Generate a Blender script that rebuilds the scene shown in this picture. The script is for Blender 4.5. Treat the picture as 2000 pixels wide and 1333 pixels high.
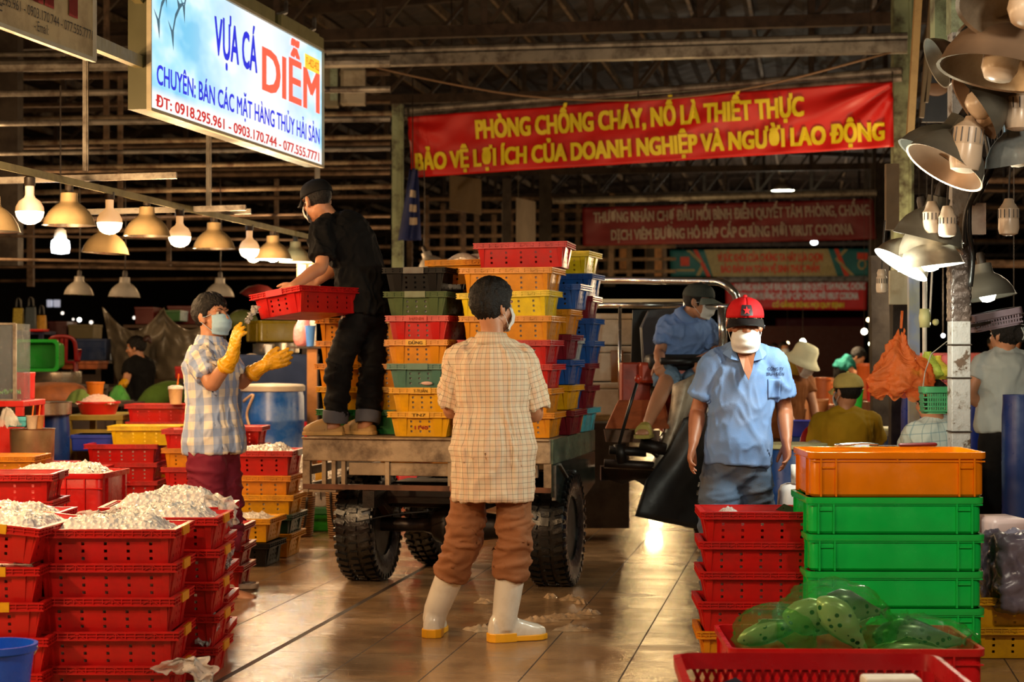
import bpy, bmesh, math, random
from mathutils import Vector, Matrix, noise
PI = math.pi
V = Vector
random.seed(7)
for o in list(bpy.data.objects):
    bpy.data.objects.remove(o)
SC = bpy.context.scene
COL = SC.collection

# ---------------------------------------------------------------- camera
CAMH, FPX, HY = 1.40, 3500.0, 690.0        # eye height, focal length in pixels (2000 wide), horizon row
cam = bpy.data.cameras.new('camera')
cam.sensor_width = 36.0
cam.lens = 36.0 * FPX / 2000.0
cam.shift_y = (HY - 666.5) / 2000.0
cam.clip_end = 400
cam.dof.use_dof = True
cam.dof.focus_distance = 8.6
cam.dof.aperture_fstop = 4.0
camo = bpy.data.objects.new('camera', cam)
COL.objects.link(camo)
camo.location = (0, 0, CAMH)
camo.rotation_euler = (PI / 2, 0, 0)
SC.camera = camo

# ---------------------------------------------------------------- view, world
SC.view_settings.view_transform = 'Standard'
SC.view_settings.look = 'None'
SC.view_settings.gamma = 1.0
SC.view_settings.exposure = 0.1
SC.view_settings.use_curve_mapping = False
SC.cycles.use_denoising = True
SC.cycles.max_bounces = 6
SC.cycles.diffuse_bounces = 3
SC.cycles.glossy_bounces = 3
SC.cycles.transparent_max_bounces = 10
SC.cycles.caustics_reflective = False
SC.cycles.caustics_refractive = False
SC.cycles.sample_clamp_indirect = 4.0
W = bpy.data.worlds.new('night')
SC.world = W
W.use_nodes = True
W.node_tree.nodes['Background'].inputs[0].default_value = (1.0, 0.72, 0.45, 1)
W.node_tree.nodes['Background'].inputs[1].default_value = 0.055

# ---------------------------------------------------------------- coordinates
def P(px, py, Y):
    """world point seen at photo pixel (px,py) at distance Y"""
    return V(((px - 1000) / FPX * Y, Y, CAMH - (py - HY) / FPX * Y))
def G(px, Y, z=0.0):
    return V(((px - 1000) / FPX * Y, Y, z))
ALLEY = math.atan(0.167)                    # the market alley runs this much to the right of the view
CA, SA = math.cos(ALLEY), math.sin(ALLEY)
def A(v, u, z=0.0):
    """alley frame: v across (right), u along"""
    return V((v * CA + u * SA, -v * SA + u * CA, z))

# ---------------------------------------------------------------- the market's lamps and the unseen lights added to them
def lamp_light(name, loc, energy, color, size=0.06, spot=None, aim=None, spec=1.0):
    if spot:
        l = bpy.data.lights.new(name, 'SPOT'); l.spot_size = spot; l.spot_blend = 0.6
    else:
        l = bpy.data.lights.new(name, 'POINT')
    l.energy = energy; l.color = color; l.shadow_soft_size = size; l.specular_factor = spec
    o = bpy.data.objects.new(name, l); COL.objects.link(o); o.location = loc
    if spot:
        d = (V(aim) - V(loc)) if aim is not None else V((0, 0, -1))
        o.rotation_euler = d.to_track_quat('-Z', 'Y').to_euler()
    return o
WARM = (1.0, 0.62, 0.30)
NEUT = (1.0, 0.86, 0.66)
COOL = (0.86, 0.97, 0.92)
# lamp rows of the stalls on both sides of the alley, continuing past the frame
for u, e in ((3.6, 270), (6.4, 260), (8.6, 110)):
    lamp_light('stall_lamp_light', A(-4.45, u, 2.35), e, WARM, 0.12, spec=.35)
for u, e in ((2.4, 60), (5.4, 150)):
    lamp_light('stall_lamp_light', A(1.55, u, 2.75), e, NEUT, 0.12, spec=.4)
lamp_light('aisle_lamp_light', A(-2.5, 3.4, 3.5), 250, (1.0, .78, .54), 0.1, spec=.25)
# unseen point lights added deep in the hall to brighten pipes, tarps and floor glints
for v, u, z, e, c in ((-8.5, 17, 2.7, 80, WARM), (-7.5, 22, 2.8, 70, WARM), (-12, 27, 3.2, 120, WARM), (-5.2, 19.5, 2.4, 60, WARM), (-7, 29, 2.8, 50, WARM), (-8, 40, 2.8, 70, WARM), (1.9, 13.5, 2.6, 90, (1, .84, .58)), (-2.6, 30, 1.75, 60, (1, .68, .30)), (-2.9, 34, 1.7, 80, (1, .68, .30)), (-3.2, 39, 1.7, 90, (1, .66, .28))):
    lamp_light('deep_fill_light', A(v, u, z), e, c, 0.15)
# ---------------------------------------------------------------- mesh helpers
def frame_from(d, up=V((0, 0, 1))):
    d = d.normalized()
    if abs(d.dot(up)) > 0.98:
        up = V((0, 1, 0))
    x = d.cross(up).normalized()
    y = x.cross(d).normalized()
    return x, y
def catmull(pts, vals, k=4):
    if len(pts) < 3:
        out, ov = [], []
        for i in range(k + 1):
            t = i / k
            out.append(pts[0].lerp(pts[-1], t)); ov.append([a + (b - a) * t for a, b in zip(vals[0], vals[-1])])
        return out, ov
    out, ov = [], []
    n = len(pts)
    for i in range(n - 1):
        p0, p1, p2, p3 = pts[max(i - 1, 0)], pts[i], pts[i + 1], pts[min(i + 2, n - 1)]
        for j in range(k):
            t = j / k
            out.append(0.5 * ((2 * p1) + (p2 - p0) * t + (2 * p0 - 5 * p1 + 4 * p2 - p3) * t * t + (3 * p1 - p0 - 3 * p2 + p3) * t ** 3))
            ov.append([a + (b - a) * (t * t * (3 - 2 * t)) for a, b in zip(vals[i], vals[i + 1])])
    out.append(pts[-1]); ov.append(vals[-1])
    return out, ov
class MB:
    def __init__(s):
        s.v, s.f, s.mi, s.cur = [], [], [], 0
    def add(s, vs, fs):
        b = len(s.v)
        s.v += [V(x) for x in vs]
        for f in fs:
            s.f.append([i + b for i in f]); s.mi.append(s.cur)
        return s
    def box(s, c, size, R=None, top=(1, 1), shift=(0, 0)):
        hx, hy, hz = size[0] / 2, size[1] / 2, size[2] / 2
        vs = []
        for z, tx, ty, sh in ((-hz, 1, 1, (0, 0)), (hz, top[0], top[1], shift)):
            for x, y in ((-1, -1), (1, -1), (1, 1), (-1, 1)):
                p = V((x * hx * tx + sh[0], y * hy * ty + sh[1], z))
                vs.append((R @ p if R else p) + V(c))
        return s.add(vs, [(0, 3, 2, 1), (4, 5, 6, 7), (0, 1, 5, 4), (1, 2, 6, 5), (2, 3, 7, 6), (3, 0, 4, 7)])
    def bar(s, a, b, w, h=None, up=V((0, 0, 1))):
        a, b = V(a), V(b); h = h or w
        x, y = frame_from(b - a, up)
        vs = []
        for p in (a, b):
            for i, j in ((-1, -1), (1, -1), (1, 1), (-1, 1)):
                vs.append(p + x * (i * w / 2) + y * (j * h / 2))
        return s.add(vs, [(3, 2, 1, 0), (4, 5, 6, 7), (0, 1, 5, 4), (1, 2, 6, 5), (2, 3, 7, 6), (3, 0, 4, 7)])
    def loft(s, rings, cap=True):
        n = len(rings[0]); b = len(s.v)
        for r in rings:
            s.v += [V(p) for p in r]
        for i in range(len(rings) - 1):
            for j in range(n):
                k = (j + 1) % n
                s.f.append([b + i * n + j, b + i * n + k, b + (i + 1) * n + k, b + (i + 1) * n + j]); s.mi.append(s.cur)
        if cap:
            s.f.append([b + j for j in range(n)][::-1]); s.mi.append(s.cur)
            e = b + (len(rings) - 1) * n
            s.f.append([e + j for j in range(n)]); s.mi.append(s.cur)
        return s
    def ell_loft(s, st, n=20, cap=True, power=2.0):
        """st: (centre, xaxis, yaxis, rx, ry)"""
        rings = []
        for c, x, y, rx, ry in st:
            r = []
            for i in range(n):
                a = 2 * PI * i / n
                ca, sa = math.cos(a), math.sin(a)
                if power != 2.0:
                    ca = math.copysign(abs(ca) ** (2 / power), ca); sa = math.copysign(abs(sa) ** (2 / power), sa)
                r.append(c + x * (rx * ca) + y * (ry * sa))
            rings.append(r)
        return s.loft(rings, cap)
    def tube(s, pts, r, n=8, k=1, cap=True):
        pts = [V(p) for p in pts]
        rad = r if isinstance(r, (list, tuple)) else [r] * len(pts)
        vals = [[q, q] if not isinstance(q, (list, tuple)) else list(q) for q in rad]
        if k > 1:
            pts, vals = catmull(pts, vals, k)
        x, y = frame_from(pts[1] - pts[0])
        st = []
        for i, p in enumerate(pts):
            d = (pts[min(i + 1, len(pts) - 1)] - pts[max(i - 1, 0)]).normalized()
            x = (x - d * x.dot(d)).normalized(); y = d.cross(x)
            st.append((p, x, y, vals[i][0], vals[i][1]))
        return s.ell_loft(st, n, cap)
    def limb(s, pts, r, n=14, k=4):
        """tapered tube with rounded ends"""
        pts = [V(p) for p in pts]
        vals = [[q, q] if not isinstance(q, (list, tuple)) else list(q) for q in r]
        pts, vals = catmull(pts, vals, k)
        d0 = (pts[0] - pts[1]).normalized(); d1 = (pts[-1] - pts[-2]).normalized()
        r0, r1 = vals[0], vals[-1]
        pre = [(pts[0] + d0 * (r0[0] * q), [r0[0] * w, r0[1] * w]) for q, w in ((0.9, 0.35), (0.6, 0.78))]
        post = [(pts[-1] + d1 * (r1[0] * q), [r1[0] * w, r1[1] * w]) for q, w in ((0.6, 0.78), (0.9, 0.35))]
        pts = [p for p, _ in pre] + pts + [p for p, _ in post]
        vals = [q for _, q in pre] + vals + [q for _, q in post]
        return s.tube(pts, vals, n)
    def ell(s, c, r, M=None, nu=16, nv=10):
        rings = []
        c = V(c)
        for i in range(1, nv):
            th = PI * i / nv
            rr = []
            for j in range(nu):
                a = 2 * PI * j / nu
                p = V((r[0] * math.sin(th) * math.cos(a), r[1] * math.sin(th) * math.sin(a), -r[2] * math.cos(th)))
                rr.append((M @ p if M else p) + c)
            rings.append(rr)
        b = len(s.v)
        s.loft(rings, False)
        p0 = V((0, 0, -r[2])); p1 = V((0, 0, r[2]))
        s.v += [(M @ p0 if M else p0) + c, (M @ p1 if M else p1) + c]
        i0, i1 = len(s.v) - 2, len(s.v) - 1
        e = b + (nv - 2) * nu
        for j in range(nu):
            k = (j + 1) % nu
            s.f.append([i0, b + k, b + j]); s.mi.append(s.cur)
            s.f.append([i1, e + j, e + k]); s.mi.append(s.cur)
        return s
    def lathe(s, prof, n=24, M=None, c=(0, 0, 0), cap=True):
        c = V(c)
        rings = []
        for r, z in prof:
            rr = []
            for j in range(n):
                a = 2 * PI * j / n
                p = V((r * math.cos(a), r * math.sin(a), z))
                rr.append((M @ p if M else p) + c)
            rings.append(rr)
        return s.loft(rings, cap)
    def grid(s, fn, nu, nv):
        b = len(s.v)
        for j in range(nv + 1):
            for i in range(nu + 1):
                s.v.append(V(fn(i / nu, j / nv)))
        for j in range(nv):
            for i in range(nu):
                a = b + j * (nu + 1) + i
                s.f.append([a, a + 1, a + nu + 2, a + nu + 1]); s.mi.append(s.cur)
        return s
    def mesh(s, name, recalc=True):
        me = bpy.data.meshes.new(name)
        me.from_pydata([tuple(p) for p in s.v], [], s.f)
        if any(s.mi):
            me.polygons.foreach_set('material_index', s.mi)
        if recalc:
            bm = bmesh.new(); bm.from_mesh(me)
            bmesh.ops.recalc_face_normals(bm, faces=bm.faces)
            bm.to_mesh(me); bm.free()
        me.update()
        return me
    def build(s, name, mat, parent=None, smooth=False, ofs=None, bevel=0, solid=0, recalc=True, remesh=0, smit=0, angle=None, soff=0):
        if ofs is not None:
            s.v = [p - V(ofs) for p in s.v]
        me = s.mesh(name, recalc)
        if bevel or solid or remesh:
            t = bpy.data.objects.new('tmp', me); COL.objects.link(t)
            if remesh:
                m = t.modifiers.new('r', 'REMESH'); m.mode = 'VOXEL'; m.voxel_size = remesh
                if smit:
                    m = t.modifiers.new('s', 'SMOOTH'); m.factor = 0.5; m.iterations = smit
            if solid:
                m = t.modifiers.new('s', 'SOLIDIFY'); m.thickness = solid; m.offset = soff
            if bevel:
                m = t.modifiers.new('b', 'BEVEL'); m.width = bevel; m.segments = 2; m.limit_method = 'ANGLE'
            dg = bpy.context.evaluated_depsgraph_get()
            me2 = bpy.data.meshes.new_from_object(t.evaluated_get(dg))
            bpy.data.objects.remove(t); bpy.data.meshes.remove(me)
            me = me2; me.name = name
        if smooth:
            me.polygons.foreach_set('use_smooth', [True] * len(me.polygons))
            if angle:
                me.set_sharp_from_angle(angle=angle)
        return obj(name, me, mat, parent)
def obj(name, me, mat=None, parent=None):
    o = bpy.data.objects.new(name, me)
    COL.objects.link(o)
    if mat is not None:
        mats = mat if isinstance(mat, (list, tuple)) else [mat]
        if len(me.materials) == 0:
            for m in mats:
                me.materials.append(m)
    if parent is not None:
        o.parent = parent
    return o
def tag(o, label, cat, group=None, kind=None):
    o['label'] = label; o['category'] = cat
    if group: o['group'] = group
    if kind: o['kind'] = kind
    return o
def thing(name, label, cat, loc=(0, 0, 0), rot=(0, 0, 0), group=None):
    o = bpy.data.objects.new(name, None)
    COL.objects.link(o)
    o.empty_display_size = 0.1
    o.location = loc; o.rotation_euler = rot
    return tag(o, label, cat, group)
def struct(o):
    o['kind'] = 'structure'; return o
KIDS = {}
def dup(root, loc, rot=(0, 0, 0), scale=1.0):
    r = root.copy(); COL.objects.link(r)
    r.location = loc; r.rotation_euler = rot
    r.scale = (scale,) * 3 if not isinstance(scale, (tuple, list)) else scale
    kids = KIDS.get(root.name)
    if kids is None:
        kids = KIDS[root.name] = [(c, list(c.children)) for c in root.children]
    for ch, sub in kids:
        c = ch.copy(); COL.objects.link(c); c.parent = r
        for g in sub:
            d = g.copy(); COL.objects.link(d); d.parent = c
    return r
def rotz(a):
    return Matrix.Rotation(a, 3, 'Z')
def fbm(p, o=3):
    s, a = 0.0, 0.5
    for i in range(o):
        s += a * noise.noise(p); p = p * 2.03; a *= 0.5
    return s
def sstep(a, b, x):
    t = min(1, max(0, (x - a) / (b - a))); return t * t * (3 - 2 * t)

# ---------------------------------------------------------------- materials
def lin(h):
    if isinstance(h, str):
        h = h.lstrip('#'); c = [int(h[i:i + 2], 16) / 255 for i in (0, 2, 4)]
        return tuple(x / 12.92 if x <= 0.04045 else ((x + 0.055) / 1.055) ** 2.4 for x in c) + (1,)
    return tuple(h) + (1,) if len(h) == 3 else tuple(h)
class NT:
    def __init__(s, name):
        s.m = bpy.data.materials.new(name); s.m.use_nodes = True
        s.t = s.m.node_tree; s.b = s.t.nodes['Principled BSDF']; s.out = s.t.nodes['Material Output']
    def n(s, typ, **kw):
        nd = s.t.nodes.new(typ)
        for k, v in kw.items():
            setattr(nd, k, v)
        return nd
    def l(s, a, b):
        s.t.links.new(a, b)
    def val(s, sock, v):
        if isinstance(v, bpy.types.NodeSocket): s.l(v, sock)
        else: sock.default_value = v
    def math(s, op, a, b=0.0, c=None):
        nd = s.n('ShaderNodeMath', operation=op)
        s.val(nd.inputs[0], a); s.val(nd.inputs[1], b)
        if c is not None: s.val(nd.inputs[2], c)
        return nd.outputs[0]
    def mix(s, f, a, b, mode='MIX'):
        nd = s.n('ShaderNodeMix', data_type='RGBA', blend_type=mode)
        s.val(nd.inputs[0], f); s.val(nd.inputs[6], a); s.val(nd.inputs[7], b)
        return nd.outputs[2]
    def coord(s, which='Object', scale=None):
        o = s.n('ShaderNodeTexCoord').outputs[which]
        if scale is not None:
            mp = s.n('ShaderNodeMapping'); s.l(o, mp.inputs[0]); mp.inputs[3].default_value = scale
            o = mp.outputs[0]
        return o
    def noise(s, vec, scale, detail=3, rough=0.55):
        nd = s.n('ShaderNodeTexNoise'); s.l(vec, nd.inputs['Vector'])
        nd.inputs['Scale'].default_value = scale; nd.inputs['Detail'].default_value = detail; nd.inputs['Roughness'].default_value = rough
        return nd.outputs['Fac']
    def ramp(s, fac, stops):
        nd = s.n('ShaderNodeValToRGB'); s.l(fac, nd.inputs[0])
        el = nd.color_ramp.elements
        while len(el) < len(stops): el.new(0.5)
        for e, (p, c) in zip(el, stops):
            e.position = p; e.color = c if len(c) == 4 else tuple(c) + (1,)
        return nd.outputs[0]
    def bump(s, h, strength=0.3, dist=0.01):
        nd = s.n('ShaderNodeBump'); s.l(h, nd.inputs['Height'])
        nd.inputs['Strength'].default_value = strength; nd.inputs['Distance'].default_value = dist
        s.l(nd.outputs[0], s.b.inputs['Normal'])
MATS = {}
def plain(name, color, rough=0.5, metal=0.0, var=0.12, scale=9.0, bump=0.0, bscale=40, spec=0.5, coat=0.0, dirt=None, dscale=5.0, damt=0.5, trans=0.0, emit=None, estr=0.0, coord='Object'):
    if name in MATS: return MATS[name]
    n = NT(name); c = lin(color)
    co = n.coord(coord)
    f = n.noise(co, scale)
    lo = tuple(x * (1 - var) for x in c[:3]) + (1,); hi = tuple(min(1, x * (1 + var)) for x in c[:3]) + (1,)
    colr = n.ramp(f, [(0.3, lo), (0.7, hi)])
    if dirt:
        df = n.noise(co, dscale, 6, 0.65)
        dm = n.ramp(df, [(0.45, (0, 0, 0, 1)), (0.65, (damt,) * 3 + (1,))])
        colr = n.mix(dm, colr, lin(dirt))
    n.l(colr, n.b.inputs['Base Color'])
    r2 = n.ramp(n.noise(co, scale * 1.7), [(0.3, (max(0, rough - .08),) * 3), (0.7, (min(1, rough + .08),) * 3)])
    n.l(r2, n.b.inputs['Roughness'])
    n.b.inputs['Metallic'].default_value = metal
    n.b.inputs['Specular IOR Level'].default_value = spec
    n.b.inputs['Coat Weight'].default_value = coat
    if trans: n.b.inputs['Transmission Weight'].default_value = trans
    if emit:
        n.b.inputs['Emission Color'].default_value = lin(emit); n.b.inputs['Emission Strength'].default_value = estr
    if bump:
        n.bump(n.noise(co, bscale, 4), bump, 0.01)
    MATS[name] = n.m
    return n.m
def plastic(name, color, rough=0.33, dirt=None, damt=0.4, spec=0.5):
    return plain('plastic_' + name, color, rough, var=0.10, scale=6, bump=0.05, bscale=30, dirt=dirt, damt=damt, spec=spec)
def glow(name, color, strength):
    if name in MATS: return MATS[name]
    n = NT(name)
    n.b.inputs['Base Color'].default_value = (0.8, 0.8, 0.8, 1)
    n.b.inputs['Emission Color'].default_value = lin(color); n.b.inputs['Emission Strength'].default_value = strength
    MATS[name] = n.m
    return n.m
def film(name, color, alpha=0.45, rough=0.15, tint=None):
    """thin translucent plastic film"""
    if name in MATS: return MATS[name]
    n = NT(name)
    n.b.inputs['Base Color'].default_value = lin(color); n.b.inputs['Roughness'].default_value = rough
    co = n.coord()
    n.bump(n.noise(co, 22, 5, .65), 0.9, 0.02)
    tr = n.n('ShaderNodeBsdfTransparent'); tr.inputs[0].default_value = lin(tint) if tint else tuple(min(1, 0.30 + x * 1.2) for x in lin(color)[:3]) + (1,)
    mx = n.n('ShaderNodeMixShader'); mx.inputs[0].default_value = alpha
    n.l(tr.outputs[0], mx.inputs[1]); n.l(n.b.outputs[0], mx.inputs[2]); n.l(mx.outputs[0], n.out.inputs[0])
    MATS[name] = n.m
    return n.m
def cloth(name, color, rough=0.85, var=0.12, scale=14, dirt=None, damt=0.5, dscale=5, weave=900):
    if name in MATS: return MATS[name]
    m = plain(name, color, rough, var=var, scale=scale, spec=0.2, dirt=dirt, damt=damt, dscale=dscale, bump=0.15, bscale=220)
    return m
def check_cloth(name, base, bands, rough=0.85):
    """woven check on UV in metres; bands: (axis, period, width, offset, color, strength)"""
    if name in MATS: return MATS[name]
    n = NT(name)
    uv = n.n('ShaderNodeUVMap').outputs[0]
    sp = n.n('ShaderNodeSeparateXYZ'); n.l(uv, sp.inputs[0])
    f = n.noise(uv, 12)
    c = n.ramp(f, [(0.3, tuple(x * .93 for x in lin(base)[:3])), (0.7, lin(base))])
    for ax, per, wid, off, colr, st in bands:
        t = n.math('FRACT', n.math('ADD', n.math('DIVIDE', sp.outputs[ax], per), off + 50.0))
        m = n.math('MULTIPLY', n.math('LESS_THAN', t, wid / per), st)
        c = n.mix(m, c, lin(colr))
    n.l(c, n.b.inputs['Base Color'])
    n.b.inputs['Roughness'].default_value = rough; n.b.inputs['Specular IOR Level'].default_value = 0.2
    n.bump(n.noise(uv, 260, 2), 0.12, 0.005)
    MATS[name] = n.m
    return n.m

SKIN = (0.50, 0.235, 0.125)
def skin(name='skin', c=SKIN):
    if name in MATS: return MATS[name]
    n = NT(name); co = n.coord()
    f = n.noise(co, 9, 4)
    n.l(n.ramp(f, [(0.3, (c[0] * .86, c[1] * .8, c[2] * .76)), (0.7, c)]), n.b.inputs['Base Color'])
    n.b.inputs['Roughness'].default_value = 0.48
    n.b.inputs['Subsurface Weight'].default_value = 0.0
    n.bump(n.noise(co, 160, 3), 0.12, 0.004)
    MATS[name] = n.m
    return n.m
M_RUST = plain('rusty_steel', '#8a7a62', 0.6, 0.3, 0.25, 5, 0.3, 30, dirt='#4a2a18', damt=0.85, dscale=7)
M_GREENSTEEL = plain('green_painted_steel', '#8d9a78', 0.55, 0.1, 0.2, 4, 0.2, 30, dirt='#3a2a1c', damt=0.9, dscale=5)
M_DARKSTEEL = plain('dark_steel', '#3a3128', 0.6, 0.4, 0.25, 4, 0.2, 25, dirt='#20140c', damt=0.8)
M_GREYSTEEL = plain('grey_steel', '#8d877c', 0.5, 0.5, 0.2, 4, 0.2, 25, dirt='#43342a', damt=0.8)
M_CHROME = plain('bright_steel', '#c9c9c4', 0.22, 0.95, 0.08, 6)
M_BLACK = plain('black_plastic', '#141414', 0.4)
M_RUBBER = plain('wet_black_rubber', '#121110', 0.28, 0, 0.3, 7, 0.3, 40)
M_WHITE = plain('white_plastic', '#e6e2da', 0.35)
M_WOOD = plain('raw_wood', '#a5713f', 0.7, 0, 0.25, 6, 0.3, 30, dirt='#5b3a1e', damt=0.6)
M_HAIR = plain('black_hair', '#100b08', 0.6, 0, 0.5, 60, 0.8, 140, spec=0.35)
M_ICE = None
def mk_ice():
    n = NT('crushed_ice'); co = n.coord()
    vo = n.n('ShaderNodeTexVoronoi'); n.l(co, vo.inputs['Vector']); vo.inputs['Scale'].default_value = 45
    n.l(n.ramp(vo.outputs['Color'], [(0.0, (0.66, 0.64, 0.60)), (1.0, (0.92, 0.91, 0.88))]), n.b.inputs['Base Color'])
    n.b.inputs['Roughness'].default_value = 0.22
    n.b.inputs['Transmission Weight'].default_value = 0.12
    n.bump(vo.outputs['Distance'], 0.7, 0.02)
    return n.m
M_ICE = mk_ice()

# ---------------------------------------------------------------- lettering
FONTCACHE = {}
def text_verts(s, bold=0.0):
    key = (s, bold)
    if key in FONTCACHE: return FONTCACHE[key]
    cu = bpy.data.curves.new('txt', 'FONT')
    cu.body = s; cu.size = 1.0; cu.resolution_u = 3; cu.fill_mode = 'FRONT'
    t = bpy.data.objects.new('txt', cu); COL.objects.link(t)
    dg = bpy.context.evaluated_depsgraph_get()
    me = bpy.data.meshes.new_from_object(t.evaluated_get(dg))
    vs = [v.co.copy() for v in me.vertices]; fs = [list(p.vertices) for p in me.polygons]
    bpy.data.objects.remove(t); bpy.data.curves.remove(cu); bpy.data.meshes.remove(me)
    x0 = min(v.x for v in vs); x1 = max(v.x for v in vs)
    FONTCACHE[key] = (vs, fs, x0, x1)
    return FONTCACHE[key]
CAPH = 0.682
def letter(mb, s, u0, u1, v0, vh, surf, bold=0.0):
    """letters spanning u0..u1 (surface units), capitals from v0 to v0+vh; surf(u,v)->point"""
    # heavy lettering: the strokes are thickened by overlaid shifted outlines
    vs, fs, x0, x1 = text_verts(s)
    x0 -= bold; x1 += bold
    for dx, dy in (((0, 0), (1, .5), (-1, .5), (1, -.5), (-1, -.5), (1, 0), (-1, 0)) if bold > .004 else ((0, 0),)):
        out = []
        for p in vs:
            u = u0 + (p.x + dx * bold - x0) / (x1 - x0) * (u1 - u0)
            v = v0 + (p.y + dy * bold) / CAPH * vh
            out.append(surf(u, v))
        mb.add(out, fs)
# ---------------------------------------------------------------- people
def local(c, f, u):
    """matrix columns right, forward, up for a head"""
    f = f.normalized(); r = f.cross(u).normalized(); u = r.cross(f).normalized()
    return Matrix((r, f, u)).transposed()
def head_mb(mb, c, R, k=1.0):
    def e(p, r): mb.ell(c + R @ (V(p) * k), [q * k for q in r], R)
    e((0, -.014, .030), (.074, .095, .086))
    e((0, -.006, .05), (.069, .088, .072))
    e((0, .026, -.035), (.058, .064, .078))
    e((0, .010, -.06), (.055, .055, .045))
    e((0, .058, -.092), (.027, .026, .023))
    for s in (-1, 1):
        e((s * .036, .055, -.022), (.026, .028, .028))
        e((s * .030, .074, .030), (.024, .014, .010))
        M = R @ Matrix.Rotation(s * .35, 3, 'Z')
        mb.ell(c + R @ (V((s * .077, -.008, -.008)) * k), [.010 * k, .021 * k, .033 * k], M)
        mb.ell(c + R @ (V((s * .072, .004, -.03)) * k), [.010 * k, .012 * k, .014 * k], M)
        e((s * .012, .096, -.026), (.010, .010, .009))
    mb.limb([c + R @ (V(p) * k) for p in ((0, .080, .022), (0, .093, .0), (0, .108, -.022))], [.010 * k, .011 * k, .013 * k], 10)
    e((0, .086, -.056), (.023, .010, .007)); e((0, .084, -.067), (.020, .010, .008))
def face_parts(root, c, R, k=1.0):
    o0 = root.location
    W_ = plain('eye_white', '#a89f96', 0.3); B_ = plain('eye_dark', '#160c07', 0.2)
    for s in (-1, 1):
        mb = MB(); mb.ell(c + R @ (V((s * .031, .0730, .010)) * k), [.0120 * k, .0120 * k, .0100 * k])
        e = mb.build('eye', W_, root, True, o0)
        mb = MB(); mb.ell(c + R @ (V((s * .0305, .0795, .0095)) * k), [.0078 * k] * 3)
        mb.build('iris', B_, e, True, o0)
        mb = MB(); mb.limb([c + R @ (V(p) * k) for p in ((s * .014, .0885, .030), (s * .032, .086, .036), (s * .050, .072, .031))], [(.0028 * k, .0022 * k)] * 3, 8)
        mb.build('eyebrow', M_HAIR, root, True, o0)
def hair(root, c, R, k=1.0, front=.065, side=-.012, back=-.075, vol=1.09, mat=None, top=0.0, amp=1.0):
    mb = MB(); nu, nv = 90, 48
    cc = V((0, -.014, .030))
    def fn(u, v):
        a = 2 * PI * u; th = PI * v
        d = V((math.sin(th) * math.sin(a), math.sin(th) * math.cos(a), math.cos(th)))
        p = V((d.x * .074, d.y * .095, d.z * .086)) + cc
        yy = d.y
        zl = front + (side - front) * sstep(.72, .25, yy) if yy > .2 else side + (back - side) * sstep(.2, -.5, yy)
        zl += .016 * noise.noise(V((math.atan2(d.x, d.y) * 5, 3, c.y * 9))) + .008 * noise.noise(V((math.atan2(d.x, d.y) * 17, 1, c.y * 9)))
        w = sstep(zl - .010, zl + .010, p.z)
        q = .84 + (vol - .84) * w + top * w * max(0, d.z) 
        q += w * amp * (.06 * fbm(V((d.x * 4, d.y * 4, d.z * 3)) + c, 2) + .095 * (.7 - 2 * abs(noise.noise(V((math.atan2(d.x, d.y) * 9 + noise.noise(d * 4) * 1.2, d.z * 2.2, c.y))))) + .045 * noise.noise(V((math.atan2(d.x, d.y) * 22, d.z * 4, 2))))
        return c + R @ ((V((d.x * .074, d.y * .095, d.z * .086)) * q + cc) * k)
    mb.grid(fn, nu, nv)
    return mb.build('hair', mat or M_HAIR, root, True, root.location)
def mask(root, c, R, k, mat, yaw=0.0, drop=0.0):
    mb = MB()
    def fn(u, v):
        a = (u - .5) * 2 * 1.18; 
        z = .012 - v * .118 - drop
        rx = .064 + .012 * math.sin(v * PI); ry = .066 + .030 * math.sin(min(1, v * 1.15) * PI) ** .8
        n_ = .0022 * math.sin(v * 22)
        p = V((math.sin(a) * rx, .022 + math.cos(a) * (ry + n_), z + .010 * (abs(a) / 1.18) ** 2 * (v - .45) * 2 - .004))
        return c + R @ (p * k)
    mb.grid(fn, 22, 16)
    m = mb.build('face_mask', mat, root, True, root.location, solid=.003)
    for s in (-1, 1):
        mb = MB()
        for zz in (.006, -.085):
            mb.tube([c + R @ (V(p) * k) for p in ((s * .060, .048, zz - drop), (s * .076, .014, -.01 + zz * .5), (s * .082, -.016, -.005 + zz * .25))], .0016, 5, 3)
        mb.build('ear_loop', mat, m, True, root.location)
    return m
def cap(root, c, R, k, mat, brim_mat=None, brim=True, sc=1.0, back=.0):
    mb = MB(); cc = V((0, -.012, .036))
    def fn(u, v):
        a = 2 * PI * u; th = PI * .54 * v
        d = V((math.sin(th) * math.sin(a), math.sin(th) * math.cos(a), math.cos(th)))
        q = 1.0 + .006 * math.cos(a * 6)
        fr = max(0, d.y) * .012
        p = V((d.x * .086 * q, d.y * .107 * q, d.z * .087 * (1 - .04 * sstep(.7, 1, d.z)) + fr)) * sc + cc
        return c + R @ (p * k)
    mb.grid(fn, 36, 12)
    mb.ell(c + R @ (V((0, -.012, .124)) * k), (.009, .009, .006), R)
    o = mb.build('cap', mat, root, True, root.location, solid=.004)
    if brim:
        mb = MB()
        def fb(u, v):
            a = (u - .5) * 2 * 1.12
            r = 1 + v * .72 * math.cos(a * 1.25) ** .6 if abs(a) < 1.12 else 1
            p = V((math.sin(a) * .086 * (1 + v * .12), math.cos(a) * .100 * r, .036 - .010 - .022 * v - .022 * (abs(a) / 1.12) ** 2 * (.4 + v))) * sc + V((0, -.008, .006))
            return c + R @ (p * k)
        mb.grid(fb, 18, 8)
        mb.build('brim', brim_mat or mat, o, True, root.location, solid=.005)
    return o
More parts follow.
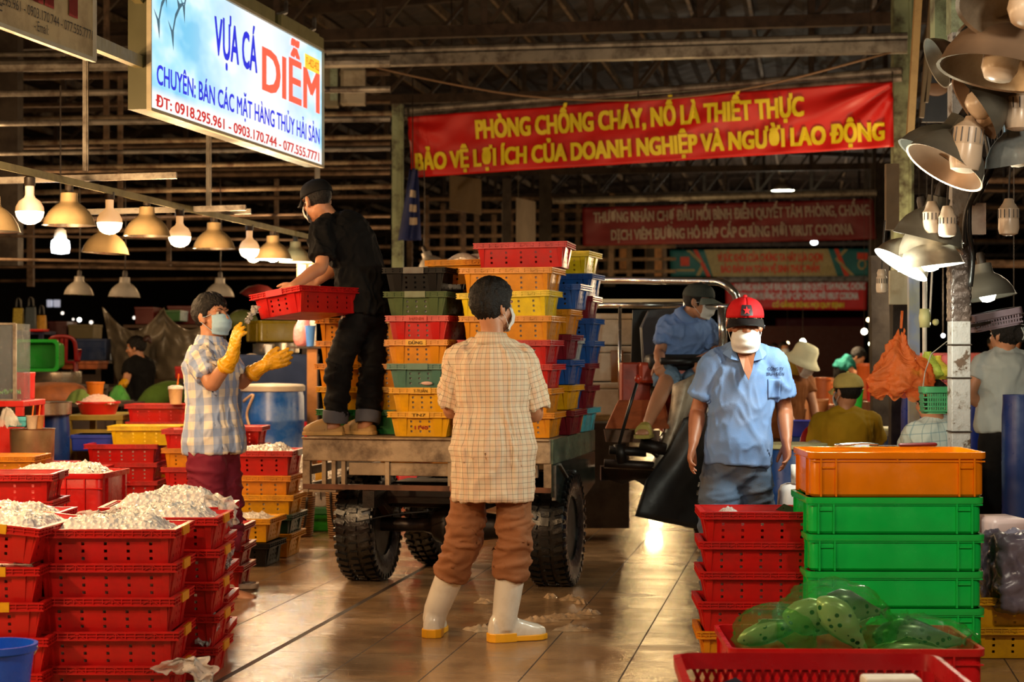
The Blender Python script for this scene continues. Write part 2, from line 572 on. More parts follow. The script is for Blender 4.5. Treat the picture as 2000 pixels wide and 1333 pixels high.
def hand_mb(mb, wrist, d, nrm, thumb=1, curl=(.35, .4, .45, .5), s=1.0, spread=.10, th=(.6, .75, .3), fat=1.0, thcurl=.3):
    d = d.normalized(); nrm = (nrm - d * nrm.dot(d)).normalized(); side = d.cross(nrm).normalized() * thumb
    st = []
    for t, w, h in ((-.01, .026, .022), (.02, .032, .019), (.05, .041, .017), (.078, .043, .0145), (.092, .039, .011)):
        st.append((wrist + d * (t * s), side, nrm, w * s, h * s * fat))
    mb.ell_loft(st, 16, True, 2.6)
    L = (.070, .078, .073, .058)
    for i in range(4):
        off = (.031 - i * .0207)
        b = wrist + d * ((.082 - .004 * abs(i - 1)) * s) + side * (off * s)
        dd = (d + side * (spread * (1.5 - i) * .5)).normalized()
        p = [b]; ax = dd.cross(nrm).normalized(); ang = 0
        for q, seg in enumerate((.44, .31, .25)):
            ang += curl[i] * (.8 if q == 0 else 1.0)
            p.append(p[-1] + (dd * math.cos(ang) + nrm * math.sin(ang)) * (L[i] * seg * s))
        r = (.0092, .0088, .0082, .0070)
        mb.limb(p, [x * s * fat for x in r], 10, 3)
    b = wrist + d * (.022 * s) + side * (.028 * s)
    t1 = (d * th[0] + side * th[1] + nrm * th[2]).normalized()
    t2 = (d * (th[0] + thcurl) + side * (th[1] - thcurl) + nrm * th[2]).normalized()
    mb.limb([b, b + t1 * (.034 * s), b + t1 * (.034 * s) + t2 * (.03 * s), b + t1 * (.034 * s) + t2 * (.052 * s)], [x * s * fat for x in (.016, .0115, .0105, .0085)], 10, 3)
def foot_rings(heel, d, prof, flat_z):
    """prof: (t along, half width, height)"""
    d = V((d.x, d.y, 0)).normalized(); side = V((-d.y, d.x, 0))
    rings = []
    for t, w, h in prof:
        c = heel + d * t
        r = []
        for i in range(16):
            a = 2 * PI * i / 16
            ca, sa = math.cos(a), math.sin(a)
            z = flat_z + max(0, sa) ** .8 * h if sa > 0 else flat_z
            r.append(V((c.x, c.y, 0)) + side * (w * math.copysign(abs(ca) ** .75, ca)) + V((0, 0, z)))
        rings.append(r)
    return rings
SHOE = ((-.035, .018, .045), (-.02, .033, .07), (.02, .037, .075), (.07, .038, .07), (.12, .043, .058), (.17, .047, .045), (.205, .042, .034), (.23, .024, .024))
def shoe_mb(mb, heel, d, z, s=1.0, hs=1.0):
    mb.loft(foot_rings(heel, d, [(t * s, w * s, h * s * hs) for t, w, h in SHOE], z))
def sole_mb(mb, heel, d, z0, z1, s=1.0):
    dd = V((d.x, d.y, 0)).normalized(); side = V((-dd.y, dd.x, 0))
    pl = []
    for t, w, h in SHOE: pl.append((t * s * 1.02, (w + .004) * s))
    out = [heel + dd * t + side * w for t, w in pl] + [heel + dd * t - side * w for t, w in reversed(pl)]
    mb.loft([[V((p.x, p.y, z)) for p in out] for z in (z0, z1)])

TORSO = ((-.16, .085, .075), (-.05, .155, .112), (.06, .172, .120), (.22, .162, .114), (.42, .150, .104), (.64, .168, .114), (.80, .178, .112), (.91, .150, .090), (.98, .085, .068))
def torso_st(J, g=1.0, gd=1.0, extra=0.0, belly=0.0, lo=-9, hi=9, hem=0.0, hemw=0.0):
    hl, hr, sl, sr = J['hipL'], J['hipR'], J['shL'], J['shR']
    pel = (hl + hr) / 2; nb = J['neck']
    mid = J.get('spine')
    X0 = (hr - hl).normalized(); X1 = (sr - sl).normalized()
    st = []
    T = [t for t in TORSO if lo <= t[0] <= hi]
    if hem: T = [(-hem, TORSO[1][1] + hemw, TORSO[1][2] + hemw)] + [(t[0], t[1] + hemw * sstep(.5, -.1, t[0]), t[2] + hemw * sstep(.5, -.1, t[0])) for t in T if t[0] > -hem + .03]
    up = (nb - pel)
    for t, w, d in T:
        if mid is not None and 0 <= t <= 1:
            c = pel * (1 - t) ** 2 + (mid * 2 - (pel + nb) / 2) * 2 * t * (1 - t) + nb * t * t
            ax = (((mid * 2 - (pel + nb) / 2) - pel) * (1 - t) + (nb - (mid * 2 - (pel + nb) / 2)) * t).normalized()
        else:
            c = pel + up * t
            ax = up.normalized() if mid is None else ((mid * 2 - (pel + nb) / 2) - pel).normalized()
            if t < 0:
                ax = V((0, 0, 1)).lerp(ax, .4).normalized(); c = pel + ax * (up.length * t)
        x = X0.lerp(X1, min(1, max(0, t))); x = (x - ax * x.dot(ax)).normalized()
        y = ax.cross(x).normalized()
        fw = J['fwd']; sgn = 1 if y.dot(fw) >= 0 else -1
        b = belly * math.exp(-((t - .25) / .25) ** 2)
        st.append((c + y * (sgn * b), x, y, w * g + extra, d * g * gd + extra + abs(b) * .4))
    return st
def arm_pts(J, s):
    return J['sh' + s], J['el' + s], J['wr' + s]
def seg_uv(p, a, b):
    d = b - a; t = (p - a).dot(d) / d.length_squared
    q = a + d * min(1, max(0, t))
    return (p - q).length, t
def uv_for(o, ofs, J, sleeves, torso=True):
    me = o.data
    uvl = me.uv_layers.new(name='UVMap')
    pel = (J['hipL'] + J['hipR']) / 2; nb = J['neck']; ax = (nb - pel).normalized()
    X = (J['shR'] - J['shL']); X = (X - ax * X.dot(ax)).normalized(); Yv = ax.cross(X)
    away = V((0, 1, 0)); sa = 1 if Yv.dot(away) > 0 else -1
    co = [v.co + ofs for v in me.vertices]
    data = [0.0] * (2 * len(me.loops))
    for p in me.polygons:
        c = sum((co[i] for i in p.vertices), V()) / len(p.vertices)
        best = None
        for s in sleeves:
            a, b = s
            dd, t = seg_uv(c, a, b)
            if t > .12 and dd < .085 and (best is None or dd < best[0]): best = (dd, a, b)
        if best:
            a, b = best[1], best[2]; d = (b - a).normalized(); x, y = frame_from(d)
            if y.dot(away) < 0: y = -y
            R = .085
        else:
            a, d, x, y, R = pel, ax, X, Yv * sa, .165
        rc = c - a; cang = math.atan2(rc.dot(x), -rc.dot(y))
        for li in p.loop_indices:
            r = co[me.loops[li].vertex_index] - a
            ang = math.atan2(r.dot(x), -r.dot(y))
            if ang - cang > PI: ang -= 2 * PI
            if cang - ang > PI: ang += 2 * PI
            data[2 * li] = ang * R; data[2 * li + 1] = r.dot(d)
    uvl.data.foreach_set('uv', data)
def wrinkle(o, ofs, amp, fx=(9, 9, 5), seed=0, zones=None):
    me = o.data
    for v in me.vertices:
        p = v.co + ofs
        q = V((p.x * fx[0], p.y * fx[1], p.z * fx[2])) + V((seed, seed * 2, 0))
        w = noise.noise(q + V((noise.noise(q * .7), 0, noise.noise(q * .6))) * 1.2)
        k = 1.0
        if zones:
            k = .45
            for c, r, f in zones: k += f * math.exp(-((p - c).length / r) ** 2)
        rid = max(0, 1 - abs(w) * 2.2) ** 2.2
        w2 = max(0, 1 - abs(noise.noise(q * 1.9 + V((7, 3, 1)))) * 2.4) ** 2
        v.co += v.normal * (amp * k * (rid * 1.5 + w2 * .7 + .5 * noise.noise(q * .8) - .6))
    me.update()
def shirt(root, J, mat, g=1.0, gd=1.0, ex=.018, sl=.62, hem=.12, hemw=.02, vox=.010, amp=.006, belly=0, seed=1, collar=True, sr=.066, name='shirt', fx=(9, 9, 4)):
    mb = MB()
    mb.ell_loft(torso_st(J, g, gd, ex, belly, lo=-.05, hem=hem, hemw=hemw), 26)
    sls = []
    nb = J['neck']
    for s in 'LR':
        a, e, w = arm_pts(J, s)
        if sl <= 1: end = a.lerp(e, sl)
        else: end = e.lerp(w, sl - 1)
        pts = [a + (nb - a) * .35 - V((0, 0, .012)), a, a.lerp(e, .35)] + ([end] if sl <= 1 else [e, end])
        rr = [sr * 1.02 * g, sr * 1.12 * g, sr * 1.12 * g] + ([sr * 1.16 * g] if sl <= 1 else [sr * .9 * g, sr * .75 * g])
        vals = [[r, r] for r in rr]
        pp, vv = catmull(pts, vals, 4)
        mb.tube(pp, [q[0] for q in vv], 18)
        sls.append((a, end))
        ax = (nb - a)
        mb.limb([a + ax * .1, a + ax * .55, nb - V((0, 0, .01))], [sr * .95 * g, sr * .95 * g, sr * .95], 14)
    if collar:
        up = (J['head'] - nb).normalized(); x = (J['shR'] - J['shL']).normalized(); x = (x - up * x.dot(up)).normalized(); y = up.cross(x)
        mb.ell_loft([(nb - up * .03, x, y, .088 * g, .085 * g), (nb + up * .012, x, y, .068, .070), (nb + up * .034, x, y, .063, .066)], 20)
    o = mb.build(name, mat, root, True, root.location, remesh=vox, smit=3)
    if collar:
        mb = MB(); b_ = nb - up * .012
        mb.ell_loft([(b_, x, y, .100 * g, .092 * g), (b_ + up * .030, x, y, .082, .080), (b_ + up * .056, x, y, .069, .071), (b_ + up * .050, x, y, .063, .066)], 28, False)
        cl = mb.build('collar', mat, o, True, root.location, solid=.006)
        uv_for(cl, root.location, J, [])
    z = [(J['elL'], .2, .5), (J['elR'], .2, .5), (J['shL'], .14, .6), (J['shR'], .14, .6), ((J['hipL'] + J['hipR']) / 2, .25, .8)]
    wrinkle(o, root.location, amp, fx, seed, z)
    uv_for(o, root.location, J, sls)
    return o
def trousers(root, J, mat, g=1.0, gd=1.0, r=(.098, .082, .066), ex=.010, end=1.0, vox=.010, amp=.007, seed=3, name='trousers', hi=.22, belly=0):
    mb = MB()
    mb.ell_loft(torso_st(J, g, gd, ex, belly, hi=hi), 24)
    for s in 'LR':
        h, k, a = J['hip' + s], J['kn' + s], J['an' + s]
        pel = (J['hipL'] + J['hipR']) / 2
        pts = [h + (pel - h) * .2 + V((0, 0, .05)), h + V((0, 0, -.06)) if abs((k - h).normalized().z) > .6 else h.lerp(k, .15), h.lerp(k, .55), k]
        rr = [r[0] * .9, r[0], (r[0] + r[1]) / 2, r[1]]
        if end > 0:
            pts += [k.lerp(a, .45 * end), k.lerp(a, end)]; rr += [r[1] * .98, r[2]]
        else:
            pts[-1] = h.lerp(k, 1 + end)
        pp, vv = catmull(pts, [[q * g, q * g] for q in rr], 4)
        mb.tube(pp, [q[0] for q in vv], 18)
    o = mb.build(name, mat, root, True, root.location, remesh=vox, smit=3)
    z = [(J['knL'], .16, 1.0), (J['knR'], .16, 1.0), (J['anL'], .15, .9), (J['anR'], .15, .9)]
    wrinkle(o, root.location, amp, (4.5, 4.5, 11), seed, z)
    return o
def body(root, J, R, k=1.0, g=1.0, vox=.006, mat=None, hands=None, feet=True, gd=1.0, arms=1.0, legs=True, hc=None):
    """one continuous skin surface"""
    mb = MB()
    mb.ell_loft(torso_st(J, g * .92, gd * .92), 22)
    nb = J['neck']; hc = J['head']
    mb.limb([nb - (hc - nb).normalized() * .06, nb.lerp(hc, .35), hc + R @ V((0, -.022, -.045))], [.062, .055, .054], 16)
    for s in 'LR':
        a, e, w = arm_pts(J, s)
        mb.limb([nb + (a - nb) * .25 - V((0, 0, .02)), a], [.055 * g, .056 * g], 14)
        mb.limb([a, a.lerp(e, .4), e, e.lerp(w, .3), w], [.055 * g, .048 * g * arms, .040 * arms, .041 * arms, (.030, .024)], 14)
        if legs:
            h, kn, an = J['hip' + s], J['kn' + s], J['an' + s]
            mb.limb([h, h.lerp(kn, .45), kn, kn.lerp(an, .35), an], [.085 * g, .072 * g, .054, .054, .036], 14)
            if feet and ('toe' + s) in J:
                shoe_mb(mb, V((an.x, an.y, 0)), J['toe' + s], an.z - .075, .95, .9)
    head_mb(mb, hc, R, k)
    if hands:
        for s in 'LR':
            if s in hands: hand_mb(mb, J['wr' + s], **hands[s])
    return mb.build('body', mat or skin(), root, True, root.location, remesh=vox, smit=3)
# ================================================================ THE SETTING
def mk_floor():
    n = NT('wet_tile_floor'); co = n.coord('Object')
    sp = n.n('ShaderNodeSeparateXYZ'); n.l(co, sp.inputs[0])
    def groove(ax, per, off, wid):
        t = n.math('FRACT', n.math('ADD', n.math('DIVIDE', sp.outputs[ax], per), off + 200.0))
        d = n.math('ABSOLUTE', n.math('SUBTRACT', t, 0.5))
        return n.math('LESS_THAN', d, wid / per / 2)
    gx = groove(0, 0.42, 0.5 + 2.49 / 0.42, 0.007); gy = groove(1, 0.42, 0.2, 0.005)
    dx = n.math('LESS_THAN', n.math('ABSOLUTE', n.math('ADD', sp.outputs[0], 2.49)), 0.016)
    g = n.math('MAXIMUM', n.math('MAXIMUM', gx, n.math('MULTIPLY', gy, .6)), dx)
    big = n.noise(co, 0.55, 4, 0.6); fine = n.noise(co, 6.0, 6, 0.65)
    c = n.ramp(big, [(0.30, (0.20, 0.115, 0.055)), (0.50, (0.36, 0.225, 0.115)), (0.70, (0.50, 0.345, 0.20))])
    c = n.mix(n.ramp(fine, [(0.42, (0, 0, 0)), (0.7, (.6, .6, .6))]), c, (0.17, 0.095, 0.045, 1))
    c = n.mix(g, c, (0.035, 0.020, 0.012, 1))
    n.l(c, n.b.inputs['Base Color'])
    st = n.coord('Object', (1.0, 2.4, 1.0))
    pud = n.noise(st, 1.1, 3, 0.5)
    r = n.ramp(pud, [(0.38, (0.05,) * 3), (0.52, (0.12,) * 3), (0.66, (0.30,) * 3)])
    r = n.mix(g, r, (.7, .7, .7, 1))
    n.l(r, n.b.inputs['Roughness'])
    n.b.inputs['Specular IOR Level'].default_value = 0.55
    n.b.inputs['Coat Weight'].default_value = 0.15; n.b.inputs['Coat Roughness'].default_value = 0.05
    rip = n.noise(n.coord('Object', (1.0, 2.6, 1.0)), 26, 5, 0.65)
    rip2 = n.noise(co, 2.3, 2, 0.5)
    h = n.math('ADD', n.math('ADD', n.math('MULTIPLY', rip, 0.5), n.math('MULTIPLY', rip2, 1.6)), n.math('MULTIPLY', g, -0.9))
    n.bump(h, 0.42, 0.012)
    return n.m
mb = MB(); mb.grid(lambda u, v: V((-34 + 62 * u, -6 + 126 * v, 0)), 4, 8)
floor = struct(mb.build('floor', mk_floor()))
floor.rotation_euler = (0, 0, -ALLEY)
M_CEIL = plain('dark_corrugated_roof', '#3a2c20', 0.75, 0.1, 0.3, 1.2, dirt='#16100b', damt=0.8)
M_BEAM = plain('brown_roof_steel', '#44362b', 0.65, 0.2, 0.25, 2, dirt='#21170f', damt=0.8)
M_PURLIN = plain('pale_roof_purlin', '#7c6850', 0.65, 0.1, 0.25, 2, dirt='#3a281a', damt=0.7)
# ceiling: corrugated sheet
mb = MB()
def fc(u, v):
    x = -34 + 62 * u
    return V((x, -6 + 126 * v, 8.3 + .035 * math.sin(x * 2 * PI / .5) - abs(x + 2.2) * .055))
mb.grid(fc, 372, 2)
ceil = struct(mb.build('ceiling', M_CEIL)); ceil.rotation_euler = (0, 0, -ALLEY)
M_WALL = plain('dim_hall_wall', '#2b221a', 0.85, 0, 0.25, 0.8, dirt='#120d09', damt=0.7)
for nm, a, b, c, d in (('wall_left', (-34, -6), (-34, 120), 0, 7.4), ('wall_right', (28, -6), (28, 120), 0, 7.4), ('wall_back', (-34, 120), (28, 120), 0, 8.4), ('wall_front', (-34, -6), (28, -6), 0, 8.4)):
    mb = MB(); p, q = V((a[0], a[1], 0)), V((b[0], b[1], 0))
    dd = (q - p).normalized(); nn = V((dd.y, -dd.x, 0)) * .1
    mb.bar(p + V((0, 0, d / 2)), q + V((0, 0, d / 2)), .2, d)
    w_ = struct(mb.build(nm, M_WALL)); w_.rotation_euler = (0, 0, -ALLEY)
def roofz(v): return 8.2 - abs(v + 2.2) * .055
ntrim = [0]
def trim(mb, mat, smooth=False):
    ntrim[0] += 1
    return struct(mb.build('trim_%d' % ntrim[0], mat, None, smooth))
for v in [x * 1.15 for x in range(-20, 12)]:                     # purlins along the hall
    mb = MB(); mb.bar(A(v, 8, roofz(v) - .08), A(v, 110, roofz(v) - .08), .07, .16); trim(mb, M_PURLIN)
for u in (24.6, 31, 37.5, 44, 51, 58, 66, 75, 85, 96):                    # trusses across the hall
    mb = MB()
    for v0, v1 in ((-26, -2.2), (-2.2, 22)):
        mb.bar(A(v0, u, roofz(v0) - .3), A(v1, u, roofz(v1) - .3), .12, .16)
        mb.bar(A(v0, u, 5.9), A(v1, u, 5.9), .12, .16)
    for v in [x * 1.5 for x in range(-16, 14)]:
        mb.bar(A(v, u, 5.9), A(v, u, roofz(v) - .3), .09, .09)
        mb.bar(A(v, u, 5.9), A(v + 1.5, u, roofz(v) - .3), .06, .06)
    trim(mb, M_BEAM)
# lower roof-rack pipes of the side stalls (horizontal, across the hall), left of the alley
def hpipe(pa, pb, Y, th, mat, dy=0.0):
    a, b = P(pa[0], pa[1], Y), P(pb[0], pb[1], Y + dy)
    mb = MB(); mb.tube([a, b], th / FPX * Y / 2, 10); return trim(mb, mat)
for y, th, mat in ((222, 13, M_RUST), (267, 10, M_RUST), (316, 9, M_RUST), (364, 10, M_RUST)):
    hpipe((-60, y + 14), (786, y), 23.2, th, mat)
M_PIPE2 = plain('brown_pipe', '#6e5844', 0.6, 0.2, 0.25, 4, dirt='#2c1d12', damt=0.8)
for y, th, Y in ((128, 24, 19.5), (106, 9, 19.6), (150, 12, 26), (182, 13, 17), (207, 7, 27), (240, 12, 18), (288, 8, 28), (299, 9, 18.4), (335, 7, 29), (345, 10, 30), (392, 8, 27), (430, 7, 30), (452, 9, 31), (490, 7, 33), (520, 9, 34), (548, 6, 36)):
    hpipe((-90, y + 2), (762, y - 8), Y, th, M_PIPE2 if Y > 25 else M_GREYSTEEL)
for y, th, Y in ((318, 8, 30), (352, 12, 22), (372, 6, 26), (405, 8, 34), (440, 8, 40), (470, 7, 44), (515, 16, 22)):
    hpipe((1900, y), (2100, y + 2), Y, th, M_PIPE2)
for px, y0, y1, Y, th in ((20, -20, 520, 21, 40), (235, 150, 420, 24, 9), (208, -10, 300, 24, 10), (60, 380, 560, 25, 12), (330, 330, 520, 26, 8), (540, 350, 520, 28, 8), (905, 400, 520, 34, 10), (990, 350, 560, 33, 17), (1065, 340, 520, 40, 24), (1190, 470, 560, 44, 22), (1270, 480, 545, 46, 16)):
    mb = MB(); mb.bar(P(px, y0, Y), P(px, y1, Y), th / FPX * Y, th / FPX * Y, V((0, 1, 0))); trim(mb, M_DARKSTEEL if th > 12 else M_PIPE2)
random.seed(3)
for i in range(16):                                              # timber and rack ends glimpsed deep in the hall
    px = 800 + i * 33; Y = 40 + (i % 4) * 3
    mb = MB(); mb.bar(P(px, 360 + random.uniform(0, 60), Y), P(px + random.uniform(-4, 4), 545, Y), .12, .12)
    trim(mb, M_PIPE2)
for i in range(7):
    mb = MB(); mb.bar(P(820, 390 + i * 24, 42), P(1320, 386 + i * 24, 40), .07, .07); trim(mb, M_PIPE2)
for i, (px, py, pw, ph) in enumerate(((1222, 505, 24, 42), (1285, 510, 15, 60), (1185, 520, 10, 40))):
    mb = MB(); mb.box(P(px, py, 47), (pw / FPX * 47, .08, ph / FPX * 47)); trim(mb, M_WOOD)

# ---------------------------------------------------------------- big cross beam and banner pole over the alley
mb = MB()
a, b = P(640, 122, 22.5), P(1772, 92, 21.0)
mb.bar(a, b, .16, .13); mb.tube([a + V((0, -.02, .12)), b + V((0, -.02, .12))], .05, 10)
trim(mb, M_GREYSTEEL)
mb = MB(); a, b = P(780, 217, 23.3), P(1762, 138, 21.15); mb.tube([a, b], .045, 10); mb.tube([a - V((0, 0, .09)), b - V((0, 0, .09))], .04, 10)
trim(mb, M_GREYSTEEL)
mb = MB(); mb.tube([P(735, 132, 22), P(860, 160, 22), P(1020, 187, 22), P(1180, 196, 22), P(1330, 190, 21.6), P(1500, 165, 21.3), P(1740, 102, 21)], .014, 6, 3)
tag(mb.build('sagging_cable', plain('brown_cable', '#7c6147', .7), None, True), 'brown cable sagging between the big beam and the red banner pole', 'cable')

# ---------------------------------------------------------------- posts
def post(px, y0, y1, Y, wpx, mat, label, holes=False, ground=True, group=None):
    t, b = P(px, y0, Y), P(px, y1, Y)
    if ground: b.z = 0
    w = wpx / FPX * Y
    mb = MB(); mb.bar(V((b.x, b.y, b.z)), t, w, w * .8, V((0, 1, 0)))
    mb.bar(V((b.x + w * .3, b.y - w * .5, b.z)), V((t.x + w * .3, t.y - w * .5, t.z)), w * .12, w * .2, V((0, 1, 0)))
    o = mb.build('steel_post', mat)
    return tag(o, label, 'post', group)
post(777, 205, 690, 23.2, 22, M_GREENSTEEL, 'rusty pale green post holding the left end of the red fire safety banner')
post(1762, -40, 690, 21.6, 38, M_GREENSTEEL, 'green post with peeling paint at the right end of the big red banner')
post(985, 395, 690, 33, 10, M_GREYSTEEL, 'thin grey post in the distance behind the crate load')
post(1712, 330, 690, 37, 26, M_DARKSTEEL, 'dark post at the right end of the second red banner')
mb = MB(); mb.bar(P(1795, -30, 14), P(1776, 290, 14), .055, .05); mb2 = MB()
tag(mb.build('bamboo_pole', plain('dry_bamboo', '#a58554', .6, 0, .2, 5, dirt='#5d4426')), 'tan bamboo pole leaning beside the green post near the hanging lamps', 'pole')
for i, (p0, p1) in enumerate((((1822, -30), (1800, 230)), ((1838, -30), (1808, 200)))):
    mb = MB(); mb.bar(P(p0[0], p0[1], 14.2), P(p1[0], p1[1], 14.2), .035, .035)
    tag(mb.build('bamboo_pole', plain('old_bamboo', '#5d4a30', .7)), ('dark bamboo pole standing just right of the tan one', 'thin dark bamboo pole, rightmost of the bundle by the lamps')[i], 'pole')
for px, y0, y1, Y, lb in ((165, 110, 334, 11.45, 'perforated angle iron hanger holding the lamp rail, left of the lit sign'), (406, 250, 408, 13.75, 'perforated angle iron hanger holding the lamp rail, under the lit sign'), (618, 325, 470, 16.6, 'angle iron hanger behind the head of the man in black')):
    mb = MB(); w = 13 / FPX * Y * .55
    mb.bar(P(px, y1, Y), P(px, y0 - 160, Y), w, .006, V((0, 1, 0))); mb.bar(P(px + 5, y1, Y) + V((0, .02, 0)), P(px + 5, y0 - 160, Y) + V((0, .02, 0)), .006, w, V((0, 1, 0)))
    z0 = P(px, y1, Y).z
    for k in range(30):
        mb.box(P(px, y1, Y) + V((0, -.004, .04 + k * .05)), (.008, .004, .018))
    tag(mb.build('angle_iron_hanger', M_GREYSTEEL), lb, 'hanger')
# lamp rail along the left stalls
def railpt(px, dz=0.0):
    Y = 16240 / (1584 - px)
    return V((-4.64 + .167 * Y, Y, 2.49 + dz))
mb = MB(); a, b = railpt(-160), railpt(640)
mb.bar(a, b, .05, .006); mb.bar(a + V((.024, 0, -.02)), b + V((.024, 0, -.02)), .006, .045)
rail = tag(mb.build('lamp_rail', plain('olive_angle_iron', '#8f8656', .55, .2, .2, 5, dirt='#4a3a22', damt=.7)), 'long olive angle iron rail carrying the warm lamps over the left stalls', 'rail')
for (p0, p1, Y), lb in ((((-70, 355), (345, 343), 11.6), 'perforated cross bar over the nearest warm bulbs'), (((150, 415), (480, 406), 13.4), 'perforated cross bar behind the middle lamps'), (((395, 417), (490, 413), 14.3), 'short bar with a bolt end near the man in black')):
    mb = MB(); a, b = P(*p0, Y), P(*p1, Y); mb.bar(a, b, .04, .04)
    n_ = int((b - a).length / .06)
    for k in range(n_):
        q = a.lerp(b, (k + .5) / n_); mb.box(q + V((0, -.021, 0)), (.02, .004, .012))
    tag(mb.build('cross_bar', M_GREYSTEEL), lb, 'bar')
for y0, y1, Y in ((430, 418, 15.5), (460, 470, 18), (505, 520, 19), (520, 528, 21)):
    hpipe((-80, y0), (640, y1), Y, 6, M_PIPE2)

# ---------------------------------------------------------------- lit shop sign
SX0, SY0, SZ0 = -2.150, 10.6, 2.845
SDX = V((.676, 3.30, 0)); SL = SDX.length; SDU = SDX / SL
SH = .90
def spt(u, v, off=0.0):
    """u along 0..1, v up in metres; off towards the viewer's side of the face"""
    return V((SX0, SY0, SZ0)) + SDX * u + V((0, 0, v)) + V((SDU.y, -SDU.x, 0)) * off
def su(px):
    k = (px - 1000) / FPX
    return (k * SY0 - SX0) / (SDX.x - k * SDX.y)
def m_signface():
    n = NT('backlit_sign_face'); co = n.coord('UV')
    sp = n.n('ShaderNodeSeparateXYZ'); n.l(co, sp.inputs[0])
    f = n.noise(n.coord('UV', (2.2, 1.0, 1)), 2.6, 3, .5)
    c = n.ramp(f, [(.38, (.16, .58, .86)), (.52, (.42, .82, 1.0)), (.66, (.92, 1, 1))])
    # printed artwork: pale blue towards the ends of the panel, white in the middle
    e = n.math('ABSOLUTE', n.math('SUBTRACT', sp.outputs[0], .60))
    c = n.mix(n.math('MULTIPLY', n.math('SMOOTH_MIN', n.math('MULTIPLY', e, 2.4), 1.0, .1), .95), (1, 1, 1, 1), c, 'MIX')
    c = n.mix(n.ramp(sp.outputs[1], [(.10, (1, 1, 1)), (.16, (0, 0, 0)), (.17, (0, 0, 0)), (.8, (0, 0, 0))]), c, (.95, .96, .92, 1))
    n.b.inputs['Base Color'].default_value = (.08, .09, .1, 1); n.l(c, n.b.inputs['Emission Color'])
    n.b.inputs['Emission Strength'].default_value = 1.0
    n.b.inputs['Roughness'].default_value = .3
    return n.m
sign = thing('shop_sign', 'large backlit blue and white shop sign hanging over the left stalls', 'sign', spt(.5, .4))
o0 = sign.location
mb = MB()
nrm = V((SDU.y, -SDU.x, 0))
c8 = [spt(0, 0, -.13), spt(1, 0, -.13), spt(1, 0, 0), spt(0, 0, 0)]
mb.loft([c8, [p + V((0, 0, SH)) for p in c8]])
mb.build('box', plain('olive_sign_box', '#504e33', .5, .2, .1, 4), sign, ofs=o0)
mb = MB(); mb.grid(lambda u, v: spt(.006 + u * .988, .012 + v * (SH - .024), .004), 1, 1)
fo = mb.build('lit_face', m_signface(), sign, ofs=o0, recalc=False)
uvl = fo.data.uv_layers.new(name='UVMap')
for p in fo.data.polygons:
    for li, vi in zip(p.loop_indices, p.vertices):
        uvl.data[li].uv = ((0, 0), (1, 0), (0, 1), (1, 1))[vi]
mb = MB()
for a, b in ((spt(0, 0, .004), spt(1, 0, .004)), (spt(0, SH, .004), spt(1, SH, .004)), (spt(0, 0, .004), spt(0, SH, .004)), (spt(1, 0, .004), spt(1, SH, .004))):
    mb.bar(a, b, .028, .02)
mb.build('edge_trim', plain('pale_sign_edging', '#b5a98a', .5), sign, ofs=o0)
def sl(mb, s, pa, pb, v0, vh, bold, off=.010):
    letter(mb, s, su(pa), su(pb), v0, vh, lambda u, v: spt(u, v, off), bold)
mb = MB(); sl(mb, 'VỰA CÁ', 416, 500, .50, .24, .032); mb.build('lettering', plain('blue_sign_ink', '#3d44c8', .4, emit='#3b40d8', estr=.55), sign, ofs=o0)
mb = MB(); sl(mb, 'CHUYÊN: BÁN CÁC MẶT HÀNG THỦY HẢI SẢN', 303, 622, .165, .115, .026)
mb.build('lettering', plain('blue_sign_ink', '#3d44c8', .4, emit='#3b40d8', estr=.55), sign, ofs=o0)
mb = MB(); sl(mb, 'DIỄM', 509, 622, .405, .29, .034)
mb.build('lettering', plain('orange_red_sign_ink', '#e8604a', .4, emit='#ff6a50', estr=.75), sign, ofs=o0)
mb = MB(); sl(mb, 'ĐT: 0918.295.961 - 0903.170.744 - 077.555.7771', 301, 621, .030, .066, .03)
mb.build('lettering', plain('red_sign_ink', '#c03a38', .4, emit='#c23634', estr=.6), sign, ofs=o0)
mb = MB(); u0, u1 = su(594), su(622); mb.loft([[spt(u0, .70, .006), spt(u1, .70, .006), spt(u1, .81, .006), spt(u0, .81, .006)], [spt(u0, .70, .008), spt(u1, .70, .008), spt(u1, .81, .008), spt(u0, .81, .008)]])
tg = mb.build('yellow_plate', plain('yellow_sign_plate', '#f2d53a', .4, emit='#f5dc48', estr=.8), sign, ofs=o0)
mb = MB(); sl(mb, 'F1-4023-4022', 595.5, 620.5, .725, .06, .012, .012); mb.build('lettering', plain('dark_orange_ink', '#c8742a', .4, emit='#c8742a', estr=.5), tg, ofs=o0)
mb = MB()                                                        # leaping fish drawn on the panel
for (px, v0, s) in ((318, .63, 1.0), (345, .60, 1.0), (300, .78, .9), (330, .80, .8), (366, .78, .9)):
    u = su(px)
    def q(x, y): return spt(u + x * s * .33 / SL, v0 + y * s * .33, .009)
    arc = [(-.28, -.25), (-.14, .10), (.10, .34), (.36, .42), (.10, .24), (-.10, .02), (-.22, -.26)]
    mb.add([q(*p) for p in arc], [list(range(len(arc)))])
    mb.add([q(*p) for p in ((-.28, -.22), (-.50, -.06), (-.34, -.26), (-.22, -.60), (-.20, -.24))], [[0, 1, 2], [0, 2, 4], [2, 3, 4]])
    mb.add([q(*p) for p in ((.0, .24), (-.06, .42), (.10, .33))], [[0, 1, 2]])
mb.build('fish_drawing', plain('slate_sign_ink', '#4a6f8a', .4, emit='#5b8298', estr=.45), sign, ofs=o0)
mb = MB()                                                        # roof channel and clips on top of the box
mb.bar(spt(-.02, SH + .05, -.06), spt(.66, SH + .05, -.06), .15, .09); mb.bar(spt(.70, SH + .05, -.06), spt(1.0, SH + .05, -.06), .15, .09)
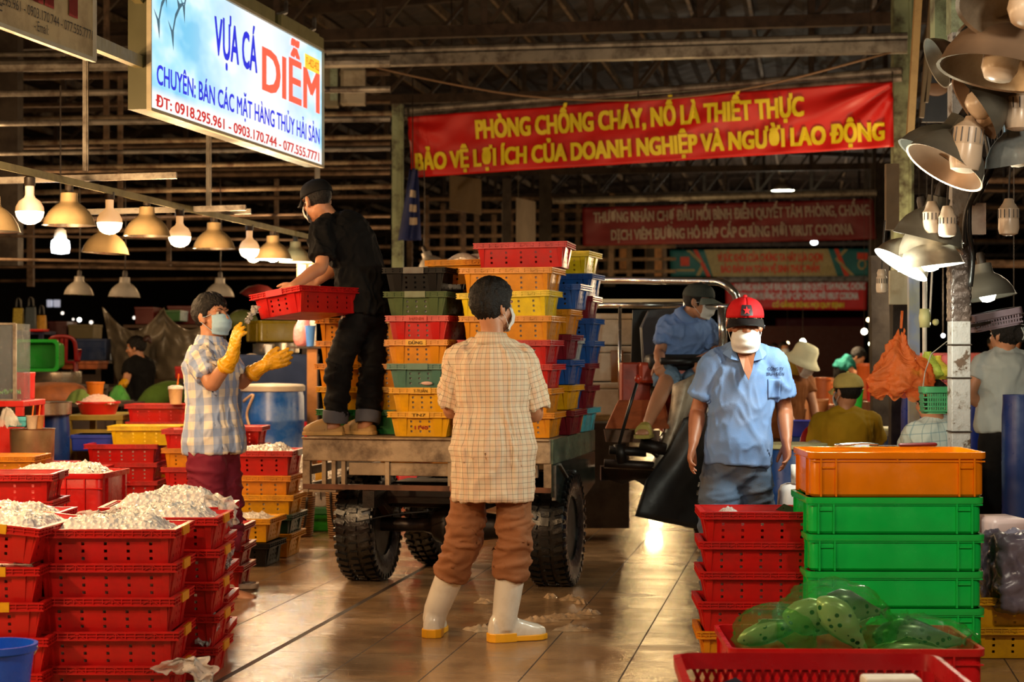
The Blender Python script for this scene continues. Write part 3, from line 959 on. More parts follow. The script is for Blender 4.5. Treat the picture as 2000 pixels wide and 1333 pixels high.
mb.bar(spt(.72, SH + .09, -.03), spt(.98, SH + .09, -.03), .06, .05)
mb.build('top_channel', plain('olive_channel', '#7c7448', .55, .2), sign, ofs=o0)
mb = MB()
for u in (.76, .96):
    mb.tube([spt(u - .05, SH + .10, -.02), spt(u, SH + .15, -.02), spt(u + .02, SH + .24, -.04)], .018, 6)
mb.build('clip', M_GREYSTEEL, sign, ofs=o0)
ln = lamp_light('sign_box_light', spt(.55, .42, .35), 0, (.8, .93, 1), .3); bpy.data.objects.remove(ln)
# unlit neighbour sign, upper left corner
s2 = thing('shop_sign', 'unlit weathered shop sign cut by the upper left corner of the photo', 'sign', P(80, 20, 7.5))
o0 = s2.location
B1 = P(183, 118, 8.9); BD = V((-.2, -.98, 0)).normalized()
def s2pt(u, v, off=0.0): return B1 + BD * u + V((0, 0, v)) + V((.98, -.2, 0)) * off
mb = MB(); c8 = [s2pt(0, 0, 0), s2pt(0, 0, -.045), s2pt(3.3, 0, -.045), s2pt(3.3, 0, 0)]; mb.loft([c8, [p + V((0, 0, .9)) for p in c8]])
mb.build('panel', plain('dirty_cream_panel', '#a58f68', .5, 0, .15, 3, dirt='#6a5230', damt=.6), s2, ofs=o0)
mb = MB(); mb.bar(s2pt(0, 0, .004), s2pt(3.3, 0, .004), .02, .02); mb.bar(s2pt(0, 0, .004), s2pt(0, .9, .004), .02, .02); mb.build('edge_trim', plain('grey_sign_edging', '#9a927f', .5), s2, ofs=o0)
def s2u(px):
    k = (px - 1000) / FPX
    return (k * B1.y - B1.x) / (BD.x - k * BD.y)
mb = MB(); letter(mb, 'DIỄM', s2u(-75), s2u(149), .180, .30, lambda u, v: s2pt(u, v, .008), .05); mb.build('lettering', plain('dull_red_ink', '#8e1712', .5), s2, ofs=o0)
mb = MB(); letter(mb, 'Di động: 0918.295.961 - 0903.170.744 - 077.555.7771', s2u(-80), s2u(178), .095, .046, lambda u, v: s2pt(u, v, .008), .004)
mb.build('lettering', plain('dark_sign_ink', '#1e1712', .5), s2, ofs=o0); mb = MB(); letter(mb, 'Fax:', s2u(-75), s2u(2), .062, .046, lambda u, v: s2pt(u, v, .008), .004); mb.build('lettering', plain('dark_sign_ink', '#1e1712', .5), s2, ofs=o0); mb = MB(); letter(mb, '- Email:', s2u(64), s2u(92), .036, .046, lambda u, v: s2pt(u, v, .008), .004)
mb.build('lettering', plain('dark_sign_ink', '#1e1712', .5), s2, ofs=o0)

def hangcord(t, p, h, r=.008):
    mb = MB(); mb.tube([p, p + V((0, 0, h))], r, 6); mb.build('cord', M_DARKSTEEL, t, True, t.location)
for (a, b), lb in (((s2pt(0, .62, -.03), spt(0, .66, -.06)), 'upper olive rail between the unlit sign and the lit sign'), ((s2pt(0, .10, -.03), spt(0, .28, -.06)), 'lower olive rail between the unlit sign and the lit sign')):
    mb = MB(); mb.bar(a, b, .05, .07); tag(mb.build('sign_rail', plain('olive_channel', '#7c7448', .55, .2)), lb, 'rail')
# ---------------------------------------------------------------- banners
def banner(name, label, corners, Ys, mat, amp, lines, nu=70, nv=14, crease=None):
    """corners: tl,tr,bl,br pixels; Ys: left,right distance; lines: (text,u0,u1,v0,vh,mat,bold)"""
    tl, tr, bl, br = [P(c[0], c[1], Ys[i % 2]) for i, c in enumerate(corners)]
    nrm = (tr - tl).cross(tl - bl).normalized()
    if nrm.y > 0: nrm = -nrm
    def surf(u, v, off=0.0):
        p = (bl * (1 - u) + br * u) * (1 - v) + (tl * (1 - u) + tr * u) * v
        h = amp * (noise.noise(V((u * 5 + Ys[0], v * 1.6, 0))) + .6 * noise.noise(V((u * 13, v * 4 - u * 9, 3))))
        for (cu, cv, n_, r, a_) in crease or ():
            du, dv = (u - cu) * 7, (v - cv)
            ang = math.atan2(dv, du); d = math.hypot(du, dv)
            h += a_ * math.sin(ang * n_) * math.exp(-(d / r) ** 2) * min(1, d * 2.5)
        return p + nrm * (h + off)
    t = thing(name, label, 'banner', (tl + br) / 2)
    for k, q in enumerate((tl, tr, tl.lerp(tr, .5))):
        hangcord(t, q - V((0, 0, .02)), .13 if Ys[0] < 30 else 8.0 - q.z - .02 * q.y / 10)
    mb = MB(); mb.grid(lambda u, v: surf(u, v), nu, nv); mb.build('cloth', mat, t, True, t.location, solid=.004)
    for tx, u0, u1, v0, vh, m, bold in lines:
        mb = MB(); letter(mb, tx, u0, u1, v0, vh, lambda u, v: surf(u, v, .03), bold); mb.build('lettering', m, t, ofs=t.location)
    return t, surf
M_BANRED = plain('red_banner_cloth', '#c81a16', .42, 0, .10, 2)
M_YEL = plain('yellow_banner_paint', '#e8d21c', .5, 0, .06, 4)
bn, _ = banner('hanging_banner', 'bright red banner with yellow fire prevention slogan across the alley',
    ((797, 229), (1743, 158), (803, 347), (1746, 287)), (23.2, 21.0), M_BANRED, .035,
    [('PHÒNG CHỐNG CHÁY, NỔ LÀ THIẾT THỰC', .152, .832, .565, .285, M_YEL, .055), ('BẢO VỆ LỢI ÍCH CỦA DOANH NGHIỆP VÀ NGƯỜI LAO ĐỘNG', .012, .984, .115, .265, M_YEL, .055)], 110, 26,
    [(1.02, 1.03, 13, 1.1, .045), (-.02, .95, 11, .9, .018)])
M_BAND2 = plain('shaded_red_banner_cloth', '#6a0d12', .6, 0, .12, 2); M_SHADELET = plain('shaded_banner_paint', '#94847a', .6)  # the unlit look is put into the darkened cloth and letter colours
TX1, TX2 = 'THƯƠNG NHÂN CHỢ ĐẦU MỐI BÌNH ĐIỀN QUYẾT TÂM PHÒNG, CHỐNG', 'DỊCH VIÊM ĐƯỜNG HÔ HẤP CẤP CHỦNG MỚI VIRUT CORONA'
banner('hanging_banner', 'red banner darkened for shade, two lines of dimmed letters, behind the bright red one', ((1137, 406), (1705, 388), (1138, 481), (1712, 468)), (36.5, 35.5), M_BAND2, .05,
    [(TX1, .04, .985, .60, .25, M_SHADELET, .05), (TX2, .10, .925, .14, .25, M_SHADELET, .05)], 70, 14)
mb = MB(); mb.tube([P(1080, 392, 36.6), P(1712, 376, 35.4)], .07, 8); trim(mb, M_GREYSTEEL)
M_TEAL = plain('teal_banner_cloth', '#2d6f6c', .6, 0, .1, 2); M_TAN = plain('tan_banner_print', '#b59a62', .6); M_ORRED = plain('orange_red_banner_print', '#e0482a', .6)
t3, sf = banner('hanging_banner', 'teal and tan food safety banner with orange letters and a round badge', ((1308, 489), (1704, 486), (1310, 541), (1702, 539)), (53, 53), M_TEAL, .05,
    [('VÌ SỨC KHỎE CỦA CHÚNG TA HÃY LỰA CHỌN', .235, .755, .56, .27, M_ORRED, .06), ('BẢO ĐẢM AN TOÀN VỆ SINH THỰC PHẨM', .25, .74, .15, .25, M_ORRED, .06)], 40, 8)
def poly3(pts, m, nm, off=.02):
    mb = MB(); k = 10
    for a, b in zip(pts[:-1], pts[1:]): pass
    mb.add([sf(u, v, off) for u, v in pts], [list(range(len(pts)))]); mb.build(nm, m, t3, ofs=t3.location)
def strip3(u0a, u0b, u1a, u1b, m, nm, off):
    mb = MB(); n_ = 24
    mb.grid(lambda s, t: sf((u0a + (u0b - u0a) * s) * (1 - t) + (u1a + (u1b - u1a) * s) * t, t, off), n_, 6); mb.build(nm, m, t3, ofs=t3.location)
strip3(.21, .83, .17, .78, M_TAN, 'tan_field', .012)
strip3(.18, .20, .115, .135, M_ORRED, 'red_band', .022); strip3(.865, .89, .81, .83, M_ORRED, 'red_band', .022)
poly3([(.08, .98), (.10, .98), (.175, .45), (.145, .04), (.125, .04), (.155, .45)], M_TAN, 'chevron', .018); poly3([(.86, .98), (.88, .98), (.835, .62), (.915, .02), (.895, .02), (.815, .62)], M_TAN, 'chevron', .018)
mb = MB(); mb.add([sf(.95 + .022 * math.cos(a), .42 + .2 * math.sin(a), .02) for a in [2 * PI * i / 20 for i in range(20)]] + [sf(.95 + .014 * math.cos(a), .42 + .13 * math.sin(a), .02) for a in [2 * PI * i / 20 for i in range(20)]], [[i, (i + 1) % 20, 20 + (i + 1) % 20, 20 + i] for i in range(20)]); mb.build('round_badge', M_TAN, t3, ofs=t3.location)
poly3([(.925, .62), (.975, .58), (.978, .84), (.925, .86)], M_ORRED, 'red_flag', .03)
poly3([(.05, .40), (.095, .40), (.095, .74), (.05, .74)], M_ORRED, 'square_emblem', .02)
poly3([(.03, .2), (.12, .2), (.12, .28), (.03, .28)], M_TAN, 'tan_bar', .02)
M_RED4 = plain('lit_red_banner_cloth', '#d8302a', .6, 0, .1, 2); M_WLET = plain('white_banner_paint', '#e9e1d8', .6)
mb = MB(); mb.tube([P(1400, 546, 74), P(1700, 544, 74)], .16, 8); trim(mb, M_GREYSTEEL)
banner('hanging_banner', 'distant red banner with white letters and one yellow line', ((1417, 551), (1694, 547), (1418, 604), (1692, 606)), (75, 75), M_RED4, .05,
    [(TX1, .06, .985, .68, .22, M_WLET, .06), (TX2, .08, .94, .36, .22, M_WLET, .06), ('CỐ GẮNG ĐÚNG MỌI QUY ĐỊNH', .33, .84, .08, .16, M_YEL, .06)], 40, 8)
banner('hanging_banner', 'faint maroon banner hanging lowest and farthest down the alley', ((1515, 622), (1690, 620), (1515, 652), (1690, 650)), (88, 88), M_BAND2, .05, [], 20, 6)
# dark blue cloth flag and small hung boards
t = thing('folded_flag', 'dark blue and white cloth flag hanging by the left banner post', 'flag', P(803, 390, 23.0))
mb = MB()
def ff(u, v):
    w = .05 + .10 * v
    return P(800 + (1 - v) * 8, 330 + v * 140, 22.9) + V(((u - .5) * 2 * w, .06 * math.sin(u * 9 + v * 3), 0))
hangcord(t, P(806, 332, 22.9), 1.2); mb.grid(ff, 16, 20); mb.build('cloth', plain('navy_cloth', '#1c2a62', .7, 0, .2, 3), t, True, t.location, solid=.006)
mb = MB()
for k, vv in enumerate((.3, .5, .68)):
    mb.grid(lambda u, v: ff(.35 + .4 * u + .05 * k, vv + v * .1) + V((0, -.012, 0)), 5, 3)
mb.build('white_print', plain('white_flag_print', '#c9b9a2', .7), t, True, t.location)
for (x0, y0, x1, y1, Y, c, lb) in ((878, 342, 940, 408, 27, '#6e5b3a', 'dull brown board hung under the red banner'), (1008, 386, 1046, 500, 30, '#8c8274', 'grey upright notice board with faint lines above the crate load')):
    mb = MB(); mb.loft([[P(x0, y1, Y), P(x1, y1 + 12, Y - 1), P(x1, y1 + 12, Y - 1) + V((0, .06, 0)), P(x0, y1, Y) + V((0, .06, 0))], [P(x0, y0, Y), P(x1, y0 + 8, Y - 1), P(x1, y0 + 8, Y - 1) + V((0, .06, 0)), P(x0, y0, Y) + V((0, .06, 0))]])
    o = tag(mb.build('notice_board', plain('board_' + c, c, .6, 0, .15, 3)), lb, 'sign')
    hangcord(o, P(x0 + 4, y0 + 2, Y), 3.2)
# junction box on the beam
t = thing('junction_box', 'grey metal electrical box under the beam right of the lit sign', 'electrical box', P(690, 170, 22.62))
mb = MB(); mb.box(P(690, 170, 22.62), (.31, .2, .46)); mb.build('case', plain('grey_box_paint', '#8f8672', .5, .2, .1, 3, dirt='#4a3a28'), t, ofs=t.location, bevel=.01)
mb = MB(); mb.box(P(692, 170, 22.50), (.27, .02, .42)); mb.build('door', plain('grey_door_paint', '#a39a86', .5, .2, .1, 3, dirt='#4a3a28'), t, ofs=t.location, bevel=.004)
t = thing('junction_box', 'narrow pale box mounted beside the lit sign, left of the bigger one', 'electrical box', P(648, 165, 22.6))
mb = MB(); mb.box(P(648, 165, 22.6), (.17, .2, .58)); mb.build('case', plain('olive_box_paint', '#77715a', .5, .2), t, ofs=t.location, bevel=.01)
mb = MB(); mb.box(P(652, 165, 22.48), (.09, .02, .4)); mb.build('door', plain('glass_green_door', '#8b9a86', .3, .2), t, ofs=t.location)

# ---------------------------------------------------------------- lamps
M_ALU = plain('aluminium_shade', '#a89a86', .42, .75, .12, 5, dirt='#5d5142', damt=.5)
M_ALUIN = plain('bright_shade_inside', '#cfc8ba', .30, .85, .1, 6)
M_SHADEWARM = plain('tan_shade', '#b39a70', .5, .35, .12, 5, dirt='#6e5733', damt=.4)
M_SOCK = plain('dark_socket', '#2c231b', .5)
M_BULBN = glow('glowing_bulb_neck', (1.0, .46, .14), .6)
M_BULBG = glow('glowing_bulb_globe', (1.0, .74, .42), 5.0)
M_LEDG = glow('glowing_led_bulb', (.88, .97, 1.0), 9.0)
M_LEDY = glow('glowing_lamp_mouth', (.97, 1.0, .80), 7.0)
M_LIN = glow('lit_shade_lining', (.95, 1.0, .78), .9)
M_MILK = plain('milky_lamp_glass', '#cdb9a2', .28, 0, .05, 5)
SHADE = ((.028, .055), (.052, .05), (.055, .0), (.062, -.012), (.09, -.03), (.125, -.065), (.150, -.108), (.163, -.150), (.167, -.153), (.158, -.15), (.144, -.108), (.12, -.068), (.086, -.036), (.05, -.016), (.028, -.01))
def rot_to(d):
    return V((0, 0, 1)).rotation_difference(V(d).normalized()).to_matrix()
def shade_lamp(label, top, k=1.0, d=(0, 0, 1), shade=M_SHADEWARM, inner=None, bulb=None, light=None, group=None, cord=0.0, wide=1.0, bz=-.10, bulbR=.05, lofs=(0, 0, 0)):
    """top: world point of the socket top; d: direction from mouth to socket"""
    R = rot_to(d)
    t = thing('pendant_lamp', label, 'lamp', top, group=group)
    prof = [(r * k * wide, (z - .10) * k) for r, z in SHADE]
    mb = MB(); mb.lathe(prof[:9], 32, R, cap=False)
    mb.build('shade', shade, t, True, angle=.7)
    mb = MB(); mb.lathe(prof[8:], 32, R, cap=False)
    mb.build('shade_lining', inner or M_ALUIN, t, True, angle=.7)
    mb = MB(); mb.lathe([(.02 * k, .02 * k), (.026 * k, 0), (.026 * k, -.05 * k), (.024 * k, -.052 * k)], 14, R); mb.build('socket', M_SOCK, t, True, angle=.7)
    if cord:
        mb = MB(); mb.tube([(0, 0, 0), (.01, 0, cord * .5), (0, 0, cord)], .006, 6, 3); mb.build('cord', M_SOCK, t, True)
    if bulb:
        mb = MB(); mb.lathe([(.02 * k, -.09 * k), (bulbR * .7 * k, (bz - .04) * k), (bulbR * k, (bz - .08) * k), (bulbR * .98 * k, (bz - .14) * k), (bulbR * .7 * k, (bz - .168) * k), (.01 * k, (bz - .175) * k)], 18, R)
        mb.build('bulb', bulb, t, True)
    if light:
        lamp_light('lamp_light', V(top) + R @ V((0, 0, (bz - .24) * k)) + V(lofs), light[0], light[1], .06)
    return t
def bulb_lamp(label, px, py, Y, k=1.0, light=60, group=None, col=WARM, socket_top=None):
    """bare reflector bulb; (px,py): socket top"""
    top = P(px, py, Y)
    t = thing('bare_bulb', label, 'light bulb', top, group=group)
    mb = MB(); mb.lathe([(.012 * k, .05 * k), (.030 * k, .04 * k), (.030 * k, 0), (.026 * k, -.005 * k)], 14); mb.build('socket', M_SOCK, t, True, angle=.7)
    mb = MB(); mb.lathe([(.022 * k, 0), (.024 * k, -.012 * k), (.023 * k, -.05 * k), (.030 * k, -.066 * k), (.056 * k, -.085 * k), (.072 * k, -.115 * k), (.075 * k, -.14 * k)], 20, cap=False); mb.build('neck', M_BULBN, t, True)
    mb = MB(); mb.lathe([(.075 * k, -.14 * k), (.070 * k, -.165 * k), (.055 * k, -.19 * k), (.028 * k, -.205 * k), (.003 * k, -.209 * k)], 20); mb.build('globe', M_BULBG, t, True)
    if light: lamp_light('bulb_light', top + V((0, 0, -.27 * k)), light, col, .07)
    return t
def hang(px): return railpt(px, -.03)
def ydist(px): return 16240 / (1584 - px)
for px, py, n_, k in ((58, 362, 'nearest the left edge of the photo', 1.0), (214, 389, 'between the first two tan shades', 1.0), (351, 421, 'between the second and third tan shades', 1.0), (487, 450, 'left of the lit green shade', 1.0)):
    bulb_lamp('glowing warm reflector bulb on the lamp rail, ' + n_, px, py, ydist(px), k * 1.12, 75)
bulb_lamp('smaller glowing bulb half hidden below the fourth bulb on the rail', 495, 475, 17.2, .9, 15)
for px, py, lb in ((135, 362, 'tan dome lamp shade on the rail right of the nearest bulb'), (287, 391, 'tan dome lamp shade on the rail, second from left'), (418, 423, 'tan dome lamp shade on the rail under the lit sign')):
    shade_lamp(lb, P(px, py, ydist(px)), 1.0)
shade_lamp('lit dome lamp with white green glow near the man in black', P(533, 450, ydist(532)), 1.0, inner=M_LIN, bulb=M_LEDY, light=(26, (.92, 1, .8)))
shade_lamp('yellow necked dome lamp beside the shoulder of the man in black', P(577, 463, 16.1), .9, inner=glow('warm_mouth', (1, .75, .4), 1.6), light=(14, WARM))
shade_lamp('tan dome shade hanging behind the second warm bulb', P(209, 425, 13.2), 1.05, d=(.05, 0, 1))
shade_lamp('tan dome lamp cut by the left edge of the photo', P(-18, 366, 10.2), 1.0, bulb=M_BULBG)
t = thing('led_bulb', 'glowing cold white lamp bulb under the left lamp row', 'light bulb', P(118, 455, 14.6))
mb = MB(); mb.lathe([(.02, .04), (.045, .02), (.05, -.02), (.052, -.05)], 16); mb.build('base', M_WHITE, t, True); mb = MB(); mb.tube([(0, 0, .03), (0, 0, 1.2)], .006, 6); mb.build('cord', M_SOCK, t)
mb = MB(); mb.lathe([(.05, -.05), (.072, -.065), (.078, -.12), (.07, -.165), (.01, -.175)], 18); mb.build('globe', M_LEDG, t, True)
lamp_light('led_light', P(118, 520, 14.4), 14, (.85, .93, 1), .06)
M_DULL = plain('dull_enamel_shade', '#9c958a', .5, .1, .1, 4, dirt='#5a5044', damt=.5)
for px, py, Y, k, lb, inn in ((155, 532, 19, .95, 'dull white dome lamp deep in the left stalls, left of its pair', None), (244, 533, 18.5, 1.0, 'dull white dome lamp deep in the left stalls, right of its pair', None), (430, 535, 18.8, .95, 'cream dome lamp with red lining above the man with yellow gloves', plain('red_lining', '#b02418', .5)), (828, 485, 20, 1.0, 'dull white dome lamp behind the black crate on the cart', None)):
    shade_lamp(lb, P(px, py, Y), k, d=(.03, 0, 1) if px < 800 else (-.4, 0, 1), shade=M_DULL, inner=inn, cord=1.0)
# far pendants
shade_lamp('small far pendant lamp lit green white under the banners', P(1529, 345, 48), 1.5, shade=M_DULL, inner=glow('far_mouth', (.95, 1, .7), 14), bulb=M_LEDY, wide=1.2, cord=2.0, light=(60, (.95, 1, .75)))
t = thing('led_bulb', 'tiny white lamp above the teal banner', 'light bulb', P(1590, 474, 60)); mb = MB(); mb.ell((0, 0, 0), (.12, .12, .08)); mb.build('globe', M_LEDG, t, True); mb = MB(); mb.tube([(0, 0, .05), (0, 0, 3.0)], .01, 6); mb.build('cord', M_SOCK, t)
# ================================================================ CRATES
CL, CW, CH, PITCH = .56, .39, .150, .138
def crate_wall(mb, a0, b0, a1, b1, z0, z1, cols, rows, hs, axis):
    """one side wall (trapezoid, outward at the top) with square holes; axis 0: long side at y=+b, 1: short side at x=+a"""
    def pt(s, z):                      # s in metres along wall, z height
        t = (z - z0) / (z1 - z0)
        a = a0 + (a1 - a0) * t; b = b0 + (b1 - b0) * t
        if axis == 0: return V((max(-a, min(a, s if abs(s) < a0 else math.copysign(a, s))), b, z))
        return V((a, max(-b, min(b, s if abs(s) < b0 else math.copysign(b, s))), z))
    L = (a1 if axis == 0 else b1)
    xs = sorted(set([-L, L] + [c - hs / 2 for c in cols] + [c + hs / 2 for c in cols]))
    zs = sorted(set([z0, z1] + [r - hs / 2 for r in rows] + [r + hs / 2 for r in rows]))
    base = len(mb.v)
    for z in zs:
        for x in xs: mb.v.append(pt(x, z))
    n = len(xs)
    for j in range(len(zs) - 1):
        for i in range(n - 1):
            cx, cz = (xs[i] + xs[i + 1]) / 2, (zs[j] + zs[j + 1]) / 2
            if any(abs(cx - c) < 1e-4 for c in cols) and any(abs(cz - r) < 1e-4 for r in rows): continue
            q = base + j * n + i
            mb.f.append([q, q + 1, q + n + 1, q + n]); mb.mi.append(0)
def mirrored(mb, fn):
    """fn fills an MB for +side; add it and its 180 degree copy"""
    m = MB(); fn(m)
    mb.add(m.v, m.f); mb.add([V((-p.x, -p.y, p.z)) for p in m.v], m.f)
def crate_body_mesh(holes=True):
    mb = MB()
    a1, b1 = CL / 2 - .026, CW / 2 - .026; a0, b0 = a1 - .018, b1 - .018
    z1 = CH - .004
    rows = (.034, .063, .092) if holes else ()
    mirrored(mb, lambda m: crate_wall(m, a0, b0, a1, b1, 0.004, z1, [-.176, -.088, 0, .088, .176] if holes else [], rows, .0125, 0))
    mirrored(mb, lambda m: crate_wall(m, a0, b0, a1, b1, 0.004, z1, [-.055, 0, .055] if holes else [], rows, .0125, 1))
    mb.add([V((x * a0, y * b0, .004)) for x, y in ((-1, -1), (1, -1), (1, 1), (-1, 1))], [(0, 1, 2, 3)])
    t = mb.build('crate_tmp', None, solid=.004, recalc=False)
    me = t.data; bpy.data.objects.remove(t)
    ex = MB()
    def stile(p, q, w0, w1, out, ax):     # tapered buttress
        for s in (-1, 1):
            vs = []
            for z, w, o in ((.004, w0, .003), (CH - .03, w1, out)):
                t_ = (z - .004) / (z1 - .004)
                bb = (b0 + (b1 - b0) * t_) if ax == 0 else (a0 + (a1 - a0) * t_)
                for (dx, dy) in ((-w / 2, 0), (w / 2, 0), (w / 2, o), (-w / 2, o)):
                    if ax == 0: vs.append(V((s * p + dx, bb + dy, z)))
                    else: vs.append(V((bb + dy, s * p + dx, z)))
            for sg in (1, -1):
                ex.add([V((v.x * sg, v.y * sg, v.z)) for v in vs], [(0, 3, 2, 1), (4, 5, 6, 7), (0, 1, 5, 4), (1, 2, 6, 5), (2, 3, 7, 6), (3, 0, 4, 7)])
    stile(.107, 0, .040, .058, .013, 1)
    stile(.232, 0, .018, .030, .012, 0)
    e = ex.mesh('ex')
    bm = bmesh.new(); bm.from_mesh(me); bm.from_mesh(e); bm.to_mesh(me); bm.free()
    me.name = 'crate_body'
    return me
def crate_rim_mesh():
    mb = MB()
    zt, zb = CH, CH - .034
    A1, B1 = CL / 2, CW / 2
    def ring(a, b, z): return [V((-a, -b, z)), V((a, -b, z)), V((a, b, z)), V((-a, b, z))]
    i = .021
    mb.loft([ring(A1 - i, B1 - i, zt - .008), ring(A1 - i, B1 - i, zt), ring(A1, B1, zt), ring(A1, B1, zt - .007), ring(A1 - .007, B1 - .007, zt - .007), ring(A1 - .007, B1 - .007, zt - .0145), ring(A1 - .001, B1 - .001, zt - .0145), ring(A1 - .001, B1 - .001, zt - .0185),
             ring(A1 - .007, B1 - .007, zt - .0185), ring(A1 - .007, B1 - .007, zb + .006), ring(A1, B1, zb + .006), ring(A1, B1, zb), ring(A1 - i, B1 - i, zb)], False)
    def ribs(m):
        for k in range(15):
            x = -A1 + .02 + k * (2 * A1 - .04) / 14
            m.box((x, B1 - .004, zt - .017), (.004, .007, .032))
        for k in range(14):
            x = -A1 + .02 + k * (2 * A1 - .04) / 14; x2 = x + (2 * A1 - .04) / 14
            if k % 4 in (1, 2):
                m.bar((x, B1 - .003, zt - .03 if k % 2 else zt - .006), (x2, B1 - .003, zt - .006 if k % 2 else zt - .03), .005, .003)
        for k in range(9):
            y = -B1 + .02 + k * (2 * B1 - .04) / 8
            m.box((A1 - .004, y, zt - .017), (.007, .004, .032))
    mirrored(mb, ribs)
    me = mb.mesh('crate_rim'); return me
ME_BODY, ME_SOLID, ME_RIM = crate_body_mesh(True), crate_body_mesh(False), crate_rim_mesh()
def tagplate_mesh(s):
    mb = MB()
    mb.box((s * (CL / 2 - .002), 0, CH - .017), (.012, .125, .037))
    return mb.mesh('name_plate')
ME_PLATE = [tagplate_mesh(1), tagplate_mesh(-1)]
CRATECOL = {'red': '#c01614', 'yellow': '#e0a30a', 'orange': '#d98a10', 'blue': '#0f4f9a', 'green': '#0d6a2a', 'teal': '#4a7566', 'olive': '#4c5a34', 'black': '#0a0808', 'cyan': '#4fb0c0', 'white': '#b9b9b4', 'pink': '#c8303a', 'darkgreen': '#0c3a30', 'lemon': '#e6c410', 'skyblue': '#1f7fd6', 'maroon': '#7a1220'}
CW_WORD = {'orange': 'orange yellow', 'lemon': 'lemon yellow', 'skyblue': 'bright blue', 'darkgreen': 'blackish green', 'cyan': 'light cyan'}
PROTO = {}
def crate_proto(colr, solid=False, plate=None):
    key = (colr, solid, plate)
    if key in PROTO: return PROTO[key]
    m = plastic('crate_' + colr, CRATECOL[colr], .55 if colr in ('black', 'olive') else .36, spec=.18 if colr in ('black', 'olive') else .5, dirt='#3a1a0c' if colr in ('orange', 'yellow') else '#1a0c08', damt=.35)
    m2 = plastic('plate_' + plate, CRATECOL[plate], .4, dirt='#5a2a0c') if plate else m
    kids = []
    for nm, me, mt in (('crate_body', ME_SOLID if solid else ME_BODY, m), ('rim', ME_RIM, m)) + ((('name_plate', ME_PLATE[0], m2), ('name_plate', ME_PLATE[1], m2)) if plate else ()):
        mm = me.copy(); mm.materials.clear(); mm.materials.append(mt); kids.append((nm, mm))
    PROTO[key] = kids
    return kids
def crate(colr, loc, yaw=0.0, k=1.0, label='', group=None, solid=False, plate=None, tilt=None, name='fish_crate'):
    rot = tilt + (yaw,) if tilt else (0, 0, yaw)
    t = thing(name, label, 'crate', loc, rot, group)
    if k != 1.0: t.scale = (k, k, k)
    for nm, me in crate_proto(colr, solid, plate):
        obj(nm, me, None, t)
    return t
ORD = ['bottom', 'second', 'third', 'fourth', 'fifth', 'sixth', 'seventh', 'eighth']
def ordword(i, n):
    if i == n - 1: return 'topmost'
    if i == 0: return 'bottom'
    return ORD[i] + ' up'
def cword(c): return CW_WORD.get(c, c)
def stack(cols, front, yaw, where, z0=0.0, k=1.0, pitch=None, end_on=False, jit=.008, group=None, plates=None, solid=(), dz=None, labels=None):
    """cols bottom to top; front: world xy of the middle of the side facing the viewer; end_on: short end faces the viewer"""
    pitch = (pitch or PITCH) * k
    dep = (CL if end_on else CW) * k / 2
    out = []
    n = len(cols)
    for i, c in enumerate(cols):
        y = yaw + random.uniform(-1, 1) * jit * 2
        cx = front[0] - math.sin(yaw) * dep + random.uniform(-1, 1) * jit; cy = front[1] + math.cos(yaw) * dep + random.uniform(-1, 1) * jit * .5
        lb = (labels or {}).get(i) or '%s fish crate, %s, %s' % (cword(c), ordword(i, n), where)
        out.append(crate(c, (cx, cy, z0 + i * pitch), y + (PI / 2 if end_on else 0), k, lb, group or ('crates of the ' + where), solid=i in solid, plate=(plates or {}).get(i)))
    return out
def fill_mesh():
    mb = MB(); a, b = CL / 2 - .052, CW / 2 - .052
    def fn(u, v):
        x, y = (u - .5) * 2 * a, (v - .5) * 2 * b
        return V((x, y, .105 + .02 * noise.noise(V((x * 40, y * 40, 0)))))
    mb.grid(fn, 20, 14)
    def ring(z): return [V((x * (.986 if z < .05 else 1.03), y * (.978 if z < .05 else 1.045), z)) for x, y in [(-a + 2 * a * i / 20, -b) for i in range(20)] + [(a, -b + 2 * b * i / 14) for i in range(14)] + [(a - 2 * a * i / 20, b) for i in range(20)] + [(-a, b - 2 * b * i / 14) for i in range(14)]]
    mb.loft([ring(.012), ring(.106)]); return mb.mesh('ice_fill')
ME_FILL = fill_mesh()
def mk_fill():
    n = NT('ice_and_fish'); co = n.coord(); f = n.noise(co, 26, 3, .6)
    n.l(n.ramp(f, [(.36, (.25, .18, .15)), (.46, (.80, .74, .70)), (.62, (.95, .93, .90))]), n.b.inputs['Base Color']); n.b.inputs['Roughness'].default_value = .3
    return n.m
ME_FILL.materials.append(mk_fill())
def fill(crates):
    for c in crates:
        o = obj('crushed_ice', ME_FILL); o.location = c.location; o.rotation_euler = c.rotation_euler; o.scale = c.scale
        tag(o, 'ice inside ' + c['label'], 'ice', 'ice inside slotted crates', 'stuff')
def top_of(c): return V(c.location) + V((0, 0, CH * c.scale[0]))
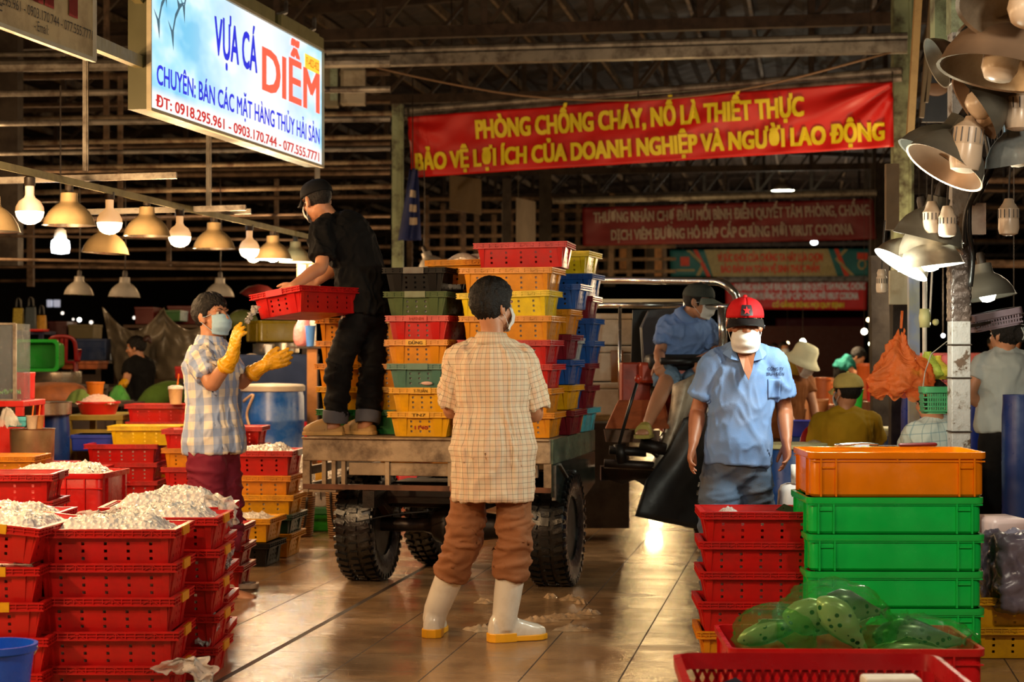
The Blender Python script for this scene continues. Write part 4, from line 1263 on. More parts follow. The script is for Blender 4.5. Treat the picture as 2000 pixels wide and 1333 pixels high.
def ice(crate_o, label, h=.05, seed=0, k=.86, dims=None, n=(56, 40), lo=-.02):
    """heap of crushed ice filling a crate"""
    L, W = dims or ((CL - .064) * crate_o.scale[0], (CW - .064) * crate_o.scale[0])
    mb = MB(); top = crate_o['ztop'] if 'ztop' in crate_o else CH * crate_o.scale[0]
    def fn(u, v):
        x, y = (u - .5) * L, (v - .5) * W
        e = min(1, min(u, 1 - u) * 5) * min(1, min(v, 1 - v) * 5)
        p = V((x + seed, y, seed * .3))
        z = h * (sstep(0, 1, e) * (.75 + .5 * noise.noise(p * 6)))
        cell = noise.voronoi(p * 55)[0]
        z += .016 * (cell[1] - cell[0]) * (.4 + e) + .022 * max(0, noise.noise(p * 21)) * e
        return V((x + .006 * noise.noise(p * 60), y, top + lo + z))
    mb.grid(fn, *n)
    # closing skirt so the heap is a solid body
    b = [fn(u, 0) for u in [i / 12 for i in range(13)]] + [fn(1, v) for v in [i / 12 for i in range(1, 13)]] + [fn(1 - i / 12, 1) for i in range(1, 13)] + [fn(0, 1 - i / 12) for i in range(1, 12)]
    mb.loft([b, [V((p.x * .92, p.y * .90, top - .06)) for p in b]], False)
    o = mb.build('crushed_ice', M_ICE, None, True)
    o.location = crate_o.location; o.rotation_euler = crate_o.rotation_euler
    tag(o, label, 'ice', kind='stuff')
    return o
M_BAGW = film('clear_plastic_film', '#d8d2cc', .42, .2)
def rag(label, pts, w, seed=0, mat=None, name='plastic_bag', cat='plastic bag', n=(14, 22)):
    """crumpled strip of film following points"""
    pts = [V(p) for p in pts]
    pp, _ = catmull(pts, [[0]] * len(pts), 8)
    mb = MB()
    def fn(u, v):
        f = v * (len(pp) - 1); i = min(int(f), len(pp) - 2); p = pp[i].lerp(pp[i + 1], f - i)
        ww = w * (1 - .35 * v + .25 * noise.noise(V((v * 4 + seed, 0, 1))))
        q = V((u * 3 + seed, v * 6, seed))
        return p + V(((u - .5) * ww, 0, 0)) + noise.noise_vector(q * 1.3) * (.018 + .02 * min(1, w * 4)) + noise.noise_vector(q * 4) * .008
    mb.grid(fn, *n)
    return tag(mb.build(name, mat or M_BAGW, None, True, solid=.0015), label, cat)

# ---------------------------------------------------------------- left foreground stacks
def fx(px, Y): return ((px - 1000) / FPX * Y, Y)
R5 = ['red'] * 5
s1 = stack(R5, fx(203, 7.12), -.01, 'front stack nearest the camera at left', k=1.03, pitch=.132, plates={i: 'orange' for i in range(5)})
ice(s1[-1], 'crushed ice heaped in the nearest red crate stack at lower left', .055, 1.0)
s2 = stack(R5, fx(296, 7.60), -.02, 'stack just behind the nearest left stack', plates={i: 'orange' for i in range(5)})
ice(s2[-1], 'crushed ice in the crate behind the nearest left stack', .05, 2.0)
s3 = stack(R5, fx(322, 8.1), .03, 'third left stack back with draped film')
s3[-1].scale = (1.06, 1.06, 1.0)
ice(s3[-1], 'crushed ice mounded in the third red stack back', .085, 3.0)
s0 = stack(R5, fx(-14, 6.98), .0, 'end on stack cut by the left photo edge', end_on=True, jit=.014, plates={i: 'yellow' for i in range(5)})
s0[-1].rotation_euler = (.10, 0, PI / 2 - .08); s0[-1].location.z += .035
ice(s0[-1], 'crushed ice in the tilted crate at the left photo edge', .04, 4.0)
s00 = stack(R5, fx(-20, 7.75), -.03, 'stack behind the tilted crate at the left photo edge')
ice(s00[-1], 'crushed ice in the crate just behind the tilted one at far left', .05, 5.0)
s01 = stack(R5 + ['red'], fx(-10, 8.7), .04, 'sixth deep stack at the left edge before the big tub', plates={5: 'maroon'}, pitch=.132)
rag('clear plastic film hanging off the corner of the third red stack', [P(400, 968, 8.25), P(432, 975, 8.1), P(446, 1000, 8.05), P(448, 1028, 8.02)], .10, 1)
rag('clear plastic film sticking out low between red stacks beside the floor', [P(425, 1200, 7.75), P(402, 1235, 7.66), P(398, 1262, 7.62)], .07, 2)
rag('clear plastic film spilling at the bottom of the nearest left stack', [P(330, 1312, 7.08), P(372, 1290, 7.06), P(395, 1318, 7.04), P(402, 1345, 7.02)], .14, 3)
rag('wet plastic film lying over ice in the second red crate', [P(175, 1006, 7.8), P(225, 998, 7.82), P(262, 1002, 7.84)], .12, 4)
rag('scrap of film caught on the third red stack near its middle', [P(446, 1070, 8.08), P(440, 1095, 8.05), P(437, 1110, 8.04)], .05, 5)
for S_ in (s1, s2, s3, s0): fill(S_[:-1])
# blue bucket in the lower left corner
t = thing('blue_bucket', 'blue plastic bucket in the lower left corner', 'bucket', G(-6, 6.35, .12))
prof = [(.10, 0), (.128, .22), (.14, .226), (.142, .25), (.128, .25), (.12, .2), (.095, .012)]
mb = MB(); mb.lathe(prof, 28); mb.build('bucket_body', plastic('bucket_blue', '#1450c8', .3), t, True, angle=.6)
mb = MB(); mb.tube([(.14 * math.cos(a), .14 * math.sin(a), .24 - .10 * math.sin(a) ** 2) for a in [PI * (i / 10) for i in range(11)]], .004, 6); mb.build('handle', M_CHROME, t, True)
mb = MB(); mb.lathe([(.11, 0), (.11, .12), (.0, .12)], 20); o = mb.build('bucket_stand', plastic('stand_red', '#a01212'), None); o.location = G(-6, 6.35, 0); tag(o, 'red tub carrying the blue bucket at the lower left corner', 'tub')

# ---------------------------------------------------------------- totes (solid, stackable)
def rrect(a, b, r, z, n=5):
    out = []
    for cx, cy, s in ((a - r, b - r, 0), (-a + r, b - r, 1), (-a + r, -b + r, 2), (a - r, -b + r, 3)):
        for i in range(n + 1):
            th = PI / 2 * (s + i / n); out.append(V((cx + r * math.cos(th), cy + r * math.sin(th), z)))
    return out
def tote(name, label, colr, loc, yaw, L, W_, H, group=None, ribs=True, cat='crate', r=.035, rough=.28, cells=None, matname=None):
    t = thing(name, label, cat, loc, (0, 0, yaw), group)
    m = plastic(matname or ('tote_' + colr.lstrip('#')), colr, rough)
    a, b = L / 2, W_ / 2
    mb = MB()
    mb.loft([rrect(a - .022, b - .022, r, 0), rrect(a - .012, b - .012, r, .012), rrect(a - .012, b - .012, r, H - .028), rrect(a - .016, b - .016, r, H - .01), rrect(a - .02, b - .02, r, .014)], True)
    mb.build('tote_body', m, t, True, angle=.5)
    mb = MB(); mb.loft([rrect(a - .013, b - .013, r, H - .028), rrect(a - .002, b - .002, r, H - .028), rrect(a, b, r, H - .022), rrect(a, b, r, H), rrect(a - .016, b - .016, r, H), rrect(a - .017, b - .017, r, H - .03)], False)
    mb.build('rim', m, t, True, angle=.5)
    if ribs:
        mb = MB()
        xs = (-.43, -.345, .345, .43) if not cells else [i / cells - .5 for i in range(1, cells)]
        for sg in (-1, 1):
            for x in xs: mb.box((x * L, sg * (b - .009), H * .49), (.007, .014, H * .96))
            mb.box((0, sg * (b - .010), H * .80), (L * .98, .008, .006))
            if not cells:
                for x in (-.3875, .3875): mb.box((x * L, sg * (b - .010), H * .66), (.07 * L, .012, .008))
                mb.box((0, sg * (b - .010), H * .86), (.006, .012, H * .16))
            for y in (-.3, .3): mb.box((sg * (a - .009), y * W_, H * .49), (.014, .007, H * .96))
        mb.build('rib', m, t)
    t['ztop'] = H
    return t
tb = tote('big_tub', 'big ribbed red tub full of ice behind the left foreground stacks', '#c41a18', V((*fx(98, 9.5), .36)) + V((0, .25, 0)), -.10, .62, .48, .40, cells=6, cat='tub')
tote('big_tub', 'ribbed red tub under the ice tub behind the left foreground stacks', '#c41a18', V((*fx(98, 9.52), 0)) + V((0, .25, 0)), -.10, .60, .46, .358, cells=6, cat='tub')
ice(tb, 'crushed ice filling the big ribbed red tub', .06, 6.0, dims=(.55, .42))
# stall stacks farther back on the left
st5 = stack(['red', 'red', 'red', 'red', 'red', 'lemon'], fx(236, 13.6), .0, 'left stall stack with a yellow crate on top', pitch=.139)
st5[-1].location.x += .18
crate('red', V((*fx(236, 13.6), 0)) + V((-.62, .2, 0)), .1, 1, 'low red crate on the floor left of the yellow topped stall stack', plate='maroon')
st5b = stack(['yellow', 'yellow', 'yellow', 'red', 'red', 'red', 'red'], fx(312, 14.3), .0, 'stack behind the yellow topped stall stack', pitch=.140)
st6 = stack(['red', 'red', 'red', 'red', 'orange', 'red'], fx(390, 13.1), .02, 'stack behind the knees of the man with yellow gloves', pitch=.138)
st6b = stack(['red', 'red', 'red', 'yellow', 'red', 'red'], fx(442, 13.6), -.02, 'stack between the gloved man and the big blue drum', pitch=.138)
st7 = stack(['yellow', 'darkgreen', 'yellow', 'orange'], fx(482, 12.2), -.12, 'stack right of the gloved man', pitch=.118, k=1.12)
c7 = crate('red', V(st7[-1].location) + V((-.0, -.02, .165)), -.10, 1.16, 'red crate of ice atop yellow crates right of the gloved man', plate='white')
ice(c7, 'ice heaped in the red crate right of the gloved man', .05, 7.0)
fill(st5[:-1]); fill(st7)
f1 = stack(['black', 'yellow'], fx(442, 11.7), -.14, 'short pair in front of the stack right of the gloved man', pitch=.15, k=1.06)
ice(f1[-1], 'fish and ice in the yellow crate above the black one', .03, 8.0)
stack(['red', 'red', 'red'], fx(384, 10.5), -.05, 'small stack between the front stacks and the black crate', pitch=.118)
tote('low_tray', 'pale grey plastic lid lying on the wet floor by the small red stack', '#b8ab9c', V((*fx(472, 10.6), 0.0)), .1, .2, .14, .04, ribs=False, cat='lid')
# ================================================================ THE CART AND ITS LOAD
TA = math.radians(13.0)
tw = V((math.cos(TA), -math.sin(TA), 0)); tl = V((math.sin(TA), math.cos(TA), 0))       # across, along
# rear left top corner of the bed
C0 = P(592, 854, 10.62); BEDZ = C0.z
def T(a, l, z=0.0):
    """cart frame: a across from the rear left corner, l along, z above ground"""
    return V((C0.x, C0.y, 0)) + tw * a + tl * l + V((0, 0, z))
BW, BL = 1.50, 1.34
RT = Matrix.Rotation(-TA, 3, 'Z')
cart = thing('cargo_cart', 'rusty steel cargo cart loaded with fish crates, rear facing the camera', 'cart', T(BW / 2, .5))
o0 = cart.location
M_BEDST = plain('worn_bed_steel', '#a28c70', .6, .2, .25, 4, .3, 30, dirt='#4a3524', damt=.8, dscale=6)
M_BEDGREEN = plain('wet_green_side_panel', '#6f7f6a', .25, .3, .2, 4, .1, 20, dirt='#2e3a34', damt=.6)
M_UNDER = plain('greasy_black_steel', '#1d1713', .45, .4, .3, 5, .2, 30, dirt='#3a2416', damt=.6)
def cbox(mb, a, l, z, sa, sl_, sz): mb.box(T(a, l, z), (sa, sl_, sz), RT)
mb = MB(); cbox(mb, BW / 2, BL / 2, BEDZ - .02, BW - .02, BL, .04); mb.build('bed_floor', M_BEDST, cart, ofs=o0)
mb = MB(); cbox(mb, BW / 2, .012, BEDZ - .072, BW, .05, .135); cbox(mb, BW / 2, -.02, BEDZ - .004, BW, .03, .012)
mb.build('rear_beam', M_BEDST, cart, ofs=o0, bevel=.006)
mb = MB(); cbox(mb, BW / 2 + .1, .03, BEDZ - .185, BW - .36, .035, .075); mb.build('second_beam', M_BEDST, cart, ofs=o0, bevel=.004)
mb = MB(); cbox(mb, BW / 2, .012, BEDZ - .292, BW, .035, .03); mb.build('lower_rail', plain('rust_red_rail', '#6e4630', .6, .3, .3, 6, dirt='#2c1a10', damt=.7), cart, ofs=o0)
for a in (.02, .13, .19, .25, .52, .90, 1.37, BW - .02):
    mb = MB(); w = .045 if a in (.02, BW - .02, 1.37) else .024; cbox(mb, a, .015, BEDZ - .21, w, .035, .18); mb.build('upright', M_BEDST, cart, ofs=o0)
mb = MB()
for z in (-.05, -.20, -.30): cbox(mb, .015, BL / 2, BEDZ + z, .03, BL, .05)
cbox(mb, .10, .14, BEDZ - .315, .2, .26, .02)
mb.build('left_side_rail', M_BEDST, cart, ofs=o0)
# right side panel: pale top strip and dark wet skirt with a notched lower edge
mb = MB(); mb.loft([[T(BW, .0, BEDZ), T(BW + .012, .0, BEDZ), T(BW + .012, BL, BEDZ), T(BW, BL, BEDZ)], [T(BW, 0, BEDZ - .15), T(BW + .012, 0, BEDZ - .15), T(BW + .012, BL, BEDZ - .13), T(BW, BL, BEDZ - .13)]])
mb.build('side_strip', M_BEDGREEN, cart, ofs=o0)
mb = MB()
low = [(0, -.33), (.30, -.40), (.40, -.30), (.62, -.28), (.75, -.42), (1.0, -.40), (BL, -.34)]
top = [(l, -.14) for l, z in low]
pa = [T(BW, l, BEDZ + z) for l, z in low] + [T(BW, l, BEDZ + z) for l, z in reversed(top)]
mb.loft([pa, [p + tw * .012 for p in pa]])
mb.build('side_skirt', plain('dark_wet_skirt', '#3c4640', .18, .45, .2, 4, .12, 20, dirt='#1c201c', damt=.6), cart, ofs=o0)
mb = MB(); cbox(mb, BW + .012, .03, BEDZ - .25, .02, .03, .2); mb.bar(T(BW + .02, .15, BEDZ - .15), T(BW + .02, .55, BEDZ - .31), .014); mb.build('side_brace', M_GREYSTEEL, cart, ofs=o0)
# chassis, springs, axle
mb = MB()
for a in (.42, 1.08): cbox(mb, a, BL / 2 + .1, BEDZ - .36, .07, BL + .3, .10)
for l in (.25, 1.0): cbox(mb, BW / 2, l, BEDZ - .36, .9, .06, .08)
mb.build('chassis', M_UNDER, cart, ofs=o0)
AXL, AXZ = .52, .345
for a in (.36, 1.14):
    mb = MB()
    for k in range(4):
        h = .34 - k * .07
        mb.bar(T(a, AXL - h, AXZ + .20 - k * .022), T(a, AXL, AXZ + .10 - k * .018), .05, .014); mb.bar(T(a, AXL, AXZ + .10 - k * .018), T(a, AXL + h, AXZ + .20 - k * .022), .05, .014)
    mb.bar(T(a, AXL - .33, AXZ + .2), T(a, AXL - .33, BEDZ - .32), .03)
    mb.build('leaf_spring', plain('rusty_spring', '#4d3524', .6, .4, .3, 6), cart, ofs=o0)
mb = MB(); mb.tube([T(.2, AXL, AXZ), T(.6, AXL, AXZ), T(.68, AXL, AXZ), T(.76, AXL, AXZ), T(.84, AXL, AXZ), T(1.3, AXL, AXZ)], [.045, .042, .10, .13, .10, .045], 14, 3); mb.build('axle', M_UNDER, cart, True, ofs=o0)
mb = MB(); mb.box(T(.62, .75, AXZ + .18), (.5, .35, .16), RT); mb.tube([T(.70, AXL, AXZ), T(.75, 1.6, AXZ + .12)], .05, 10); mb.build('gear_housing', M_UNDER, cart, ofs=o0, bevel=.02)
mb = MB(); mb.tube([T(.3, .1, AXZ + .05), T(.5, .2, AXZ + .09), T(.72, .25, AXZ + .11)], .005, 5, 3); mb.build('cable', M_BLACK, cart, True, ofs=o0)
def wheel(parent, c, ax, R=.345, w=.235, o0=None, name='wheel'):
    M = rot_to(ax); h = w / 2
    prof = [(R * .56, -h * .82), (R * .72, -h * .98), (R * .88, -h), (R * .955, -h * .9), (R * .975, -h * .72), (R * .975, h * .72), (R * .955, h * .9), (R * .88, h), (R * .72, h * .98), (R * .56, h * .82), (R * .54, 0)]
    mb = MB(); rings = []
    for r, z in prof: rings.append([c + M @ V((r * math.cos(2 * PI * j / 48), r * math.sin(2 * PI * j / 48), z)) for j in range(48)])
    rings.append(rings[0]); mb.loft(rings, False)
    for j in range(40):                                      # tread lugs
        for row in (-1, 1, 0):
            a = 2 * PI * (j + (.5 if row == 0 else .25 * row)) / 40
            Q = M @ Matrix.Rotation(a, 3, 'Z')
            z = row * h * .66
            mb.box(c + Q @ V((R * .985, 0, z)), (R * .06, R * .085, h * (.5 if row else .42)), Q @ Matrix.Rotation(.3 * row, 3, 'X'))
        for s in (-1, 1):
            Q = M @ Matrix.Rotation(2 * PI * (j + .25 * s) / 40, 3, 'Z'); mb.box(c + Q @ V((R * .93, 0, s * h * .97)), (R * .09, R * .07, h * .12), Q)
    tr = mb.build(name, M_RUBBER, parent, True, ofs=o0, angle=.5)
    mb = MB(); mb.lathe([(R * .57, -h * .7), (R * .52, -h * .6), (R * .50, -h * .2), (R * .2, -h * .1), (R * .2, h * .1), (R * .5, h * .2), (R * .52, h * .6), (R * .57, h * .7)], 32, M, c)
    mb.lathe([(.06, -h * .5), (.075, -h * .1), (.075, h * .45), (.05, h * .6), (.001, h * .6)], 16, M, c)
    for k in range(6):
        a = 2 * PI * k / 6
        for s in (-1, 1): mb.box(c + M @ V((.11 * math.cos(a), .11 * math.sin(a), s * h * .16)), (.022, .022, .03), M)
    mb.build('rim', plain('greasy_wheel_rim', '#4a4338', .45, .5, .3, 5), tr, True, ofs=o0, angle=.5)
    return tr
wheel(cart, T(.245, AXL, .345), tw, o0=o0); wheel(cart, T(1.425, AXL, .345), tw, o0=o0)
wheel(cart, T(.47, 1.38, .31), V((.85, -.5, 0)), .31, .2, o0=o0)
mb = MB(); mb.bar(T(.47, 1.38, .31), T(.75, 1.25, .45), .08); mb.build('front_axle_arm', M_UNDER, cart, ofs=o0)

# ---------------------------------------------------------------- crates on the cart
Z = BEDZ + .002
def cstack(cols, a, l, where, end_on=False, pitch=.141, k=1.0, da=None, **kw):
    f = T(a, l); return stack(cols, (f.x, f.y), -TA + kw.pop('dyaw', 0), where, z0=Z + kw.pop('dz0', 0), k=k, pitch=pitch, end_on=end_on, group='crates on the cart', **kw)
tc = cstack(['yellow', 'yellow', 'teal', 'orange', 'red', 'olive', 'black'], .70, .055, 'middle cart stack left of plaid man', True, pitch=.1415, plates={0: 'yellow', 1: 'yellow', 2: 'teal', 3: 'yellow', 4: 'red', 5: 'olive', 6: 'black'}, jit=.010)
for i, c in enumerate(tc): c.location -= tw * (.004 * i)
M_INKR = plain('red_crate_ink', '#c2361a', .6); M_INKG = plain('raised_plate_letters', '#7d5a12', .6)
def crate_text(c, s, w, z, h, mat, out, bold=.02):
    mb = MB(); x = -CL / 2 - out
    letter(mb, s, 0, 1, z, h, lambda u, v: V((x, w / 2 - w * u, v)), bold)
    return mb.build('lettering', mat, c)
crate_text(tc[0], 'TN8', .095, .046, .030, M_INKR, -.034, .03)
for i, s, mm in ((0, 'TN7', M_INKG), (1, 'T-TUẤN', M_INKG), (3, 'DŨNG', plain('blue_black_plate_ink', '#3a3a3c', .6)), (4, 'HẠNH', plain('pale_red_plate_ink', '#d8584a', .5))):
    crate_text(tc[i], s, .085, CH - .027, .017, mm, .0075, .015)
mb = MB(); mb.ell(T(.74, .075, Z + 2 * .1415 + .035), (.035, .006, .011), RT); o = mb.build('fish', plain('pale_fish', '#c9a394', .35), None, True); tag(o, 'pinkish fish belly showing through a slot of the teal crate', 'fish')
tr_ = cstack(['orange', 'orange', 'red', 'red', 'orange', 'lemon', 'orange'], 1.215, .06, 'right cart stack beside the plaid shirt man', pitch=.1405, jit=.012)
tr_[5].rotation_euler.y = -.03
rt = crate('red', T(1.27, .36, Z + 7 * .1405 + .012), -TA + .06, 1.0, 'red crate lying on top of the right cart stack', 'crates on the cart', tilt=(0, -.015))
rs2 = cstack(['maroon', 'yellow', 'blue', 'maroon', 'orange', 'blue'], 1.26, .47, 'second cart row seen at the right edge', pitch=.152, jit=.02)
rs2[-1].location += tw * .03
rs2b = cstack(['orange', 'blue', 'blue', 'white', 'orange', 'yellow'], 1.245, .66, 'row tucked between second and last cart rows', pitch=.146, jit=.02, end_on=False)
for c in rs2b: c.scale = (.98, .6, 1)
rs3 = cstack(['cyan', 'maroon', 'maroon', 'blue', 'blue', 'maroon', 'blue', 'lemon'], 1.29, .92, 'last cart row at the right by the tractor', pitch=.1405, jit=.022)
rs2c = cstack(['lemon', 'yellow', 'yellow', 'blue', 'yellow', 'yellow'], .66, .72, 'inner middle cart column hidden behind the black crate', pitch=.148)
ob = crate('orange', T(.905, .50, Z + 6 * .148 + .03), -TA + .25, 1.0, 'open yellow crate with wrapped fish on top of the load', 'crates on the cart', tilt=(.06, -.03))
for i, (a, l, dy) in enumerate(((.86, .44, .3), (.96, .50, -.4), (.90, .58, .2))):
    mb = MB(); z = Z + 6 * .148 + .15
    mb.limb([T(a - .10, l, z), T(a, l + .02, z + .03), T(a + .12, l + .02 * i, z)], [.02, .04, .014], 12)
    o = mb.build('wrapped_fish', plain('silvery_fish_bag', '#bcae9f', .2, .2, .3, 20, .4, 60), None, True)
    tag(o, ('silvery wrapped fish at the left in the open yellow crate', 'silvery wrapped fish at the right in the open yellow crate', 'silvery wrapped fish at the back of the open yellow crate')[i], 'fish', 'fish in the open yellow crate')
tl_ = cstack(['green', 'yellow', 'orange', 'orange', 'orange'], .235, .34, 'cart stack behind the man in black', pitch=.140, k=1.0, solid=(0,), jit=.008)
tl2 = cstack(['orange', 'orange', 'yellow', 'orange', 'skyblue', 'orange', 'red'], .36, .78, 'tall cart stack behind the black clad man', pitch=.141)

for S_ in (tc[:-1], tr_, tl_[1:]): fill(S_)
# ================================================================ TRACTOR
trk = thing('tractor', 'small red motor tractor with grey fender and steel roll bar, driver aboard', 'tractor', G(1310, 12.3))
o0 = trk.location
def Q(px, py, Y): return P(px, py, Y)
M_RED_T = plain('red_tractor_paint', '#b03c1c', .45, .1, .25, 5, .1, 30, dirt='#3a1a10', damt=.6)
M_ORG_T = plain('rusty_orange_plate', '#b9663c', .5, .2, .25, 5, .1, 30, dirt='#4a2414', damt=.6)
M_FEND = plain('worn_grey_fender', '#a89c88', .5, .2, .2, 4, .2, 25, dirt='#4a3a2a', damt=.7)
def slab(pts, th, d=V((0, 1, 0))):
    mb = MB(); mb.loft([[p for p in pts], [p + d * th for p in pts]]); return mb
# upright red box behind the lever, floor plate, engine cowl
mb = MB(); a = Q(1238, 770, 12.3); mb.box(Q(1240, 768, 12.35), (.20, .25, .42)); mb.tube([Q(1236, 716, 12.3), Q(1236, 708, 12.3)], .035, 10); mb.build('battery_box', M_RED_T, trk, ofs=o0, bevel=.012)
mb = slab([Q(1208, 782, 12.1), Q(1300, 782, 12.0), Q(1308, 838, 11.6), Q(1182, 838, 11.7)], .05); mb.build('footplate', M_ORG_T, trk, ofs=o0, bevel=.006)
mb = slab([Q(1288, 770, 12.05), Q(1345, 760, 12.1), Q(1352, 838, 11.9), Q(1296, 846, 11.75)], .3); mb.build('engine_cowl', M_RED_T, trk, ofs=o0, bevel=.01)
mb = MB(); mb.box(Q(1310, 728, 12.35), (.46, .45, .14)); mb.build('seat_base', M_RED_T, trk, ofs=o0, bevel=.02)
mb = MB(); mb.box(Q(1322, 708, 12.3), (.42, .42, .11)); mb.build('seat_cushion', plain('black_vinyl_seat', '#23221f', .45), trk, True, ofs=o0, bevel=.03)
mb = slab([Q(1256, 735, 12.7), Q(1250, 640, 12.75), Q(1266, 606, 12.75), Q(1330, 600, 12.85), Q(1345, 730, 12.85)], .06); mb.build('seat_back', plain('grey_seat_shell', '#57585a', .4), trk, ofs=o0, bevel=.015)
mb = slab([Q(1232, 735, 12.95), Q(1236, 606, 12.95), Q(1300, 604, 13), Q(1300, 735, 13)], .05); mb.build('dark_screen', plain('smoky_panel', '#2b2c2b', .4), trk, ofs=o0)
# roll bar, hand rail, struts
mb = MB(); mb.tube([Q(1150, 547, 13.2), Q(1250, 548, 12.9), Q(1385, 550, 12.2), Q(1412, 554, 12.05), Q(1430, 568, 12.0), Q(1440, 592, 12.0), Q(1444, 700, 12.0)], .028, 10, 4); mb.build('roll_bar', M_CHROME, trk, True, ofs=o0)
mb = MB(); mb.tube([Q(1380, 599, 12.1), Q(1470, 601, 11.9)], .022, 10); mb.tube([Q(1410, 600, 12.0), Q(1412, 690, 12.0)], .03, 10); mb.build('hand_rail', M_CHROME, trk, True, ofs=o0)
mb = MB(); mb.tube([Q(1211, 600, 12.9), Q(1210, 790, 12.6)], .012, 8); mb.tube([Q(1170, 597, 13.0), Q(1335, 595, 12.9)], .02, 8); mb.build('cargo_frame', M_CHROME, trk, True, ofs=o0)
mb = MB(); mb.tube([Q(1372, 704, 11.95), Q(1290, 706, 11.9)], .025, 10); o = mb.build('steering_grip', M_BLACK, trk, True, ofs=o0)
mb = MB(); mb.tube([Q(1370, 704, 11.97), Q(1440, 712, 12.2), Q(1450, 780, 12.3)], .018, 8, 3); mb.build('steering_arm', M_DARKSTEEL, trk, True, ofs=o0)
# gear lever
mb = MB(); mb.tube([Q(1209, 868, 11.5), Q(1228, 800, 11.5), Q(1245, 746, 11.5)], .011, 8); lv = mb.build('gear_lever', M_BLACK, trk, True, ofs=o0)
mb = MB(); mb.ell(Q(1246, 741, 11.5), (.022, .022, .03)); mb.build('lever_knob', plastic('knob_red', '#b03018'), lv, True, ofs=o0)
# fender and rubber mudflap
def ff_(u, v):
    L_ = [(1316, 752), (1312, 790), (1304, 835), (1290, 875), (1270, 914)]; R_ = [(1372, 722), (1352, 785), (1338, 820), (1322, 855), (1298, 917)]
    f = u * 4; i = min(3, int(f)); f -= i
    l = Q(L_[i][0] + (L_[i + 1][0] - L_[i][0]) * f, L_[i][1] + (L_[i + 1][1] - L_[i][1]) * f, 11.75 - .15 * u); r = Q(R_[i][0] + (R_[i + 1][0] - R_[i][0]) * f, R_[i][1] + (R_[i + 1][1] - R_[i][1]) * f, 11.85 - .1 * u)
    return l.lerp(r, v) + V((0, -.10 * math.sin(v * PI), 0))
mb = MB(); mb.grid(ff_, 20, 8); mb.build('fender', M_FEND, trk, True, ofs=o0, solid=.02)
def fl(u, v):
    L_ = [(1336, 818), (1303, 885), (1262, 940), (1240, 1008)]; R_ = [(1390, 790), (1390, 880), (1384, 960), (1376, 1036)]
    f = v * 3; i = min(2, int(f)); f -= i
    l = Q(L_[i][0] + (L_[i + 1][0] - L_[i][0]) * f, L_[i][1] + (L_[i + 1][1] - L_[i][1]) * f, 11.55 - .1 * v); r = Q(R_[i][0] + (R_[i + 1][0] - R_[i][0]) * f, R_[i][1] + (R_[i + 1][1] - R_[i][1]) * f, 11.7)
    return l.lerp(r, u) + V((0, -.07 * math.sin(u * PI) + .02 * math.sin(u * 7 + v * 4), 0))
mb = MB(); mb.grid(fl, 18, 18); mb.build('rubber_mudflap', plain('dull_black_rubber', '#181614', .5, 0, .3, 5, .2, 20), trk, True, ofs=o0, solid=.02)
wheel(trk, Q(1400, 960, 11.95) * 1.0, V((.95, -.3, 0)), .36, .2, o0=o0)
# underside clutter: pedal plate, linkage, drawbar
mb = MB()
for p0, p1, r in (((1180, 906), (1300, 912), .03), ((1190, 880), (1262, 884), .03), ((1262, 870), (1300, 905), .02), ((1210, 868), (1215, 905), .04), ((1250, 868), (1300, 880), .045)): mb.tube([Q(*p0, 11.6), Q(*p1, 11.6)], r, 8)
mb.build('linkage', M_UNDER, trk, True, ofs=o0)
mb = slab([Q(1174, 912, 11.9), Q(1300, 914, 11.7), Q(1296, 930, 11.7), Q(1262, 952, 11.75), Q(1240, 938, 11.8), Q(1215, 946, 11.85), Q(1190, 938, 11.9), Q(1174, 940, 11.9)], .15); mb.build('drawbar', M_UNDER, trk, ofs=o0)
mb = slab([Q(1180, 840, 11.75), Q(1290, 842, 11.65), Q(1286, 866, 11.65), Q(1184, 864, 11.75)], .06); mb.build('step', plain('brown_step_steel', '#6a5140', .5, .3, .25, 5), trk, ofs=o0)
mb = MB(); mb.ell(Q(1316, 862, 11.9), (.10, .12, .09)); mb.build('engine_case', plain('oily_engine_case', '#262a2c', .3, .6), trk, True, ofs=o0)
mb = MB(); mb.tube([Q(1414, 762, 11.9), Q(1414, 766, 11.85)], .045, 12); mb.build('headlamp', glow('tractor_lamp', (.95, 1, .8), 6), trk, True, ofs=o0)
# white foam boxes standing behind the cart
M_FOAM = plain('white_foam_box', '#d2cabb', .6, 0, .06, 4, dirt='#8d7450', damt=.4)
for i, (x0, y0, x1, y1, Y, lb) in enumerate(((1178, 612, 1236, 674, 13.4, 'upper white foam box behind the cart load by the tractor'), (1178, 676, 1238, 745, 13.35, 'middle white foam box with brown tape behind the cart load'), (1178, 747, 1232, 812, 13.3, 'lowest white foam box behind the cart load'))):
    a, b = P(x0 - 60, y1, Y), P(x1, y0, Y)
    t = thing('foam_box', lb, 'box', ((a.x + b.x) / 2, Y + .22, a.z), group='foam boxes by the tractor')
    w, h = b.x - a.x, b.z - a.z
    mb = MB(); mb.box((0, 0, h * .4), (w, .44, h * .8)); mb.build('box_body', M_FOAM, t, bevel=.012)
    mb = MB(); mb.box((0, 0, h * .9), (w * 1.01, .445, h * .2 - .004)); mb.build('lid', M_FOAM, t, bevel=.012)
mb = MB(); mb.box(P(1205, 716, 13.33) + V((0, -.012, 0)), (.09, .012, .24)); o = mb.build('brown_tape', plain('brown_tape', '#8a5a26', .4), None); tag(o, 'strip of brown tape stuck on the foam boxes by the tractor', 'tape')
t = thing('foam_box', 'long cream foam slab lying along the frame behind the driver', 'box', P(1255, 592, 13.3)); mb = MB(); mb.box((0, .2, 0), (.68, .4, .06)); mb.build('slab', plain('cream_foam', '#ddd3b4', .6, 0, .06, 4), t, bevel=.01)
